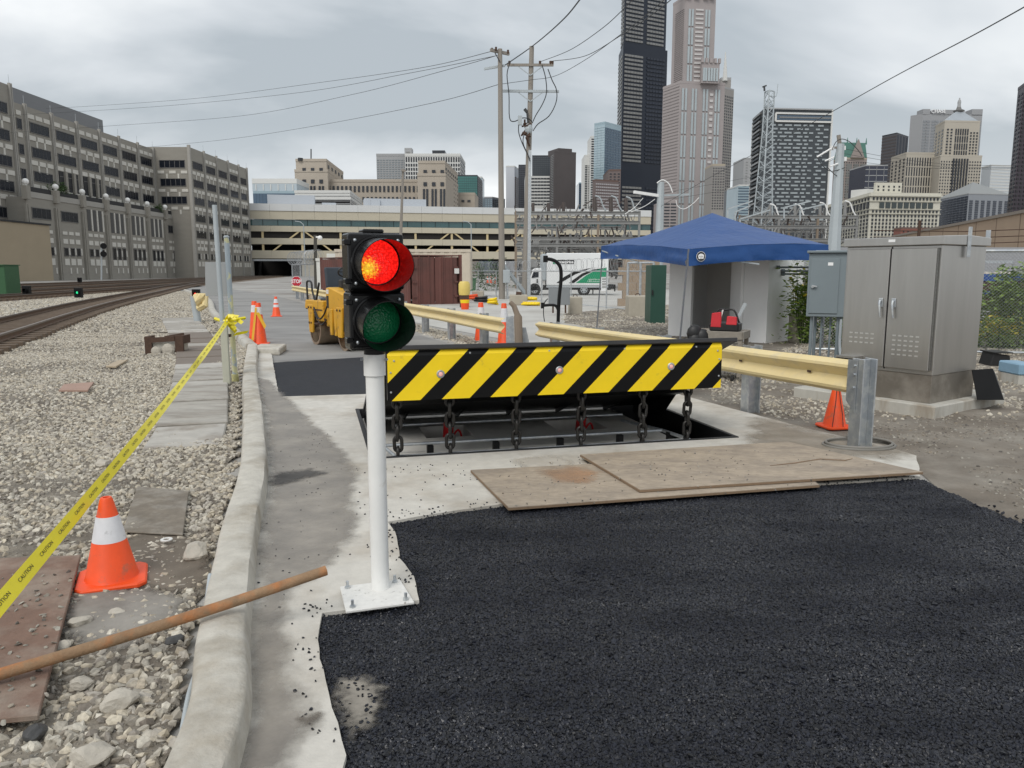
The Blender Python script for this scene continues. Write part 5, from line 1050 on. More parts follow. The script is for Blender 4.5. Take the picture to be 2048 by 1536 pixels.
decal([(1113, 566), (1121, 566), (1150, 549), (1180, 537), (1196, 535), (1176, 537), (1146, 544), (1128, 554)], m_hblack); decal([(1138, 566), (1148, 566), (1166, 552), (1186, 542), (1213, 535.5), (1186, 539), (1164, 547)], m_hblack, .006)
decal([(1213.2, 552), (1198.5, 552), (1198.5, 581), (1213.2, 581)], m_truckw, .01) if False else None
decal([(1106, 520), (1148, 520), (1148, 528), (1106, 528)], m_hblack); decal([(1106, 520), (1115, 520), (1115, 528), (1106, 528)], m_green, .006)
part('lettering', text_mb('e', .30, face_M(tq(1110.5, 524) - V((0, .012, 0)), (1, 0, 0), (0, -1, 0)), 0, bold=.01), m_text, tr, world=True)
part('lettering', text_mb('nterprise', .27, face_M(tq(1131.5, 524) - V((0, .012, 0)), (1, 0, 0), (0, -1, 0)), 0, bold=.01), m_text, tr, world=True)
for s, v in (('enterprise.com', 558.5), ('1 800 rent-a-truck', 562.5)): part('lettering', text_mb(s, .14, face_M(tq(1190, v) - V((0, .012, 0)), (1, 0, 0), (0, -1, 0)), 0), m_text, tr, world=True)
nb = part('door_notice', MB().ext([V((xa(1202, TY - .05), TY - .05, hz(582, TY))), V((xa(1213, TY - .05), TY - .05, hz(582, TY))), V((xa(1213, TY - .05), TY - .05, hz(554, TY))), V((xa(1202, TY - .05), TY - .05, hz(554, TY)))], (0, .03, 0)), m_truckw, tr, world=True)
for v in (557, 560, 563.5, 567, 570, 573, 576): part('notice_line', MB().ext([V((xa(1203.5, TY - .05), TY - .054, hz(v, TY))), V((xa(1211.5, TY - .05), TY - .054, hz(v, TY))), V((xa(1211.5, TY - .05), TY - .054, hz(v - 1.3, TY))), V((xa(1203.5, TY - .05), TY - .054, hz(v - 1.3, TY)))], (0, .002, 0)), m_ink, tr, world=True)
# ================================================================== STOP SIGN
ssy = 47; sc_ = at(593, 563, ssy); ss = thing('stop_sign', 'red octagonal stop sign at the head of the far guardrail', 'sign', V((sc_.x, ssy, 0)))
oc = lambda r: [sc_ + V((r * cos(pi / 8 + k * pi / 4), 0, r * sin(pi / 8 + k * pi / 4))) for k in range(8)]
part('white_rim', MB().ext(oc(.335), (0, .004, 0)), m_text, ss, world=True); part('face', MB().ext([p - V((0, .004, 0)) for p in oc(.315)], (0, .003, 0)), m_stopr, ss, world=True)
part('lettering', text_mb('STOP', .30, face_M(sc_ - V((0, .008, 0)), (1, 0, 0), (0, -1, 0)), 0, sx=.80, bold=.008), m_text, ss, world=True); part('post', MB().cyl((sc_.x, ssy + .04, 0), (sc_.x, ssy + .04, sc_.z + .3), .03, n=8), m_galvpaint, ss, world=True)
# ================================================================== YARD CLUTTER
def blk(u0, u1, vt, vb, y, d, label, m=m_block, name='concrete_block'):
    x0, x1 = xa(u0, y, .5), xa(u1, y, .5); t = thing(name, label, 'concrete block', V(((x0 + x1) / 2, y, 0)), 0, 'concrete ballast blocks')
    zt_ = hz(vt, y); part('body', MB().box(x0, x1, y, y + d, 0, zt_), m, t, world=True, bev=.04, seg=2); part('lifting_eye', MB().tube([((x0 + x1) / 2 + .08 * cos(a), y + d / 2, zt_ + .08 * sin(a)) for a in [pi * k / 6 for k in range(7)]], .015, 6), m_rustd, t, world=True); return t
blk(944, 967, 582, 597, 43, 1, 'small grey concrete block behind the orange bucket'); blk(1019, 1055, 590, 606, 37, 1, 'tan concrete block with a dark pipe on top before the poles'); blk(1139, 1165, 594, 625, 29, .8, 'square tan concrete block right of the grey panel'); blk(1258, 1300, 592, 632, 27.5, .9, 'tan concrete block at the foot of the fence gate post')
blk(1592, 1609, 628, 676, 17.5, .5, 'pale concrete block standing right of the booth')
wsingle('pipe_stub', 'short dark pipe resting on the tan concrete block', 'pipe', MB().cyl(at(1032, 587, 37.3), at(1043, 588, 37.3), .1, n=10), m_rustd)
gp = thing('blank_sign', 'grey sheet metal sign panel seen from behind near the gate arm', 'sign', V((xa(1118, 28.5), 28.5, 0)))
part('plate', MB().ext([at(1097, 610, 28.5), at(1140, 610, 28.5), at(1140, 576, 28.5), at(1097, 576, 28.5)], (0, .02, 0)), mat('panel_grey', (.24, .255, .265), .6, .2, var=.05), gp, world=True, bev=.01); part('support', MB().bar(at(1106, 626, 28.6), at(1106, 600, 28.6), .06, .06).bar(at(1131, 626, 28.6), at(1131, 600, 28.6), .06, .06), m_rustd, gp, world=True)
ga = thing('gate_post', 'black goose neck card reader post beside the road', 'post', V((xa(1114, 24), 24, 0)))
gy = 24.0
part('mast', MB().tube(smooth_path([at(1116, 652, gy), at(1118, 600, gy), at(1122, 560, gy), at(1121, 536, gy), at(1113, 524, gy), at(1102, 519, gy), at(1092, 518, gy)], 4), .055, 8), m_blackm, ga, world=True, smooth=60)
part('reader_head', MB().box(-.07, .07, -.08, .08, -.1, .1).tf(Matrix.Translation(at(1091, 518, gy))), m_blackm, ga, world=True); part('lower_arm', MB().tube(smooth_path([at(1117, 622, gy), at(1112, 612, gy), at(1102, 610, gy), at(1087, 611, gy)], 4), .045, 8), m_blackm, ga, world=True, smooth=60)
part('lower_head', MB().box(-.05, .05, -.06, .06, -.09, .09).tf(Matrix.Translation(at(1085, 611, gy))), m_blackm, ga, world=True); part('cable', MB().tube(smooth_path([at(1096, 597, gy), at(1089, 606, gy), at(1087, 625, gy), at(1089, 643, gy)], 4), .015, 6), m_blackm, ga, world=True)
by2 = 33.0
bu = thing('bucket', 'orange bucket with yellow band beside the red container', 'bucket', V((xa(930, by2), by2, 0))); part('pail', MB().lathe([(0, 0), (.16, 0), (.2, .42), (.19, .42), (.15, .02)], 18, Matrix.Translation((bu.location))), m_orange, bu, world=True, smooth=40); part('band', MB().lathe([(.19, .28), (.205, .42)], 18, Matrix.Translation(bu.location)), m_yellow, bu, world=True)
yv = thing('water_cooler', 'yellow drink cooler standing beside the red container', 'cooler', V((xa(929, 35), 35, 0))); part('tank', MB().lathe([(0, .55), (.24, .55), (.26, .7), (.26, 1.05), (.2, 1.16), (0, 1.18)], 18, Matrix.Translation(yv.location)), mat('faded_yellow_plastic', (.68, .52, .14), .5, var=.08), yv, world=True, smooth=40); part('stand', MB().box(-.2, .2, -.2, .2, 0, .55).tf(Matrix.Translation(yv.location)), m_rustd, yv, world=True)
for u0, v0, lab, m, r in ((945, 601, 'orange plastic bundle on the ground by the bucket', m_orange, .22), (963, 606, 'coil of dark hose beside the orange bundle', m_blackp, .25), (985, 610, 'flat yellow hose lying by the concrete block', m_yellow, .16)):
    p = G(u0, v0); pts = [p + V((r * 1.5 * cos(a) * (1 - .02 * a), r * sin(a), .06 + .02 * a)) for a in [k * .45 for k in range(30)]]; wsingle('hose_coil', lab, 'hose', MB().tube(pts, .06, 6), m, smooth=60)
ys_ = thing('strap_heap', 'heap of yellow lifting straps on the ground by the utility poles', 'straps', G(1064, 612))
for k in range(9):
    q = G(1050 + k % 5 * 5.6, 612 - (k // 5) * 3) + V((0, 0, .18 * (k // 5))) - ys_.location
    part('strap', MB().tube([q + V((.14 * cos(a) * (1 + .02 * a), .12 * sin(a), .05 + .012 * a)) for a in [k_ * .5 for k_ in range(18)]], .05, 6), m_yellow, ys_, smooth=60)
gb = thing('garbage_bin', 'dark green wheeled bin standing beyond the fence', 'bin', V((xa(943, 60), 60, 0))); part('bin_body', MB().ext([(-.3, -.3, .1), (.3, -.3, .1), (.36, -.3, 1.0), (-.36, -.3, 1.0)], (0, .6, 0)).tf(Matrix.Translation(gb.location)), m_dkgreen, gb, world=True); part('lid', MB().box(-.4, .4, -.35, .35, 1.001, 1.08).tf(Matrix.Translation(gb.location)), m_dkgreen, gb, world=True)
dy_ = thing('green_cabinet', 'dark green steel cabinet left of the white booth', 'cabinet', V((xa(1313, 24), 24, 0))); part('body', MB().box(xa(1300, 24), xa(1330, 24), 24, 25, 0, hz(530, 24)), mat('forest_green', (.02, .07, .05), .5, var=.08), dy_, world=True, bev=.01); part('handle', MB().bar(at(1305, 590, 23.96), at(1305, 580, 23.96), .03, .05), m_blackp, dy_, world=True)
# electric hut behind the tent, brown concrete wall
bw_ = thing('block_wall', 'tan brown block wall behind the fence left of the green cabinet', 'wall', V((xa(1262, 36), 36, 0)))
for r_ in range(6):
    for c_ in range(4):
        x0 = xa(1236, 36) + c_ * .42 + (.21 if r_ % 2 else 0); part('block', MB().box(x0 + .006, x0 + .414, 36, 36.3, r_ * .36 + .006, r_ * .36 + .354), mat('tan_block', (.33, .255, .185), .9, var=.12), bw_, world=True)
# green equipment box at far left edge
gx = thing('relay_box', 'tall green relay box at the left edge by the tracks', 'cabinet', V((xa(0, 50), 50, 0))); part('body', MB().box(xa(-30, 50), xa(14, 50), 50, 51.5, 0, hz(531, 50)), m_dkgreen, gx, world=True, bev=.03); part('lid', MB().box(xa(-31, 50), xa(15, 50), 49.9, 51.6, hz(531, 50) + .001, hz(529, 50)), m_dkgreen, gx, world=True)
for i_, (u, v, c_, lab) in enumerate(((55, 581, None, 'dark dwarf signal near the green relay box'), (158, 585, (.02, .5, .2), 'low dwarf signal with a green lamp between the tracks'), (393, 588, (1, .02, .02), 'low dwarf signal with a red lamp beside the crumpled guardrail'), (160, 560, None, 'tiny black dwarf signal below the office wall'))):
    y = 46 if v < 590 else 45; y = 90 if v == 560 else y; p = V((xa(u, y), y, 0)); t = thing('dwarf_signal', lab, 'railway signal', p, 0, 'dwarf signals'); zc = hz(v, y)
    part('case', MB().box(-.22, .22, -.12, .12, max(.05, zc - .3), zc + .28).tf(Matrix.Translation(p)), m_blackm, t, world=True, bev=.02); part('hood', MB().lathe([(.12, 0), (.12, .15)], 14, Matrix.Translation(p + V((0, -.12, zc))) @ Matrix.Rotation(pi / 2, 4, 'X')), m_blackm, t, world=True)
    if c_: part('lamp', MB().lathe([(0, .03), (.075, .02)], 14, Matrix.Translation(p + V((0, -.12, zc))) @ Matrix.Rotation(pi / 2, 4, 'X')), mat('signal_lamp%d' % i_, c_, .4, var=0, emit=(c_, 1.3)), t, world=True)
# ================================================================== UTILITY POLES AND WIRES
P1Y, P2Y = 45.0, 46.5
u1 = thing('utility_pole', 'left wooden utility pole with a short crossarm at its very top', 'utility pole', at(1004, 598, P1Y))
part('shaft', MB().cyl(at(1004, 600, P1Y), at(1000, 98, P1Y), .19, .125, 14), m_wood, u1, world=True, smooth=50)
part('crossarm', MB().bar(at(981, 100, P1Y - .3), at(1018, 108, P1Y + .5), .12, .16), m_wood, u1, world=True); part('crossarm', MB().bar(at(968, 138, P1Y + .2), at(1010, 131, P1Y + .2), .1, .12), m_galvpaint, u1, world=True)
part('brace', MB().bar(at(990, 106, P1Y - .15), at(1000, 124, P1Y - .15), .05, .05), m_wire, u1, world=True)
for u, v in ((984, 100), (992, 98), (1016, 104)): part('insulator', MB().cyl(at(u, v + 3, P1Y - .2), at(u, v - 4, P1Y - .2), .06, n=8), m_rustd, u1, world=True)
part('conduit', MB().cyl(at(1015, 600, P1Y - .3), at(1014, 556, P1Y - .3), .06, n=8), m_galv, u1, world=True); part('meter_can', MB().box(-.2, .2, -.12, .12, 0, .75).tf(Matrix.Translation(at(1013, 566, P1Y - .3))), m_galvpaint, u1, world=True, bev=.02)
u2 = thing('utility_pole', 'taller right wooden utility pole with two long crossarms and cable terminations', 'utility pole', at(1050, 596, P2Y))
part('shaft', MB().cyl(at(1049, 600, P2Y), at(1063.5, 93, P2Y), .2, .135, 14), m_wood, u2, world=True, smooth=50)
part('riser', MB().ext([at(1054, 600, P2Y - .22), at(1061, 600, P2Y - .22), at(1063, 300, P2Y - .22), at(1057, 300, P2Y - .22)], (0, .1, 0)), m_galv, u2, world=True)
for u0, v0, u1_, v1 in ((1014, 130, 1107, 130), (1004, 182, 1118, 183)):
    part('crossarm', MB().bar(at(u0, v0, P2Y - .15), at(u1_, v1, P2Y - .15), .11, .14), m_galvpaint if v0 > 150 else m_wood, u2, world=True)
    for du in (-24, 24): part('brace', MB().bar(at(1061 + du, v0 + 3, P2Y - .16), at(1060.5, v0 + 21, P2Y - .16), .04, .05), m_galvpaint, u2, world=True)
for u in (1019, 1080, 1101, 1105): part('insulator', MB().cyl(at(u, 129, P2Y - .15), at(u, 122, P2Y - .15), .07, n=8), m_rustd, u2, world=True)
for pts in ([(1019, 128), (1014, 150), (1018, 190), (1019, 235), (1028, 243), (1045, 236), (1058, 238), (1066, 246)], [(1084, 130), (1091, 155), (1093, 185), (1085, 208), (1072, 230), (1066, 243)], [(1096, 138), (1104, 160), (1113, 180), (1112, 205), (1098, 232), (1076, 248), (1066, 262)], [(1040, 236), (1037, 262), (1046, 290), (1060, 318)], [(1050, 262), (1046, 285), (1056, 310), (1060, 322)]):
    part('drop_cable', MB().tube(smooth_path([at(u, v, P2Y - .35) for u, v in pts], 4), .03, 6), m_wire, u2, world=True, smooth=60)
part('cutout', MB().box(-.12, .12, -.1, .1, 0, .5).tf(Matrix.Translation(at(1040, 250, P2Y - .4))), m_galvpaint, u2, world=True); part('camera', MB().bar(at(1049, 218, P2Y - .3), at(1054, 224, P2Y - .3), .16, .16), m_wire, u2, world=True)
part('mast_arm', MB().bar(at(1054, 224, P2Y - .3), at(1056, 246, P2Y - .3), .08, .1), m_wire, u2, world=True)
tmn = MB()
for k in range(16):
    a = at(1052 + random.uniform(-8, 10), 246 + random.uniform(-8, 30), P2Y - .4); tmn.cyl(a, a + V((random.uniform(-.3, .3), random.uniform(-.2, .2), random.uniform(-.5, .2))), .055, n=6)
part('termination', tmn, m_rustd, u2, world=True, kind='stuff')
part('hardware_plate', MB().sphere(at(1057, 258, P2Y - .4), .24, 9, 6, (1, .7, 1.3)), m_galvpaint, u2, world=True)
part('guy_brace', MB().bar(at(1006, 530, P1Y), at(1050, 587, P2Y - .1), .16, .2), m_galvpaint, u1, world=True)
def wire(label, pts, r=.018, n=5, sub=8, m=None):
    p = smooth_path([at(*q) for q in pts], sub); mb = MB().tube(p, r, n); wsingle('overhead_wire', label, 'wire', mb, m or m_wire, 'overhead wires')
wire('top wire from the left pole running toward the office block roof', [(986, 102, 45), (840, 136, 60), (640, 165, 82), (400, 196, 105), (200, 211, 122), (92, 217, 133)], 0.0174)
wire('second wire from the left pole to the office block', [(990, 112, 45), (820, 146, 62), (600, 185, 85), (340, 211, 108), (125, 225, 128), (10, 231, 118)], 0.0174)
wire('third wire from the left pole sagging across the grey cloud', [(1000, 109, 45), (900, 138, 55), (700, 190, 74), (480, 232, 98), (230, 251, 120), (100, 260, 130), (10, 266, 119)], 0.0174)
wire('lowest wire from the left pole to the jog of the office block', [(1000, 168, 45), (860, 207, 60), (640, 250, 84), (460, 278, 108), (300, 294, 130), (215, 303, 142), (110, 311, 133)], 0.0174)
wire('thick wire rising from the right pole top to the picture top', [(1006, 133, 45.5), (1065, 92, 46.3), (1120, 45, 38), (1162, -4, 32), (1300, -200, 20)], .03)
wire('upper of two wires from the right pole past the black tower', [(1082, 123, 46.3), (1140, 100, 41), (1200, 60, 35), (1245, 20, 31), (1300, -40, 26), (1420, -190, 18)], 0.0161)
wire('wire from the right pole end insulator across the black tower', [(1105, 122, 46.3), (1170, 112, 40), (1240, 72, 34), (1300, 32, 29), (1350, -8, 25), (1500, -150, 17)], 0.0161)
wire('lower wire between the two poles and the black tower', [(1004, 168, 45.2), (1060, 160, 46.2), (1110, 152, 43), (1170, 120, 38), (1240, 70, 32), (1330, -2, 26), (1480, -150, 17)], 0.0136)
wire('long black wire crossing the patterned building to the upper right corner', [(1320, 414, 58), (1400, 366, 50), (1500, 312, 42), (1620, 248, 33), (1780, 158, 24), (1940, 74, 18), (2070, 2, 15)], 0.0136)
wire('thin wire from the slender pole leading left', [(1676, 292, 40), (1600, 330, 46), (1480, 358, 52), (1330, 385, 58)], 0.0093)
wire('second thin wire from the slender pole to the crossarm', [(1680, 312, 40), (1600, 348, 46), (1480, 375, 52), (1345, 398, 58)], 0.0093)
wire('upper wire from the slender pole to the dark tower', [(1680, 296, 40), (1800, 318, 40), (1930, 330, 40), (2100, 330, 40)], 0.0087)
wire('middle wire from the slender pole to the right edge', [(1680, 306, 40), (1800, 325, 40), (1930, 335, 40), (2100, 333, 40)], 0.0087)
wire('lower wire from the slender pole to the right edge', [(1680, 318, 40), (1800, 333, 40), (1930, 338, 40), (2100, 336, 40)], 0.0087)
# slender pale steel poles
s1 = thing('steel_pole', 'tall slender pale steel pole right of the blue canopy', 'pole', V((xa(1668, 40), 40, 0)))
part('shaft', MB().cyl(at(1664, 560, 40), at(1681, 288, 40), .38, .2, 8), m_galvpaint, s1, world=True)
part('pole_top', MB().bar(at(1677, 270, 40), at(1683, 318, 40), .12, .16).bar(at(1664, 296, 40), at(1682, 294, 40), .1, .1), m_wood, s1, world=True)
for u, v in ((1665, 300), (1688, 300), (1690, 322)): part('insulator', MB().cyl(at(u, v, 40), at(u, v - 8, 40), .09, n=8), m_boothw, s1, world=True)
for pts in ([(1664, 300), (1672, 284), (1684, 278), (1700, 284), (1716, 300), (1724, 312)], [(1634, 314), (1644, 330), (1660, 342), (1676, 340), (1690, 335)], [(1656, 336), (1668, 348), (1674, 352)]): part('jumper', MB().tube(smooth_path([at(u, v, 39.8) for u, v in pts], 4), .02, 5), m_wire, s1, world=True)
for pts in ([(1634, 314), (1662, 297)], [(1650, 322), (1668, 314)], [(1660, 333), (1676, 327)]): part('dead_end_insulator', MB().tube([at(u, v, 39.8) for u, v in pts], .045, 6), m_boothw, s1, world=True)
s2 = thing('steel_pole', 'shorter pale steel pole with a slanted crossarm before the pink tower', 'pole', V((xa(1318, 58), 58, 0)))
part('shaft', MB().cyl(at(1316, 560, 58), at(1322, 364, 58), .36, .24, 8), m_galvpaint, s2, world=True)
part('crossarm', MB().bar(at(1268, 384, 57), at(1322, 392, 58), .16, .2), m_boothw, s2, world=True); part('crossarm', MB().bar(at(1322, 391, 58), at(1378, 389, 58.6), .12, .14), m_galvpaint, s2, world=True)
part('jumper', MB().tube(smooth_path([at(1314, 366, 57.8), at(1325, 360, 57.8), at(1338, 368, 57.8), at(1345, 385, 57.8)], 4), .045, 6), m_boothw, s2, world=True, smooth=60)
for pts in ([(1352, 400), (1355, 412), (1368, 418), (1385, 408), (1398, 395)], [(1286, 396), (1270, 414), (1250, 428)], [(1310, 398), (1290, 412), (1262, 424)]): part('jumper', MB().tube(smooth_path([at(u, v, 57.8) for u, v in pts], 4), .025, 5), m_boothw, s2, world=True)
s3 = thing('light_pole', 'thin leaning wooden pole in front of the long cream building', 'pole', V((xa(800, 190), 190, 0))); part('shaft', MB().cyl(at(799, 545, 190), at(806, 338, 190), .45, .25, 8), m_wood, s3, world=True)
part('fitting', MB().bar(at(803, 340, 189.5), at(811, 342, 189.5), .5, .5), m_wood, s3, world=True)
s4 = thing('camera_pole', 'dark pole with a white dome camera left of the red container', 'pole', V((xa(632, 52), 52, 0))); part('shaft', MB().bar(at(632, 590, 52), at(630.5, 470, 52), .18, .18), mat('dark_bronze', (.06, .055, .045), .6, var=.1), s4, world=True)
part('camera_arm', MB().bar(at(632, 474, 51.9), at(641, 474, 51.9), .1, .1), m_boothw, s4, world=True); part('camera_dome', MB().sphere(at(640, 476, 51.9), .16, 12, 8), m_boothw, s4, world=True, smooth=60)
# ================================================================== FENCES
def chain_fence(label, a, b, h, nposts, mesh, r=.004, coil=False, za=0, dz=0, barb=False, pr=.03):
    a, b = V((*a, 0)), V((*b, 0)); t = thing('chain_link_fence', label, 'fence', a); d = (b - a).normalized(); Lf = (b - a).length
    def zz(s): return za + dz * s / Lf
    for i in range(nposts):
        s = Lf * i / (nposts - 1); p = a + d * s; q = part('post', MB().cyl(p + V((0, 0, -.1)), p + V((0, 0, h + zz(s))), pr, n=8), m_galv, t, world=True, smooth=40)
    part('top_rail', MB().cyl(a + V((0, 0, h + za)), b + V((0, 0, h + za + dz)), pr * .8, n=8), m_galv, t, world=True, smooth=40); part('bottom_rail', MB().cyl(a + V((0, 0, .08 + za)), b + V((0, 0, .08 + za + dz)), pr * .7, n=6), m_galv, t, world=True)
    mb = MB(); n = int((Lf + h) / mesh)
    for k in range(n):
        for sg_ in (1, -1):
            s0 = k * mesh - h; s1 = s0 + h; z0, z1 = (.08, h) if sg_ > 0 else (h, .08)
            if s0 < 0: z0 = lerp(z0, z1, -s0 / h); s0 = 0
            if s1 > Lf: f = (Lf - s0) / (s1 - s0); z1 = lerp(z0, z1, f); s1 = Lf
            if s1 - s0 > .02: mb.cyl(a + d * s0 + V((0, 0, z0 + zz(s0))), a + d * s1 + V((0, 0, z1 + zz(s1))), r, n=3, cap=False)
    part('wire_mesh', mb, m_fence, t, world=True, kind='stuff')
    if coil:
        pts = []; nn = V((-d.y, d.x, 0)); R = coil
        k = int(Lf / (R * (1.25 if R < .4 else .7)) * 12)
        for i in range(k): an = 2 * pi * i / 12; s = Lf * i / k; pts.append(a + d * (s + .12 * sin(an * .37)) + nn * R * cos(an) * .8 + V((0, 0, h + R * .9 + zz(s) + R * sin(an))))
        part('razor_coil', MB().tube(pts, .007 if R < .4 else .014, 3), m_fence, t, world=True)
    if barb:
        for k in range(3): part('barbed_wire', MB().cyl(a + V((0, 0, h + .3 + .13 * k)), b + V((0, 0, h + .3 + .13 * k + dz)), .006, n=3), m_rustd, t, world=True)
    return t
chain_fence('wire fence with razor coil across the yard before the truck', (xa(925, 55), 55), (xa(1300, 30), 30), 1.62, 8, .2, .0016, .30)
chain_fence('near chain link fence with green weeds behind the steel cabinet', (6.05, 15.55), (12.0, 14.4), 2.02, 3, .068, .0028, False, 0, 0, False, .033)
chain_fence('screened wire fence with dense razor coil behind the stop sign', (xa(586, 60), 60), (xa(640, 52), 52), 2.1, 4, .16, .004, .5)
chain_fence('gate fence with round posts left of the white booth', (xa(1254, 31), 31), (xa(1305, 30), 30), 1.95, 3, .2, .002, False, 0, 0, False, .05)
bf = thing('barbed_fence', 'rusty post barbed wire fence in front of the tan shed', 'fence', V((16, 26, 0)))
for x in (13.5, 17.3, 21): part('post', MB().cyl((x, 26, 0), (x, 26, hz(447, 26) + .1), .05, n=6), m_rustd, bf, world=True)
for v in (457, 470, 482): part('barbed_strand', MB().tube([(12, 26, hz(v + 4, 26)), (15, 26, hz(v + 6, 26)), (17.3, 26, hz(v + 1, 26)), (22, 26, hz(v - 4, 26))], .014, 4), m_rustd, bf, world=True)
# ================================================================== SUBSTATION STEEL
m_sub = mat('substation_steel', (.25, .25, .245), .7, .2, var=.12, vs=1); m_ins = mat('brown_insulator', (.07, .055, .05), .5, var=.2)
def gantry(label, u0, u1, rows, y, depth, cols, seed, mz=None):
    rnd = random.Random(seed); t = thing('substation_gantry', label, 'substation', V((xa((u0 + u1) / 2, y), y, 0))); x0, x1 = xa(u0, y, 5), xa(u1, y, 5)
    for dyy in (0, depth):
        for c_ in range(cols): x = lerp(x0, x1, c_ / (cols - 1)); part('column', MB().bar((x, y + dyy, 0), (x, y + dyy, hz(rows[0] - 2, y)), .2, .2, (0, 1, 0)), m_sub if c_ % 2 else m_woodb, t, world=True)
        for v in rows: part('beam', MB().box(x0, x1, y + dyy - .12, y + dyy - .08, hz(v + 3, y) - .12, hz(v, y)).box(x0, x1, y + dyy - .2, y + dyy, hz(v, y), hz(v, y) + .05), m_sub, t, world=True)
    cl = MB(); il = MB()
    for v in rows:
        z = hz(v, y)
        for k in range(44):
            x = rnd.uniform(x0, x1); yy = y + rnd.uniform(-.3, depth); L_ = rnd.uniform(.35, 1.1)
            (il if rnd.random() < .45 else cl).cyl((x, yy, z), (x + rnd.uniform(-.5, .5), yy + rnd.uniform(-.5, .5), z + rnd.choice((-1, 1)) * L_), rnd.uniform(.035, .10), n=6)
        for k in range(9):
            xa_ = rnd.uniform(x0, x1); xb_ = xa_ + rnd.uniform(1, 4); yy = y + rnd.uniform(0, depth); cl.tube(catenary((xa_, yy, z + rnd.uniform(-.4, .2)), (min(xb_, x1), yy + .5, z + rnd.uniform(-.6, .2)), rnd.uniform(.1, .7), 6), .035, 4)
    zl = hz(rows[-1], y)
    for k in range(150):
        x = rnd.uniform(x0, x1); yy = y + rnd.uniform(0, depth); z = rnd.uniform(.3, zl); h_ = rnd.uniform(.4, 1.6)
        if rnd.random() < .45: cl.box(x - rnd.uniform(.1, .5), x + rnd.uniform(.1, .5), yy - .2, yy + .2, z, z + h_ * .5)
        else: (il if rnd.random() < .5 else cl).cyl((x, yy, z), (x + rnd.uniform(-.3, .3), yy, z + h_), rnd.uniform(.05, .14), n=6)
    for k in range(30): cl.bar((rnd.uniform(x0, x1), y + rnd.uniform(0, depth), zl * .3), (rnd.uniform(x0, x1), y + rnd.uniform(0, depth), zl), .08, .08)
    for k in range(5): z = lerp(1.5, zl, k / 5); cl.bar((x0, y + depth * .5, z), (x1, y + depth * .5, z), .12, .18)
    part('bus_work', cl, m_sub, t, world=True, kind='stuff'); part('insulator_string', il, m_ins, t, world=True, kind='stuff'); return t
g1 = gantry('dense grey substation gantry behind the truck and poles', 1032, 1278, (424, 443, 475, 488), 72, 9, 4, 3)
g2 = gantry('second substation gantry seen right of the canopy peak', 1478, 1712, (432, 452, 478), 78, 8, 4, 5)
for g_, lst in ((g1, ((1066, 404), (1097, 404), (1127, 402), (1190, 392), (1222, 392), (1252, 394))), (g2, ((1540, 408), (1590, 408), (1640, 405), (1690, 402)))):
    for u, v in lst:
        y = 72 if g_ is g1 else 78
        part('disconnect_arm', MB().cyl(at(u, 424 if g_ is g1 else 432, y), at(u, v + 2, y), .22 if v < 398 else .15, .15, 8).bar(at(u, v + 4, y), at(u - 24 if v < 398 else u - 14, v + 20, y), .09, .09), m_ins if g_ is g1 else m_sub, g_, world=True)
        if v < 400 or g_ is g2: part('whip_arm', MB().tube(smooth_path([at(u, v, y), at(u + 10, v + 4, y), at(u + 16, v + 20, y), at(u + 22, v + 30, y)], 3), .07, 5), m_boothw if g_ is g2 else m_galvpaint, g_, world=True)
for u0, v0, u1_, v1 in ((1455, 418, 1505, 402), (1470, 424, 1500, 412), (1480, 438, 1540, 420), (1568, 415, 1622, 402), (1600, 420, 1650, 408)): part('switch_blade', MB().bar(at(u0, v0, 76), at(u1_, v1, 76), .12, .12).bar(at(u0, v0, 76), at(u0, v0 + 22, 76), .12, .12), m_galvpaint, g2, world=True)
# lattice tower
LY = 84.0; lt = thing('lattice_tower', 'pale three legged lattice radio tower before the patterned building', 'tower', V((xa(1528, LY), LY, 0)))
bz, tz = hz(470, LY), hz(182, LY)
def lp(k, s):
    cx = xa(lerp(1527, 1530, s), LY, 10); w = lerp(1.55, .55, min(1, s / .82)); a = (2.3, 4.3, .2)[k]; return V((cx + w * cos(a), LY + w * sin(a), lerp(0, tz, s)))
for k in range(3):
    part('leg', MB().tube([lp(k, s / 10) for s in range(11)], .075, 6), m_galvpaint, lt, world=True)
br = MB()
for i in range(26):
    s0, s1 = i / 26, (i + 1) / 26
    for k in range(3):
        k2_ = (k + 1) % 3; br.cyl(lp(k, s0), lp(k2_, s1), .04, n=4, cap=False)
        if i % 2: br.cyl(lp(k, s1), lp(k2_, s1), .035, n=4, cap=False)
        else: br.cyl(lp(k2_, s0), lp(k, s1), .035, n=4, cap=False)
part('bracing', br, m_galvpaint, lt, world=True, kind='stuff')
part('side_antenna', MB().tube([at(1540, 192, LY), at(1552, 193, LY), at(1554, 186, LY), at(1555.5, 168, LY)], .04, 5), m_galvpaint, lt, world=True); part('beacon', MB().cyl(at(1529, 182, LY), at(1528.5, 172, LY), .1, n=8).cyl(at(1525, 174, LY), at(1533, 171, LY), .08, n=6), m_wire, lt, world=True)
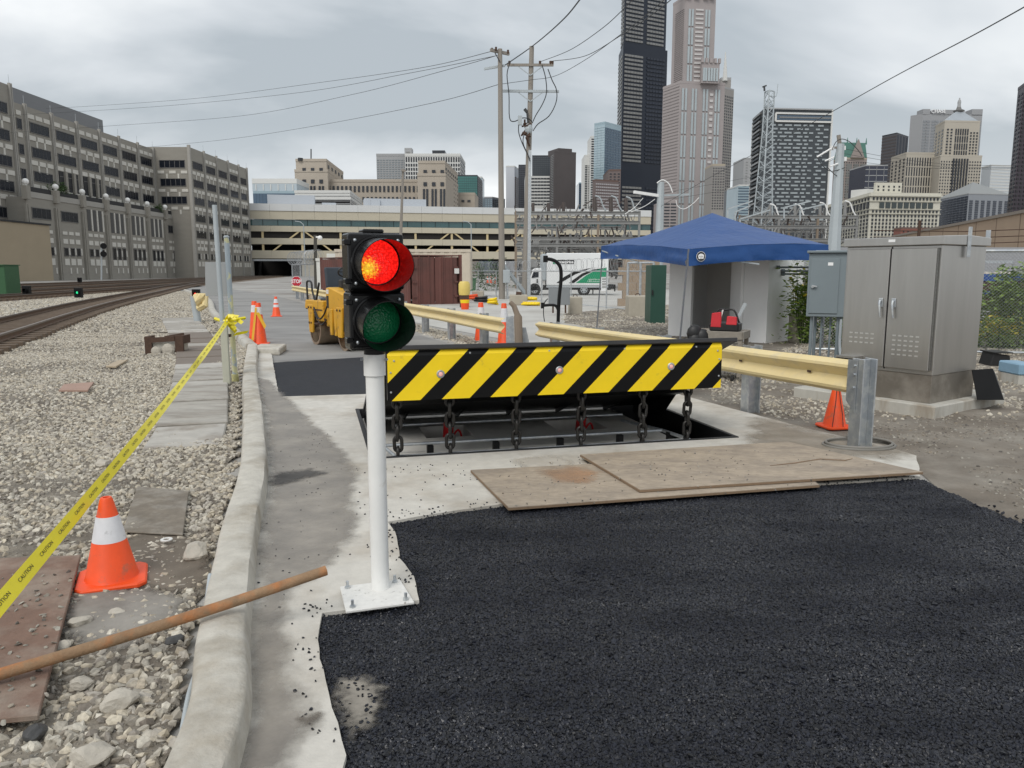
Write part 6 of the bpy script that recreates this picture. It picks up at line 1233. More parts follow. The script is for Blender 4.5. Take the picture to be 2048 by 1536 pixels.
# ================================================================== WEEDS, RAILCARS, SHED ON THE RIGHT
def bush(label, loc, w, d, h, n, ls, m, stems=8, name='weed', cat='plant', grp='weeds along the fence', flower=0):
    t = thing(name, label, cat, loc, 0, grp); lf = MB(); sm_ = MB(); fl_ = MB()
    tips = [V((random.uniform(-w, w) * .5, random.uniform(-d, d) * .5, h * random.uniform(.55, 1))) for _ in range(stems)]
    for tp_ in tips: sm_.tube([(tp_.x * .4, tp_.y * .4, 0), (tp_.x * .8, tp_.y * .8, tp_.z * .5), tp_], [.012, .009, .004], 4)
    for _ in range(n):
        tp_ = random.choice(tips); s = random.random() ** .6; sp_ = .16 * (1.15 - s) * w + .05
        p = V((tp_.x * (.4 + .6 * s), tp_.y * (.4 + .6 * s), tp_.z * s)) + V((random.gauss(0, sp_), random.gauss(0, sp_), random.gauss(0, .05)))
        p.z = max(.02, p.z); a = random.uniform(0, 6.28); e1 = V((cos(a), sin(a), random.uniform(-.4, .7))).normalized(); e2 = e1.cross(V((random.uniform(-1, 1), random.uniform(-1, 1), 1))).normalized(); l_ = ls * random.uniform(.5, 1.4)
        (fl_ if random.random() < flower and s > .6 else lf).add([p, p + e1 * l_ * .5 + e2 * l_ * .2, p + e1 * l_, p + e1 * l_ * .5 - e2 * l_ * .2], [(0, 1, 2, 3)])
    part('foliage', lf, m, t, kind='stuff'); part('stem', sm_, m_leafd, t, kind='stuff')
    if fl_.f: part('blossom', fl_, m_flower, t, kind='stuff')
bush('tall bright green weed clump at the right edge behind the fence', (xa(2035, 16.3), 16.3, 0), 1.1, .8, 1.85, 4200, .13, m_leaf, 26)
bush('lower green weeds left of the tall clump behind the fence', (xa(1972, 16.6), 16.6, 0), 1.0, .6, 1.3, 1500, .11, m_leaf, 14)
bush('yellow flowered weed behind the steel cabinet', (xa(1998, 16.0), 16.0, 0), .7, .5, .8, 1200, .09, m_leaf, 12, flower=.4)
bush('green weeds seen between the electrical box and the booth', (xa(1612, 17.5), 17.5, 0), 1.2, .6, 2.0, 2800, .12, m_leaf, 20, flower=.12)
bush('green weeds seen between the electrical box and the steel cabinet', (xa(1690, 16.6), 16.6, 0), 1.2, .6, 1.9, 2800, .12, m_leaf, 20, flower=.12)
bush('dark shrub standing by the yard wall near the green bin', (xa(985, 64), 64, 0), 3.0, 1.5, 2.6, 900, .28, m_leafd, 14, 'shrub', 'shrub', 'shrubs')
m_bluec = mat('railcar_blue', (.02, .075, .26), .6, var=.1, vs=2)
rc = thing('scrap_railcar', 'blue rimmed rusty gondola railcar behind the right fence', 'railcar', V((14.5, 24, 0)))
part('blue_rim', MB().box(10.8, 21, 23.4, 23.6, hz(562, 23.4), hz(548, 23.4)), m_bluec, rc, world=True); part('side_panel', MB().box(10.8, 21, 23.45, 23.55, .6, hz(562, 23.4) - .01), m_rustd, rc, world=True)
for k in range(6): part('rib', MB().box(11.2 + k * 1.7, 11.35 + k * 1.7, 23.3, 23.44, .5, hz(562, 23.4)), m_rustd, rc, world=True)
part('blue_band', MB().box(10.8, 21, 23.38, 23.44, hz(588, 23.4), hz(582, 23.4)), m_bluec, rc, world=True); part('underframe', MB().box(10.9, 21, 23.5, 25.5, .45, .6), m_rustd, rc, world=True); part('far_side', MB().box(10.8, 21, 25.6, 25.7, .6, hz(550, 23.4)), m_rustd, rc, world=True)
ld = MB()
for k in range(40): ld.sphere((random.uniform(11, 20.5), random.uniform(23.8, 25.4), hz(550, 23.4) - .05), random.uniform(.1, .28), 6, 4, (1.2, 1, .6))
part('rubble_load', ld, m_rock, rc, world=True, kind='stuff')
sh = thing('grey_shed', 'low grey roofed shed behind the railcar', 'shed', V((20, 42, 0))); part('sloped_roof', MB().ext([(13, 40, hz(556, 40)), (34, 40, hz(556, 40)), (34, 45, hz(500, 45)), (13, 45, hz(500, 45))], (0, 0, .15)), mat('grey_roofing', (.21, .21, .215), .8, var=.1, vs=1), sh, world=True)
part('wall', MB().box(13.2, 33.8, 40.3, 49, 0, hz(560, 40)), m_pad, sh, world=True)
for k in range(3): part('vent_strip', MB().box(17 + 4 * k, 19 + 4 * k, 42, 42.2, hz(528, 42), hz(525, 42) + .1), m_galv, sh, world=True)
ts = thing('tan_warehouse', 'long tan warehouse with a sloping roof edge behind the steel cabinet', 'warehouse', V((60, 90, 0)))
q = [V((xa(1785, 150, 8), 150, 0)), V((xa(2300, 62, 8), 62, 0))]; z0, z1 = hz(473, 150), hz(405, 62)
part('wall', MB().ext([q[0], q[1], q[1] + V((0, 0, z0 * 1.0)), q[0] + V((0, 0, z0))], (8, 12, 0)), mat('tan_wall', (.35, .26, .185), .85, var=.07, vs=.3), ts, world=True)
part('coping', MB().bar(q[0] + V((0, -.1, z0)), q[1] + V((0, -.1, z0)), .5, .35), mat('coping_grey', (.22, .19, .16), .8, var=.05), ts, world=True)
for k in range(12): p = q[0].lerp(q[1], (k + .5) / 12); d_ = (q[1] - q[0]).normalized(); part('panel_joint', MB().bar(p + V((0, -.06, 0)), p + V((0, -.06, z0 - .2)), .12, .1), mat('joint_brown', (.20, .15, .11), .9, var=.05), ts, world=True)
fg = thing('flag', 'small striped flag on a pole above the tan warehouse', 'flag', V((xa(2020, 105), 105, 0))); part('staff', MB().cyl(at(2015, 545, 105), at(2016, 434, 105), .08, n=6), m_galv, fg, world=True)
fy = 104.8
for k in range(7): part('stripe', MB().ext([at(2016, 435.5 + k * 1.3, fy), at(2030, 434 + k * 1.3, fy), at(2030, 435.3 + k * 1.3, fy), at(2016, 436.8 + k * 1.3, fy)], (0, .04, 0)), m_stopr if k % 2 == 0 else m_text, fg, world=True)
part('canton', MB().ext([at(2016, 435.5, fy - .05), at(2022, 435, fy - .05), at(2022, 440, fy - .05), at(2016, 440.5, fy - .05)], (0, .03, 0)), m_bluec, fg, world=True)

bbx = thing('blue_tank', 'light blue painted box at the right edge behind the black sheet', 'box', V((xa(2048, 11), 11, 0))); part('body', MB().box(xa(2036, 11), xa(2075, 11), 11, 11.5, .15, hz(728, 11)), mat('light_blue_paint', (.22, .36, .48), .6, var=.1, vs=4), bbx, world=True, bev=.02); part('footing', MB().box(xa(2037, 11), xa(2074, 11), 11.02, 11.48, 0, .149), m_pad, bbx, world=True)
dcr = thing('dark_crate', 'dark plastic crate on the gravel below the fence rail', 'crate', V((xa(1998, 13.2), 13.2, 0))); part('shell', MB().ext([(xa(1980, 13.2), 13.2, .02), (xa(2022, 13.2), 13.2, .02), (xa(2018, 13.2), 13.2, .2), (xa(1986, 13.2), 13.2, .24)], (0, .35, 0)), m_blackp, dcr, world=True, bev=.01); part('lid', MB().box(xa(1984, 13.2), xa(2020, 13.2), 13.15, 13.58, .24, .26), m_blackp, dcr, world=True)
# ================================================================== GREY OFFICE BLOCK ON THE LEFT
m_ofc = mat('office_precast', (.29, .272, .238), .9, var=.07, vs=.4, stretch=(1, 1, 3)); m_ofl = mat('office_light_panel', (.60, .58, .53), .9, var=.06, vs=1); m_ofp = mat('office_pilaster', (.36, .345, .315), .9, var=.06, vs=.5); m_ofd = mat('office_dark_recess', (.03, .03, .032), .8, var=.1)
m_ofm = mat('office_mullion', (.16, .155, .15), .6, var=.05)
ob = thing('office_block', 'long grey precast office block with ribbon windows along the tracks', 'building', V((-80, 150, 0)))
XF, XG, XP = -80.0, -72.0, -76.8
part('main_wall', MB().box(-110, XF, 128, 230, 0, 28.4), m_ofc, ob, world=True); part('tall_wing', MB().box(-110, XF + .03, 96, 128.2, 0, 30.8), m_ofc, ob, world=True); part('far_wing', MB().box(-110, XG, 177.5, 216, 0, 28.9), m_ofc, ob, world=True)
part('penthouse', MB().box(-108, -88, 129, 172, 28.4, 33.6), mat('penthouse_grey', (.20, .205, .215), .85, var=.05), ob, world=True)
WINM = {}
def put(key, name, build, m, parent, loc, rz, wroot, **k):
    p = V(loc) - wroot.location
    if key not in WINM: WINM[key] = part(name, build(), m, parent, **k); o = WINM[key]
    else: o = child_copy(WINM[key], parent)
    o.location = p if parent is wroot else V(loc); o.rotation_euler = (0, 0, rz) if parent is wroot else (0, 0, 0); return o
def win(w, h, c, rz, n=5):
    k = (round(w, 1), h, n); fr = lambda: MB().box(-w / 2, w / 2, -.02, .3, -h / 2, h / 2).box(-w / 2 - .08, -w / 2, -.1, .3, -h / 2, h / 2).box(w / 2, w / 2 + .08, -.1, .3, -h / 2, h / 2).box(-w / 2 - .08, w / 2 + .08, -.14, .3, h / 2, h / 2 + .1).box(-w / 2 - .08, w / 2 + .08, -.12, .3, -h / 2 - .08, -h / 2)
    o = put(('w',) + k, 'window', fr, m_ofm, ob, c, rz, ob)
    pw = w / n
    for i in range(n): put(('p',) + k, 'pane', lambda: MB().box(-pw / 2 + .05, pw / 2 - .05, -.045, -.021, -h / 2 + .05, h / 2 - .05), m_glassd, o, (-w / 2 + pw * (i + .5), 0, 0), 0, ob)
def panel(w, h, c, rz, m=None): put(('l', w, h), 'light_panel', lambda: MB().box(-w / 2, w / 2, -.10, .2, -h / 2, h / 2), m or m_ofl, ob, c, rz, ob)
RZ = pi / 2; FZ_ = (25.2, 21.2, 17.3, 13.5, 9.8)
def bay(y0, y1, xw, floors, top, piers=True, plain_top=False):
    yc, bw = (y0 + y1) / 2, y1 - y0; w = bw * .70
    for z in floors:
        win(round(w, 1) if bw > 5 else 1.2, 1.55, (xw, yc, z), RZ, 5 if bw > 5 else 2)
        for s in ((-.30, 0, .30) if bw > 5 else (0,)):
            panel(1.75 if bw > 5 else 1.2, .72, (xw, yc + s * bw, z - 1.72), RZ)
        for s in ((-.15, .15) if bw > 5 else ()): panel(.42, 1.15, (xw, yc + s * bw, z - 2.66), RZ)
    if not plain_top:
        for s in ((-.30, 0, .30) if bw > 5 else (0,)): panel(1.75 if bw > 5 else 1.2, .72, (xw, yc + s * bw, floors[0] + 1.75), RZ)
    part('pilaster', MB().box(xw - .1, xw + .3, y1 - .30, y1 - .08, 0, top + .3).box(xw - .1, xw + .3, y1 + .08, y1 + .3, 0, top + .3), m_ofp, ob, world=True); part('lightning_rod', MB().cyl((xw, y1, top + .3), (xw, y1, top + 1.6), .03, n=5), m_galvpaint, ob, world=True)
bay(96.6, 104.3, XF + .05, (27.0, 22.8, 18.8, 14.9, 10.7), 30.8, plain_top=True); bay(104.3, 112.0, XF + .05, (27.0, 22.8, 18.8, 14.9, 10.7), 30.8, plain_top=True)
bay(112.0, 120.2, XF + .05, (27.0, 22.8, 18.8, 14.9, 10.7), 30.8, plain_top=True); bay(120.2, 128, XF + .05, (27.0, 22.8, 18.8, 14.9, 10.7), 30.8, plain_top=True)
YB = [128, 131.5, 138.9, 146.7, 154.6, 162, 170, 177.2]
for i in range(7): bay(YB[i], YB[i + 1], XF, FZ_[:3], 28.4)
for k in range(5): bay(177.8 + k * 7.7, 177.8 + (k + 1) * 7.7 - (0 if k < 4 else 1.4), XG, FZ_, 28.9, plain_top=k % 2 == 0)
for z in FZ_[:3]:
    win(5.6, 1.55, (-76, 177.5, z), 0, 5)
    for s in (-2.6, 0, 2.6): panel(1.45, .62, (-76 + s, 177.5, z - 1.75), 0)
    for s in (-1.3, 1.3): panel(.38, 1.0, (-76 + s, 177.5, z - 2.6), 0)
part('pilaster', MB().box(XG - .3, XG + .3, 177.0, 177.6, 0, 29.3), m_ofp, ob, world=True)
# terrace recesses and their columns above the podium
part('terrace_recess', MB().box(XF + .02, XF + .06, 131.8, 176.8, 13.6, 15.2), m_ofd, ob, world=True)
for i in (2, 3):
    part('terrace_opening', MB().box(XF + .02, XF + .12, YB[i] + .9, YB[i + 1] - .9, 15.6, 19.0), m_ofd, ob, world=True)
    for k in (1, 2): part('terrace_column', MB().box(XF + .05, XF + .5, lerp(YB[i], YB[i + 1], k / 3) - .35, lerp(YB[i], YB[i + 1], k / 3) + .35, 15.5, 19.1), m_ofc, ob, world=True)
# podium with piers and globe lamps
part('podium', MB().box(XF - .5, XP, 124.5, 186, 0, 13.2), m_ofc, ob, world=True); part('podium_parapet', MB().box(XP - .5, XP + .12, 124.6, 185.9, 13.2, 14.1), m_ofp, ob, world=True)
py = [124.4, 132.4, 140.5, 148.6, 156.9, 165.2, 173.6, 181.9]
m_globe = mat('white_globe', (.82, .82, .80), .3, var=.03)
for i, y in enumerate(py):
    part('podium_pier', MB().box(XP - .2, XP + .7, y - .48, y + .48, 12.8, 14.9).box(XP + .02, XP + .35, y - .4, y - .1, 0, 12.0).box(XP + .02, XP + .35, y + .1, y + .4, 0, 12.0), m_ofc, ob, world=True)
    part('globe_lamp', MB().sphere((XP + .3, y, 15.5), .5, 14, 9).cyl((XP + .3, y, 14.9), (XP + .3, y, 15.1), .2, n=8), m_globe, ob, world=True, smooth=60)
    y1 = py[i + 1] if i + 1 < len(py) else 186; yc = (y + y1) / 2; bw = y1 - y
    if i in (2, 3, 4, 5):
        for k in (-1, 0, 1): part('tall_opening', MB().box(XP + .01, XP + .06, yc + k * 1.9 - .55, yc + k * 1.9 + .55, 8.8, 12.6), m_ofd if False else mat('recess_grey', (.09, .088, .085), .9, var=.1), ob, world=True); panel(.42, 3.8, (XP, yc + k * 1.9 + .95, 10.7), RZ)
    else: win(round(bw * .62, 1), 1.6, (XP, yc, 10.8), RZ, 4)
    for k in (-1, 0, 1):
        panel(1.35, .55, (XP, yc + k * 1.9, 8.0), RZ); panel(1.35, .8, (XP, yc + k * 1.9, 6.6), RZ); panel(1.35, 1.1, (XP, yc + k * 1.9, 3.1), RZ); panel(.36, 1.2, (XP, yc + k * 1.9 + .95, 4.9), RZ); panel(.36, 1.0, (XP, yc + k * 1.9 + .95, 1.6), RZ)
        if i < 6 or k == 0: win(1.1, 1.3 if i < 3 else 2.2, (XP, yc + k * 1.9, 4.8), RZ, 1)
    part('terrace_rail', MB().box(XP - .1, XP - .05, y + .8, y1 - .8, 14.1, 14.9), m_ofd, ob, world=True)
for k in range(5):
    yc = 181.6 + k * 7.7
    for s in (-2, 0, 2): panel(1.35, .8, (XG, yc + s, 6.6), RZ); panel(1.35, 1.1, (XG, yc + s, 3.1), RZ); panel(.36, 1.2, (XG, yc + s + .95, 4.9), RZ); win(1.1, 1.3, (XG, yc + s, 4.8), RZ, 1) if (k + s) % 3 else None
for lab, y, s in (('round bush on the office terrace left of the first globe lamp', 133.8, 1.0), ('spreading bush on the office terrace beside the first globe lamp', 136.2, 1.2), ('small bush on the office terrace near the inner corner', 172.2, .8), ('last bush on the office terrace before the far wing', 179.0, .8)):
    bush(lab, (XP - .6, y, 14.1), 2.6 * s, 2.2 * s, 2.4 * s, 700, .3, m_leafd, 10, 'shrub', 'shrub', 'terrace shrubs')
tw = thing('tan_wall', 'plain tan wall standing before the office block at the left edge', 'wall', V((-76.5, 115, 0)))
part('wall', MB().box(-77.5, -75.6, 92, 128.2, 0, 8.9), mat('tan_render', (.37, .305, .215), .9, var=.05, vs=.4), tw, world=True); part('coping', MB().box(-77.7, -75.4, 91.8, 128.4, 8.9, 9.15), m_ofd, tw, world=True)
rs = thing('railway_signal', 'grey railway signal mast with two heads before the office wall', 'railway signal', V((xa(203, 118), 118, 0))); part('mast', MB().cyl(at(203, 560, 118), at(203, 487, 118), .12, n=6), m_galvpaint, rs, world=True)
for v in (492, 508): part('signal_head', MB().cyl(at(207, v, 117.8), at(207, v, 117.3), .45, n=14), m_blackm, rs, world=True)
# ================================================================== CREAM VIADUCT BUILDING
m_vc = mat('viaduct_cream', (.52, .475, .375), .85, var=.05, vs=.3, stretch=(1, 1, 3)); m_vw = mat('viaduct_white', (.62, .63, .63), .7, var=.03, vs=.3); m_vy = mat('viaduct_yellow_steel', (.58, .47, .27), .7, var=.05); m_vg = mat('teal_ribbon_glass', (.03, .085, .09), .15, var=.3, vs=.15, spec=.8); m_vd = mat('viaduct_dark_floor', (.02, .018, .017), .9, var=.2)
VA, VB = V((xa(497, 217, 10), 217, 0)), V((xa(1300, 243, 10), 243, 0)); vdn = (VB - VA).normalized(); VL = (VB - VA).length; vn = V((vdn.y, -vdn.x, 0)); vn = vn if vn.y < 0 else -vn
vb = thing('viaduct_building', 'long cream viaduct building with ribbon glass and diagonal braces over the tracks', 'building', VA)
def vbx(s0, s1, o0, o1, z0, z1): return MB().ext([VA + vdn * s0 + vn * o0 + V((0, 0, z0)), VA + vdn * s1 + vn * o0 + V((0, 0, z0)), VA + vdn * s1 + vn * o1 + V((0, 0, z0)), VA + vdn * s0 + vn * o1 + V((0, 0, z0))], (0, 0, z1 - z0))
for nm, z0, z1, o, m in (('white_fascia', 18.05, 19.95, .5, m_vw), ('cream_band', 15.75, 18.05, .3, m_vc), ('cream_band', 12.4, 13.95, .3, m_vc), ('cream_band', 8.9, 10.6, .3, m_vc), ('cream_band', 5.0, 7.2, .35, m_vc)):
    L_ = 6.0; k = 0
    while k * L_ < VL: part(nm, vbx(k * L_ + .02, min((k + 1) * L_ - .02, VL), -.3, o, z0, z1), m, vb, world=True); k += 1
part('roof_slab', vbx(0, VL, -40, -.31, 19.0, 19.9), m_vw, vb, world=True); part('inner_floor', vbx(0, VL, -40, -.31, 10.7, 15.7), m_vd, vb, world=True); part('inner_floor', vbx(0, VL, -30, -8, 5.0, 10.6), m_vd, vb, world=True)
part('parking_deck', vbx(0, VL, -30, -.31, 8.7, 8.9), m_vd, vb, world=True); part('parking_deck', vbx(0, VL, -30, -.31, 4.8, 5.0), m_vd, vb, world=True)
k = 0
while k * 4.0 < VL: part('ribbon_pane', vbx(k * 4 + .08, min(k * 4 + 3.92, VL), -.29, -.1, 14.0, 15.7), m_vg, vb, world=True); k += 1
s = 3.5; k = 0
while s < VL - 2:
    part('steel_column', vbx(s, s + .6, -.32, .05, 7.2, 8.9), m_vy, vb, world=True); part('steel_column', vbx(s, s + .6, -.32, .05, 10.6, 12.4), m_vy, vb, world=True)
    for sg_ in ((1,) if k % 2 == 0 else (-1,)):
        for (za, zb, f0, f1) in ((7.2, 8.9, .25, .48), (10.6, 12.4, .68, .93)):
            a = s + .3 + (f0 if sg_ > 0 else 1 - f0) * 10.6; b = s + .3 + (f1 if sg_ > 0 else 1 - f1) * 10.6
            if b < VL: part('diagonal_brace', MB().bar(VA + vdn * a + vn * -.1 + V((0, 0, za - .1)), VA + vdn * b + vn * -.1 + V((0, 0, zb + .1)), .4, .55, vn), m_vy, vb, world=True)
    s += 10.6; k += 1
for s0, s1, z1 in ((-.5, 0.9, 5.0), (14.0, 60, 5.0)): part('abutment', vbx(s0, s1, -3, -.5, 0, z1 - .2), m_pad if s0 < 0 else m_vc, vb, world=True)
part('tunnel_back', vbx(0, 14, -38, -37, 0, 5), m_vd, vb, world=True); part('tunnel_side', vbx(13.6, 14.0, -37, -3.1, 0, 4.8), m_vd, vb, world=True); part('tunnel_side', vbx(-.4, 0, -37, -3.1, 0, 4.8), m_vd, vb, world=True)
part('portal_beam', vbx(0, 14, -1.5, -.36, 4.3, 4.8), m_galv, vb, world=True)
for s0, s1, z1, o in ((5, 18, 23.0, -6), (32, 50, 22.4, -5), (34, 36.5, 22.0, -4.4), (20, 24, 21.2, -8)): part('roof_plant', vbx(s0, s1, o - 8, o, 19.9, z1), mat('plant_room_grey', (.44, .47, .51), .7, var=.04), vb, world=True)
for (u, y) in ((611, 205), (943, 205)): 
    p = V((xa(u, y), y, 0)); t = thing('street_light', 'thin street light before the viaduct, ' + ('left' if u < 700 else 'right') + ' one of two', 'street light', p, 0, 'street lights'); part('pole', MB().cyl(p + V((0, 0, 4)), p + V((0, 0, 13.5)), .13, n=6), m_galvpaint, t, world=True); part('arm', MB().tube([p + V((0, 0, 13.5)), p + V((-.8, 0, 14.2)), p + V((-2.2, 0, 14.4))], .1, 5), m_galvpaint, t, world=True)
    part('column_base', MB().cyl(p, p + V((0, 0, 4)), .16, n=6), m_galvpaint, t, world=True)
# ================================================================== SKYLINE
def P2(u, y, z=40): return V((xa(u, y, z), y, 0))
def facade(mb, P, Q, z0, z1, nx, nz, fx=.6, fz=.55, off=.3, skip=None):
    d = (Q - P) / nx; n = V((d.y, -d.x, 0)).normalized()
    if n.dot(-P) < 0: n = -n
    dz = (z1 - z0) / nz
    for i in range(nx):
        for j in range(nz):
            if skip and skip(i, j): continue
            a = P + d * (i + .5 - fx / 2) + V((0, 0, z0 + dz * (j + .5 - fz / 2))); mb.ext([a, a + d * fx, a + d * fx + V((0, 0, dz * fz)), a + V((0, 0, dz * fz))], n * off)
def tower(name, label, pts, ztop, m, wins=(), roof=None, z0=0, extra=None, depth=30, thing_=None):
    """pts: photo columns with distances, left to right; two points make a frontal slab"""
    W_ = [P2(u, y, ztop * .6) for u, y in pts]
    if len(W_) == 2: d = (W_[1] - W_[0]); n = V((-d.y, d.x, 0)).normalized(); n = n if n.y > 0 else -n; plan = [W_[0], W_[1], W_[1] + n * depth, W_[0] + n * depth]
    else: plan = [W_[0], W_[1], W_[2], W_[0] + W_[2] - W_[1]]
    t = thing_ or thing(name, label, 'building', W_[1] if len(W_) > 2 else W_[0])
    part('body' if not thing_ else 'section', MB().prism([(p.x, p.y) for p in plan], z0, ztop), m, t, world=True)
    if roof: part('parapet', MB().prism([(p.x + (p.x - sum(q.x for q in plan) / 4) * .01, p.y + (p.y - sum(q.y for q in plan) / 4) * .01) for p in plan], ztop, ztop + roof[0]), roof[1], t, world=True)
    for f, mw, nx, nz, fx, fz, za, zb in wins:
        mb = MB(); facade(mb, W_[f], W_[f + 1], max(z0, za), zb, nx, nz, fx, fz, max(.25, (zb - za) * .002)); part('window_grid', mb, mw, t, world=True, kind='stuff')
    return t, W_, plan
gl_d = mat('far_dark_glass', (.022, .026, .034), .25, var=.25, vs=.05, spec=.6); gl_b = mat('far_blue_glass', (.05, .09, .14), .15, var=.25, vs=.03, spec=.9); gl_l = mat('far_pale_glass', (.30, .40, .45), .2, var=.15, vs=.04, spec=.8); gl_g = mat('far_green_glass', (.03, .10, .10), .2, var=.25, vs=.03, spec=.8)
gl_gr = mat('far_grey_glass', (.20, .20, .195), .3, var=.2, vs=.08, spec=.6); st_t = mat('post_office_limestone', (.41, .36, .30), .9, var=.06, vs=.1); st_w = mat('far_white_stone', (.62, .62, .60), .85, var=.03); st_g = mat('far_grey_stone', (.34, .345, .35), .9, var=.05, vs=.05); st_p = mat('far_pink_granite', (.335, .30, .295), .85, var=.05, vs=.05); st_b = mat('far_brown_stone', (.085, .075, .075), .85, var=.1, vs=.05)
black_s = mat('black_tower_aluminium', (.018, .024, .038), .45, .2, var=.1, vs=.02); tan_s = mat('far_tan_stone', (.40, .35, .28), .9, var=.06, vs=.05); brn_s = mat('far_redbrown_stone', (.15, .10, .085), .9, var=.08, vs=.05); purp = mat('far_purple_glass', (.035, .025, .035), .4, var=.2, vs=.05)
def Z(v, y): return hz(v, y)
# old post office (tan): two end towers, a long wing, annexes
yO = 360; po = thing('post_office', 'huge tan limestone block with two square end towers behind the viaduct', 'building', P2(593, yO))
def osec(pts, vt, wins, roof=1.2, **k): return tower('', '', pts, Z(vt, pts[0][1]), st_t, wins, (roof, st_t), thing_=po, **k)
def slots(lst, y, m=gl_d):
    for u0, u1_, v0, v1 in lst: part('window', MB().ext([at(u0, v1, y), at(u1_, v1, y), at(u1_, v0, y), at(u0, v0, y)], (0, -.35, 0)), m, po, world=True)
osec([(595, yO), (656, yO), (689, yO + 46)], 323, [(1, gl_d, 5, 1, .3, .5, Z(349, yO + 20), Z(336, yO + 20))]); osec([(592.5, yO - .8), (658, yO - .8), (691, yO + 46)], 344, [])
slots([(605 + k * 17, 612 + k * 17, 336, 341.5) for k in range(3)] + [(605 + k * 17, 612 + k * 17, 359, 366.5) for k in range(3)] + [(603.5 + k * 17 + j * 6.5, 607.5 + k * 17 + j * 6.5, 372, 390) for k in range(3) for j in (0, 1)], yO - .8)
osec([(652, yO + 4), (842, yO + 4)], 364, [], depth=40); slots([(657 + k * 8.42, 661 + k * 8.42, 372, 383.5) for k in range(22)] + [(725 + k * 8.42, 729 + k * 8.42, 394, 404) for k in range(14)], yO + 4)
osec([(838, yO - 14), (891, yO - 14), (916, yO + 30)], 327, [(1, gl_d, 7, 9, .3, .45, Z(420, yO), Z(340, yO))]); osec([(836, yO - 14.8), (892, yO - 14.8), (917, yO + 30)], 352, [])
slots([(847 + k * 17, 854 + k * 17, 340, 346) for k in range(3)] + [(847 + k * 17, 854 + k * 17, 364.5, 372) for k in range(3)] + [(846 + k * 17 + j * 6.5, 850 + k * 17 + j * 6.5, 378, 425) for k in range(3) for j in (0, 1)], yO - 14.8)
osec([(914, yO + 34), (950, yO + 34), (957, yO + 60)], 390, []); slots([(923 + k * 12, 929 + k * 12, 400, 404) for k in (0, 1)] + [(923 + k * 12, 929 + k * 12, 416, 420) for k in (0, 1)], yO + 34)
part('flag_mast', MB().cyl(at(622, 322, yO + 5), at(622, 298, yO + 5), .3, n=5).cyl(at(601, 322, yO), at(601, 316, yO), 1.2, n=6), m_wire, po, world=True)
# stepped white building in front of the post office
sw = thing('stepped_white_building', 'white stepped low building in front of the tan post office wing', 'building', P2(590, 300))
for u0, u1_, u2_, vt in ((570, 703, 728, 399), (592, 702, 726, 386)): tower('', '', [(u0, 300), (u1_, 300), (u2_, 340)], Z(vt, 300), st_w, [(0, st_g, 1, 3, 1.0, .16, Z(412, 300), Z(vt + 2, 300)), (1, st_g, 1, 3, 1.0, .16, Z(412, 300), Z(vt + 2, 300))], (1, st_w), thing_=sw)
tower('glass_office', 'pale blue glass office with white roof brackets left of the post office', [(509, 330), (600, 330)], Z(382, 330), gl_l, [(0, gl_b, 14, 5, .94, .7, 0, Z(382, 330))], None); tower('roof_office', 'white roofed upper storey above the pale glass office', [(508, 331), (596, 331)], Z(367, 331), mat('pale_blue_wall', (.42, .48, .52), .6, var=.05), [(0, st_w, 6, 1, .12, .9, Z(382, 331), Z(368, 331))], (2, st_w), z0=Z(382.5, 330), depth=20)
tower('grey_slab', 'pale grey office slab with small windows behind the post office', [(755, 520), (814, 520)], Z(312, 520), st_g, [(0, mat('grey_pane', (.24, .27, .29), .3, var=.1), 10, 14, .7, .4, Z(380, 520), Z(318, 520))], (1.5, st_g)); tower('stair_tower', 'slim grey stair tower between the grey slab and white grid building', [(811, 515), (825, 515)], Z(299, 515), st_g, [(0, gl_gr, 1, 10, .5, .6, Z(380, 515), Z(302, 515))], (1, st_g), depth=8)
tower('white_grid_building', 'white concrete grid building with dark square windows', [(812, 500), (921, 500), (931, 540)], Z(312, 500), st_w, [(0, gl_d, 22, 9, .6, .66, Z(400, 500), Z(326, 500)), (0, gl_d, 22, 1, .55, .9, Z(324.5, 500), Z(313.5, 500)), (1, gl_d, 6, 10, .5, .6, Z(400, 500), Z(314, 500))], (1.5, st_w)); tower('roof_machine', 'dark machine room on top of the white grid building', [(866, 505), (891, 505)], Z(304, 505), gl_d, [(0, st_w, 8, 1, .2, .3, Z(312, 505), Z(306, 505))], (1, gl_d), z0=Z(312.5, 500) + 1.6, depth=12)
tower('green_glass_building', 'dark green glass building right of the post office', [(912, 470), (955, 470), (965, 500)], Z(352, 470), gl_g, [(0, mat('green_pane', (.05, .17, .16), .2, var=.2, vs=.04), 10, 14, .9, .8, Z(420, 470), Z(353, 470)), (1, gl_d, 4, 14, .9, .8, Z(420, 470), Z(353, 470))], (.6, gl_d)); tower('blue_glass_slip', 'slim pale blue glass tower behind the green glass building', [(944, 560), (964, 560), (969, 580)], Z(356, 560), gl_l, [(0, gl_b, 4, 14, .8, .6, Z(420, 560), Z(358, 560))], (1, st_w))
tower('low_grey_towers', 'low blue grey towers between the green glass building and the poles', [(960, 620), (985, 620), (1010, 640)], Z(396, 620), mat('slate_blue', (.15, .18, .21), .5, var=.1), [(0, gl_l, 5, 6, .5, .5, Z(420, 620), Z(398, 620)), (1, gl_d, 6, 6, .7, .5, Z(420, 620), Z(398, 620))], (1, st_g))
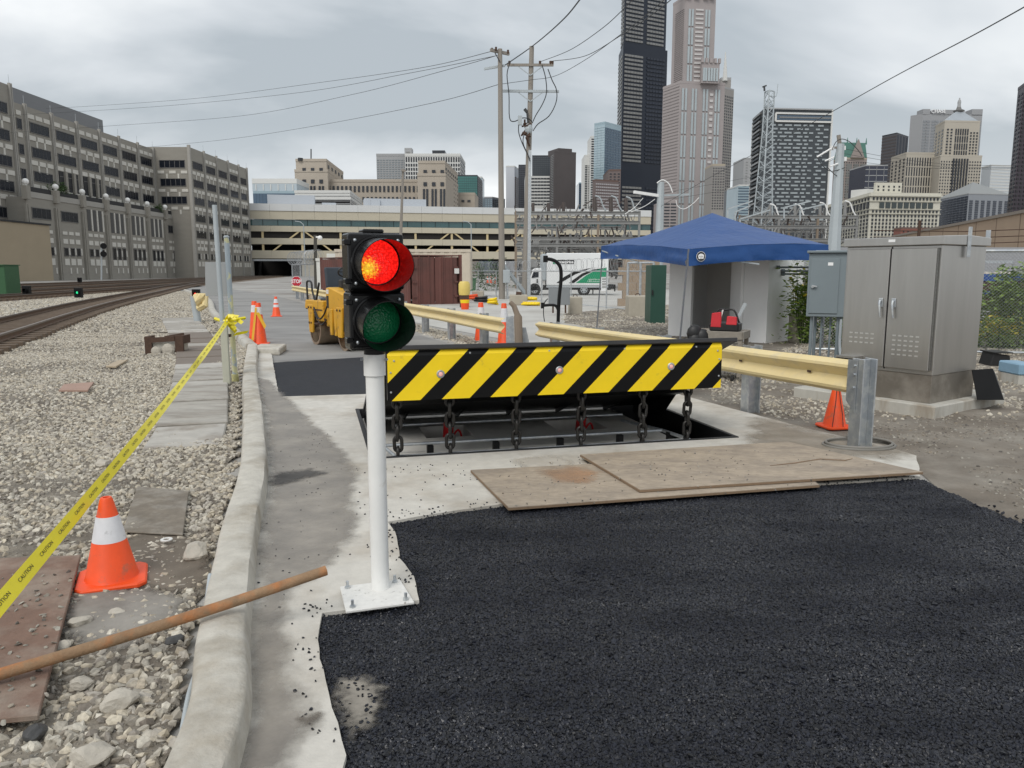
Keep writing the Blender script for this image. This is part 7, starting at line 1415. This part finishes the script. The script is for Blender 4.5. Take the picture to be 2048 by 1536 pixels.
tower('white_slim_tower', 'slim white tower seen between the two utility poles', [(1012, 640), (1029, 640), (1038, 660)], Z(334, 640), mat('cool_white', (.55, .57, .61), .7, var=.04), [(1, brn_s, 2, 16, .6, .6, Z(420, 640), Z(352, 640))], (1, st_w)); tower('dark_slate_tower', 'dark slate tower left of the right utility pole', [(1037, 600), (1055, 600)], Z(332, 600), mat('slate_dark', (.055, .06, .075), .5, var=.1), [(0, gl_d, 5, 20, .7, .5, Z(420, 600), Z(334, 600))], (1, gl_d))
tower('white_banded_building', 'white office with dark window bands right of the right utility pole', [(1050, 560), (1099, 560)], Z(352, 560), st_w, [(0, gl_d, 8, 9, .92, .42, Z(412, 560), Z(354, 560))], None); tower('black_glass_building', 'black gridded glass building above the white banded office', [(1064, 600), (1100, 600), (1104, 640)], Z(312, 600), gl_d, [(0, mat('black_pane', (.055, .065, .075), .25, var=.2), 9, 10, .86, .78, Z(352, 600), Z(313, 600))], (.5, gl_d))
t_, W_, _p = tower('brown_slab_tower', 'windowless dark brown grey slab tower', [(1100, 540), (1108, 528), (1151, 534)], Z(306, 530), st_b, [(0, st_g, 1, 30, .6, .3, Z(412, 530), Z(308, 530))], (1, st_b)); tower('', '', [(1116, 532), (1143, 536)], Z(297, 534), st_b, [], None, z0=Z(307, 530), depth=16, thing_=t_)
tower('small_blue_tower', 'small dark blue glass tower in the gap left of the glass high rise', [(1157, 760), (1170, 760)], Z(367, 760), gl_b, [(0, gl_d, 3, 14, .9, .3, Z(420, 760), Z(368, 760))], (1, gl_l)); tower('striped_tower', 'thin white and black striped tower edge', [(1168, 700), (1182, 700)], Z(312, 700), st_w, [(0, gl_d, 2, 26, .7, .55, Z(420, 700), Z(330, 700))], (1, st_w)); tower('notched_tower', 'thin notched tower edge left of the glass high rise', [(1180, 690), (1189, 690)], Z(274, 690), st_w, [(0, gl_d, 1, 30, .7, .5, Z(420, 690), Z(276, 690))], (1, st_w))
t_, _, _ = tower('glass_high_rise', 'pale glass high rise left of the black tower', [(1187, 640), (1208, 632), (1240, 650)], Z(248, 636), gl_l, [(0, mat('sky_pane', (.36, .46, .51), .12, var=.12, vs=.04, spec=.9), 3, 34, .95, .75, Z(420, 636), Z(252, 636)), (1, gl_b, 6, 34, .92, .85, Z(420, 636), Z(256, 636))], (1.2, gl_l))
tower('brown_arched_building', 'brown purple mid rise with white window rows below the glass high rise', [(1184, 480), (1190, 474), (1236, 482)], Z(363, 478), mat('mauve_stone', (.17, .135, .13), .8, var=.06), [(1, mat('pale_pane', (.42, .40, .41), .4, var=.15, vs=.3), 12, 9, .72, .45, Z(420, 478), Z(366, 478))], (1, brn_s)); tower('brown_upper_block', 'upper brown block behind the brown mid rise', [(1216, 500), (1240, 500)], Z(342, 500), mat('mauve_stone', (.17, .135, .13)), [(0, gl_d, 3, 6, .5, .4, Z(380, 500), Z(345, 500))], (1, brn_s))
# black stepped super tower
yW = 900; bk_ = thing('black_tower', 'very tall black stepped skyscraper with grey ribbon windows', 'building', P2(1290, yW))
def bsec(pts, vt, vb, wl, wr, seg):
    t, W_, pl = tower('', '', pts, Z(vt, yW), black_s, [], None, z0=Z(vb, yW) if vb else 0, thing_=bk_)
    z0, z1 = (Z(vb, yW) if vb else 0), Z(vt, yW)
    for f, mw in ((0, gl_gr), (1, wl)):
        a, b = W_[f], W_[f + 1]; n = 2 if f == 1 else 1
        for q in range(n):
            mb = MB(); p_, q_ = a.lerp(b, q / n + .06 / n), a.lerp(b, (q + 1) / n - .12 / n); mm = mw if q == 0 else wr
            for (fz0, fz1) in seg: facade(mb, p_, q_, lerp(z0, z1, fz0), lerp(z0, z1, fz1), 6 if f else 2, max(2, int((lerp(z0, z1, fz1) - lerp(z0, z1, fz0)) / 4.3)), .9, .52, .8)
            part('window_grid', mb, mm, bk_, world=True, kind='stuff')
gl_bd = mat('tower_dim_reflection_pane', (.012, .018, .034), .3, var=.3, vs=.02, spec=.5)  # grey and blue-black halves: differing sky reflection put into the pane colour
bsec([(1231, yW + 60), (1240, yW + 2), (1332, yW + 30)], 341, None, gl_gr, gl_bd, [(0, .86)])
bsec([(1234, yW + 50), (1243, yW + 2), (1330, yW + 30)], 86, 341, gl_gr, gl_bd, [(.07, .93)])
bsec([(1241, yW + 40), (1247, yW + 3), (1330, yW + 30)], -170, 86, gl_gr, gl_gr, [(.02, .98)])
# pink granite tower with octagon shaft
yG = 820; pk = thing('pink_granite_tower', 'tall pink granite tower with pale vertical glass strips right of the black tower', 'building', P2(1390, yG))
m_strip = mat('pale_strip_glass', (.38, .43, .45), .25, var=.12, vs=.05, spec=.8); m_sq = mat('white_inlay', (.55, .53, .52), .7, var=.05)
def psec(pts, vt, vb, wl): return tower('', '', pts, Z(vt, yG), st_p, wl, (2.5, st_p), z0=Z(vb, yG) if vb else 0, thing_=pk)
_, W_, _ = psec([(1340, yG + 26), (1366, yG), (1424, yG + 5)], -6, 165, [])
def strips(P, Q, fr, z0, z1, w, m, n=1.0, brk=0):
    d = (Q - P); L_ = d.length; d.normalize(); nn = V((d.y, -d.x, 0)); nn = nn if nn.y < 0 else -nn; mb = MB()
    for f in fr:
        c = P + d * (L_ * f)
        for (a, b) in ([(z0, z1)] if not brk else [(lerp(z0, z1, i / brk) + .9, lerp(z0, z1, (i + 1) / brk) - .9) for i in range(brk)]): mb.ext([c - d * w / 2 + V((0, 0, a)), c + d * w / 2 + V((0, 0, a)), c + d * w / 2 + V((0, 0, b)), c - d * w / 2 + V((0, 0, b))], nn * n)
    part('glass_strip', mb, m, pk, world=True, kind='stuff')
strips(W_[1], W_[2], (.12, .22, .68, .78), Z(165, yG), Z(16, yG), 2.0, m_strip, 1, 4)
mb = MB(); facade(mb, W_[1].lerp(W_[2], .31), W_[1].lerp(W_[2], .6), Z(165, yG), Z(14, yG), 1, 17, .9, .36, .8); part('inlay_row', mb, m_sq, pk, world=True, kind='stuff')
mb = MB(); facade(mb, W_[0].lerp(W_[1], .2), W_[0].lerp(W_[1], .9), Z(165, yG), Z(14, yG), 1, 38, .95, .16, .5); part('ledge', mb, mat('mauve_joint', (.25, .225, .22), .8, var=.04), pk, world=True, kind='stuff')
_, W_, _ = psec([(1322, yG + 24), (1356, yG - 3), (1444, yG + 6)], 168, None, [(0, mat('mauve_joint', (.25, .225, .22)), 1, 60, .92, .2, 0, Z(170, yG))]); strips(W_[1], W_[2], (.06, .13, .28, .35, .53, .60, .80, .87), 0, Z(176, yG), 1.9, m_strip, 1, 8)
mb = MB(); facade(mb, W_[1].lerp(W_[2], .64), W_[1].lerp(W_[2], .76), 0, Z(182, yG), 1, 30, .6, .4, .8); part('inlay_row', mb, m_sq, pk, world=True, kind='stuff')
_, W_, _ = psec([(1394, yG + 4), (1398, yG - 5), (1433, yG - 2)], 132, 168, []); strips(W_[1], W_[2], (.12, .24, .4, .55, .7, .86), Z(164, yG), Z(138, yG), 2.0, m_strip)
for f in (0.02, .25, .5, .75, .98): c = W_[1].lerp(W_[2], f); part('pinnacle', MB().box(-1.3, 1.3, -1.3, 1.3, 0, 4.5).tf(Matrix.Translation(c + V((0, 0, Z(132, yG) + 2)))), st_p, pk, world=True)
for f, w in ((.05, 6), (.32, 5), (.55, 5), (.80, 5), (.97, 4)): c = P2(1350, yG - 2, 250).lerp(P2(1424, yG + 3, 250), f); part('pinnacle', MB().box(-w / 2, w / 2, -2, 2, 0, 16).tf(Matrix.Translation(c + V((0, 0, Z(-4, yG))))), st_p, pk, world=True)
t_, W_, _ = tower('grey_spire_tower', 'grey tan setback tower with a white spire right of the pink tower', [(1432, 980), (1440, 970), (1462, 985)], Z(178, 975), mat('grey_tan_stone', (.30, .285, .27), .9, var=.05), [(1, gl_d, 6, 40, .45, .5, Z(420, 975), Z(190, 975))], (2, st_g)); tower('', '', [(1436, 985), (1456, 985)], Z(160, 985), mat('grey_tan_stone', (.3, .28, .27)), [], (3, st_g), z0=Z(179, 975), depth=20, thing_=t_)
part('spire', MB().cyl(at(1450, 162, 985), at(1451, 104, 985), 3.2, .5, 8), st_w, t_, world=True)
tower('gabled_grey_tower', 'grey stone tower with a pale sloping gable before the spire tower', [(1422, 760), (1447, 760)], Z(332, 760), mat('grey_tan_stone', (.3, .28, .27)), [(0, gl_d, 5, 16, .5, .5, Z(420, 760), Z(334, 760))], (2, tan_s)); tower('pink_low_building', 'low pink banded building beside the pale steel pole', [(1326, 430), (1352, 430)], Z(404, 430), st_p, [(0, gl_d, 2, 8, .85, .4, Z(455, 430), Z(405, 430))], (1, st_p))
tower('black_wedge_building', 'black wedge shaped glass building left of the patterned building', [(1446, 620), (1454, 610), (1482, 630)], Z(384, 615), gl_d, [(1, black_s, 4, 12, .8, .4, Z(440, 615), Z(386, 615))], (1, gl_d)); tower('pale_striped_building', 'pale blue banded building left of the patterned building', [(1474, 560), (1506, 560)], Z(372, 560), gl_l, [(0, gl_b, 1, 12, 1.0, .4, Z(440, 560), Z(374, 560))], (1, st_w)); tower('grey_step_building', 'plain grey stepped tower behind the pale banded building', [(1484, 640), (1508, 640)], Z(318, 640), st_g, [(0, gl_gr, 2, 18, .3, .3, Z(420, 640), Z(322, 640))], (1, st_g))
# patterned dark hotel
yH = 430; ht = thing('patterned_building', 'dark building with scattered pale window slots and a white edge frame', 'building', P2(1590, yH)); m_ht = mat('hotel_charcoal', (.052, .06, .068), .6, var=.08, vs=.1); m_hp = mat('hotel_pane', (.30, .335, .35), .3, var=.12, vs=.2, spec=.7)
_, W_, pl = tower('', '', [(1500, yH + 26), (1521, yH), (1657, yH + 4)], Z(218, yH), m_ht, [], None, thing_=ht)
for j in range(26):
    v = 248 + j * 7.55; u = 1537 + (5 if j % 2 else 0); pat = ((9, 5), (8, 5), (14, 4), (14, 5), (8, 4), (8, 9), (11, 4), (13, 3)) if j % 2 == 0 else ((8, 5), (14, 4), (8, 8), (11, 4), (8, 14), (8, 8), (9, 4))
    mb = MB()
    for w, g in pat:
        f0, f1 = (u - 1521) / 136, (u + w - 1521) / 136; u += w + g
        if f1 > .985: break
        a, b = W_[1].lerp(W_[2], f0), W_[1].lerp(W_[2], f1); z_ = Z(v + 3.2, yH); mb.ext([a + V((0, 0, z_)), b + V((0, 0, z_)), b + V((0, 0, z_ + .9)), a + V((0, 0, z_ + .9))], (0, -.3, 0))
    part('window_row', mb, m_hp, ht, world=True, kind='stuff')
def hq(u, v, o=-.5): return W_[1].lerp(W_[2], (u - 1521) / 136) + V((0, o, Z(v, yH)))
def hbar(u0, v0, u1_, v1, w, m=st_w): part('white_frame', MB().bar(hq(u0, v0), hq(u1_, v1), w, w, (0, 1, 0)), m, ht, world=True)
hbar(1545, 226, 1657, 226, .9); hbar(1545, 242, 1657, 242, .9); hbar(1545, 226, 1545, 242, .9); hbar(1656.5, 217, 1656.5, 480, .8); hbar(1521, 217, 1657, 217, .7, st_g)
part('sky_lounge', MB().ext([hq(1548, 239, -.2), hq(1655, 239, -.2), hq(1655, 229, -.2), hq(1548, 229, -.2)], (0, -.2, 0)), gl_b, ht, world=True); part('lounge_sill', MB().bar(hq(1552, 234), hq(1654, 234), .5, .7), gl_gr, ht, world=True)
for j in range(24): z_ = Z(226 + j * 8.2, yH); a, b = W_[0].lerp(W_[1], .15), W_[0].lerp(W_[1], .85); part('balcony', MB().ext([a + V((-1.2, -.4, z_)), b + V((-1.2, -.6, z_)), b + V((.2, 0, z_)), a + V((.2, 0, z_))], (0, 0, .9)), m_ht if j % 2 else gl_gr, ht, world=True)
part('corner_frame', MB().bar(W_[0] + V((0, -.5, 0)), W_[0] + V((0, -.5, Z(228, yH))), .7, .7), st_w, ht, world=True)
# green mansard tower
yM = 760; t_, W_, pl = tower('green_roof_tower', 'tan tower with a green copper mansard roof and gable', [(1662, yM + 20), (1672, yM), (1728, yM + 4)], Z(318, yM), mat('mauve_tan_stone', (.31, .265, .245), .9, var=.05), [(1, gl_d, 12, 22, .4, .45, Z(440, yM), Z(322, yM)), (1, gl_gr, 4, 8, .8, .85, Z(440, yM), Z(326, yM))], (1.5, tan_s))
m_cop = mat('green_copper', (.085, .20, .165), .7, var=.08, vs=.1); zc, zt_ = Z(315, yM), Z(284, yM); c_ = sum(pl, V()) / 4
part('mansard', MB().add([p + V((0, 0, zc)) for p in pl] + [p.lerp(c_, .16) + V((0, 0, zt_)) for p in pl], [(0, 1, 5, 4), (1, 2, 6, 5), (2, 3, 7, 6), (3, 0, 4, 7), (4, 5, 6, 7)]), m_cop, t_, world=True)
a, b = W_[1].lerp(W_[2], .40), W_[1].lerp(W_[2], .88); part('gable', MB().ext([a + V((0, 0, zc)), b + V((0, 0, zc)), a.lerp(b, .5) + V((0, 0, Z(278, yM)))], (0, -2, 0)), mat('mauve_tan_stone', (.31, .26, .24)), t_, world=True)
for f in (0, .33, .66, 1): c = W_[1].lerp(W_[2], f); part('finial', MB().cyl(c + V((0, 4, zt_ - 1)), c + V((0, 4, zt_ + 5)), .8, .2, 6), m_cop, t_, world=True)
tower('navy_glass_building', 'navy glass building with pale grid between the green roof tower and board building', [(1726, 640), (1770, 640)], Z(332, 640), mat('navy_glass', (.018, .022, .042), .25, var=.2, spec=.7), [(0, st_g, 1, 9, 1.0, .12, Z(440, 640), Z(333, 640)), (0, st_g, 3, 1, .04, 1, Z(440, 640), Z(333, 640))], (1, st_g)); tower('dark_ribbed_tower', 'dark grey ribbed tower behind the tan wing', [(1757, 900), (1786, 880), (1809, 905)], Z(270, 890), mat('rib_dark', (.085, .085, .095), .6, var=.06), [(0, st_b, 1, 24, 1, .4, Z(420, 890), Z(272, 890)), (1, black_s, 4, 1, .5, 1, Z(420, 890), Z(272, 890))], (1, gl_d))
# grey bank tower with sign
yC = 940; t_, W_, pl = tower('bank_tower', 'grey bank tower with white letters on its roof band', [(1812, yC + 10), (1836, yC), (1954, yC + 4)], Z(228, yC), mat('bank_grey', (.30, .305, .315), .85, var=.05), [(1, mat('bank_pane', (.22, .23, .245), .35, var=.1), 7, 34, .82, .68, Z(440, yC), Z(240, yC)), (1, st_g, 7, 1, .08, 1, Z(440, yC), Z(240, yC))], None)
for f0, f1, v in ((0, .12, 218), (.17, .30, 219), (.36, .70, 219), (.82, 1, 217)): a, b = W_[1].lerp(W_[2], f0), W_[1].lerp(W_[2], f1); part('roof_block', MB().ext([a + V((0, 0, Z(230, yC))), b + V((0, 0, Z(230, yC))), b + V((0, 0, Z(v, yC))), a + V((0, 0, Z(v, yC)))], (0, 14, 0)), mat('bank_grey', (.3, .3, .3)), t_, world=True)
part('lettering', text_mb('CHASE', 5.6, face_M(at(1877, 222.5, yC - 1) , (1, 0, 0), (0, -1, 0)), .2, sx=1.0, bold=.03), m_text, t_, world=True)
# board of trade style setback building
yB = 700; bt_ = thing('setback_tan_building', 'tan art deco setback building with pyramid roof and statue', 'building', P2(1905, yB)); m_bt = mat('deco_limestone', (.43, .395, .335), .9, var=.05, vs=.05)
def dsec(pts, vt, wl, vb=None): return tower('', '', pts, Z(vt, yB), m_bt, wl, (1.5, m_bt), z0=Z(vb, yB) if vb else 0, thing_=bt_)
dsec([(1776, yB + 40), (1806, yB + 8), (1862, yB + 10)], 305, [(0, gl_d, 4, 14, .35, .6, Z(410, yB), Z(312, yB)), (1, gl_d, 11, 5, .42, .86, Z(410, yB), Z(311, yB))])
_, W_, pl = dsec([(1862, yB + 25), (1880, yB), (1950, yB + 3)], 244, [(0, gl_d, 3, 24, .4, .5, Z(420, yB), Z(256, yB))])
_, W2, _ = dsec([(1858, yB + 10), (1874, yB - 6), (1956, yB - 2)], 315, [(1, gl_d, 16, 16, .4, .5, Z(420, yB), Z(322, yB))])
mb = MB(); facade(mb, W_[1].lerp(W_[2], .05), W_[1].lerp(W_[2], .26), Z(315, yB), Z(256, yB), 2, 10, .45, .5, .5); facade(mb, W_[1].lerp(W_[2], .72), W_[1].lerp(W_[2], .98), Z(315, yB), Z(262, yB), 3, 9, .45, .5, .5); facade(mb, W_[1].lerp(W_[2], .3), W_[1].lerp(W_[2], .7), Z(315, yB), Z(256, yB), 6, 4, .45, .85, .6); part('window_grid', mb, gl_d, bt_, world=True, kind='stuff')
mb = MB(); facade(mb, W2[1].lerp(W2[2], .28), W2[1].lerp(W2[2], .68), Z(410, yB), Z(318, yB), 6, 5, .42, .92, 1.0); part('window_slot', mb, gl_d, bt_, world=True, kind='stuff')
c_ = sum(pl, V()) / 4; zr = Z(244, yB) + 1.5; part('pyramid_roof', MB().add([p.lerp(c_, .08) + V((0, 0, zr)) for p in pl] + [p.lerp(c_, .80) + V((0, 0, Z(218, yB))) for p in pl], [(0, 1, 5, 4), (1, 2, 6, 5), (2, 3, 7, 6), (3, 0, 4, 7), (4, 5, 6, 7)]), mat('lead_roof', (.36, .39, .42), .5, .2, var=.1, vs=.1), bt_, world=True)
cs_ = V((c_.x, c_.y, Z(218, yB))); part('statue_base', MB().lathe([(3.6, 0), (4.6, 1.4), (2.2, 2.6), (1.6, 4.4)], 12, Matrix.Translation(cs_)), m_ofm, bt_, world=True); part('statue', MB().lathe([(1.7, 4.0), (1.3, 6.5), (1.5, 8.5), (1.15, 10.2), (.5, 11), (.62, 11.8), (.1, 12.5)], 10, Matrix.Translation(cs_)), st_g, bt_, world=True, smooth=60)
# white classical building
yV = 500; wc_ = thing('white_classical_building', 'cream white classical office with rows of square windows behind the cabinet', 'building', P2(1735, yV)); m_cw = mat('cream_terracotta', (.60, .58, .50), .85, var=.04, vs=.1)
_, W_, pl = tower('', '', [(1652, yV + 95), (1737, yV), (1877, yV + 6)], Z(390, yV), m_cw, [], (1.6, m_cw), thing_=wc_)
mb = MB(); dzr = [(394, 400, 19), (420, 425, 19), (429, 434, 19)] + [(437 + k * 7.3, 442 + k * 7.3, 19) for k in range(6)]
for v0, v1, nx in dzr: facade(mb, W_[1].lerp(W_[2], .02), W_[1].lerp(W_[2], .98), Z(v1, yV), Z(v0, yV), nx, 1, .42, .9, .5); facade(mb, W_[0], W_[1], Z(v1, yV), Z(v0, yV), 16, 1, .4, .9, .5)
part('window_grid', mb, gl_d, wc_, world=True, kind='stuff'); mb = MB(); facade(mb, W_[1].lerp(W_[2], .12), W_[1].lerp(W_[2], .90), Z(416.5, yV), Z(404, yV), 9, 1, .74, .95, .6); part('loggia_window', mb, mat('loggia_glass', (.05, .065, .065), .3, var=.2), wc_, world=True, kind='stuff'); mb = MB(); facade(mb, W_[0], W_[1], Z(417, yV), Z(403, yV), 14, 1, .55, .95, .6); part('side_loggia', mb, gl_d, wc_, world=True, kind='stuff')
for v, w in ((391, 1.4), (402, .5), (418, .6), (427, .6)): part('cornice', MB().bar(W_[0] + V((-.4, -.6, Z(v, yV))), W_[1] + V((-.4, -.6, Z(v, yV))), w, w * .6).bar(W_[1] + V((-.4, -.6, Z(v, yV))), W_[2] + V((.4, -.6, Z(v, yV))), w, w * .6), m_cw, wc_, world=True)
tower('', '', [(1743, yV + 12), (1747, yV + 10), (1799, yV + 12)], Z(364, yV), m_cw, [(1, gl_d, 5, 2, .3, .5, Z(380, yV), Z(366, yV))], (.8, m_cw), z0=Z(391, yV), thing_=wc_); tower('', '', [(1698, yV + 40), (1730, yV + 30)], Z(379, yV + 35), st_w, [], None, z0=Z(391, yV), depth=12, thing_=wc_)
tower('red_brick_building', 'low red brick building at the foot of the white classical office', [(1785, 330), (1800, 322), (1872, 326)], Z(458, 325), mat('far_red_brick', (.22, .09, .07), .9, var=.08), [(1, gl_d, 8, 2, .25, .4, Z(475, 325), Z(459, 325))], (.6, brn_s))
# dark glass building with hipped roof
yD = 560; t_, W_, pl = tower('hip_roof_glass_building', 'dark glass building with a grey hipped roof', [(1868, yD + 50), (1932, yD), (2014, yD + 8)], Z(388, yD), mat('hip_grey', (.25, .265, .29), .5, var=.06), [(0, mat('hip_pane', (.035, .042, .06), .2, var=.2, spec=.8), 9, 16, .86, .75, Z(470, yD), Z(391, yD)), (1, mat('hip_pane', (.03, .04, .06)), 7, 16, .55, .8, Z(470, yD), Z(400, yD))], (.6, st_g))
c_ = sum(pl, V()) / 4; part('hip_roof', MB().add([p + V((0, 0, Z(388, yD) + .6)) for p in pl] + [c_ + V((0, 0, Z(355, yD)))], [(0, 1, 4), (1, 2, 4), (2, 3, 4), (3, 0, 4)]), mat('hip_roof_grey', (.24, .25, .25), .7, var=.05), t_, world=True)
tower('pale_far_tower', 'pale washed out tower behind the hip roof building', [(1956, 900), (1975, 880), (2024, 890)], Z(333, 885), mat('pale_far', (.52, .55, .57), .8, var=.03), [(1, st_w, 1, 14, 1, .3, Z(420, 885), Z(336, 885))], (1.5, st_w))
t_, W_, _ = tower('dark_brown_tower', 'dark brown tower rising at the right edge of the picture', [(2022, 410), (2034, 400), (2130, 405)], Z(172, 400), purp, [(1, mat('brown_pane', (.012, .011, .013), .3, var=.3), 12, 34, .5, .45, Z(470, 400), Z(182, 400)), (0, black_s, 2, 34, .5, .45, Z(470, 400), Z(182, 400))], (1.5, purp))
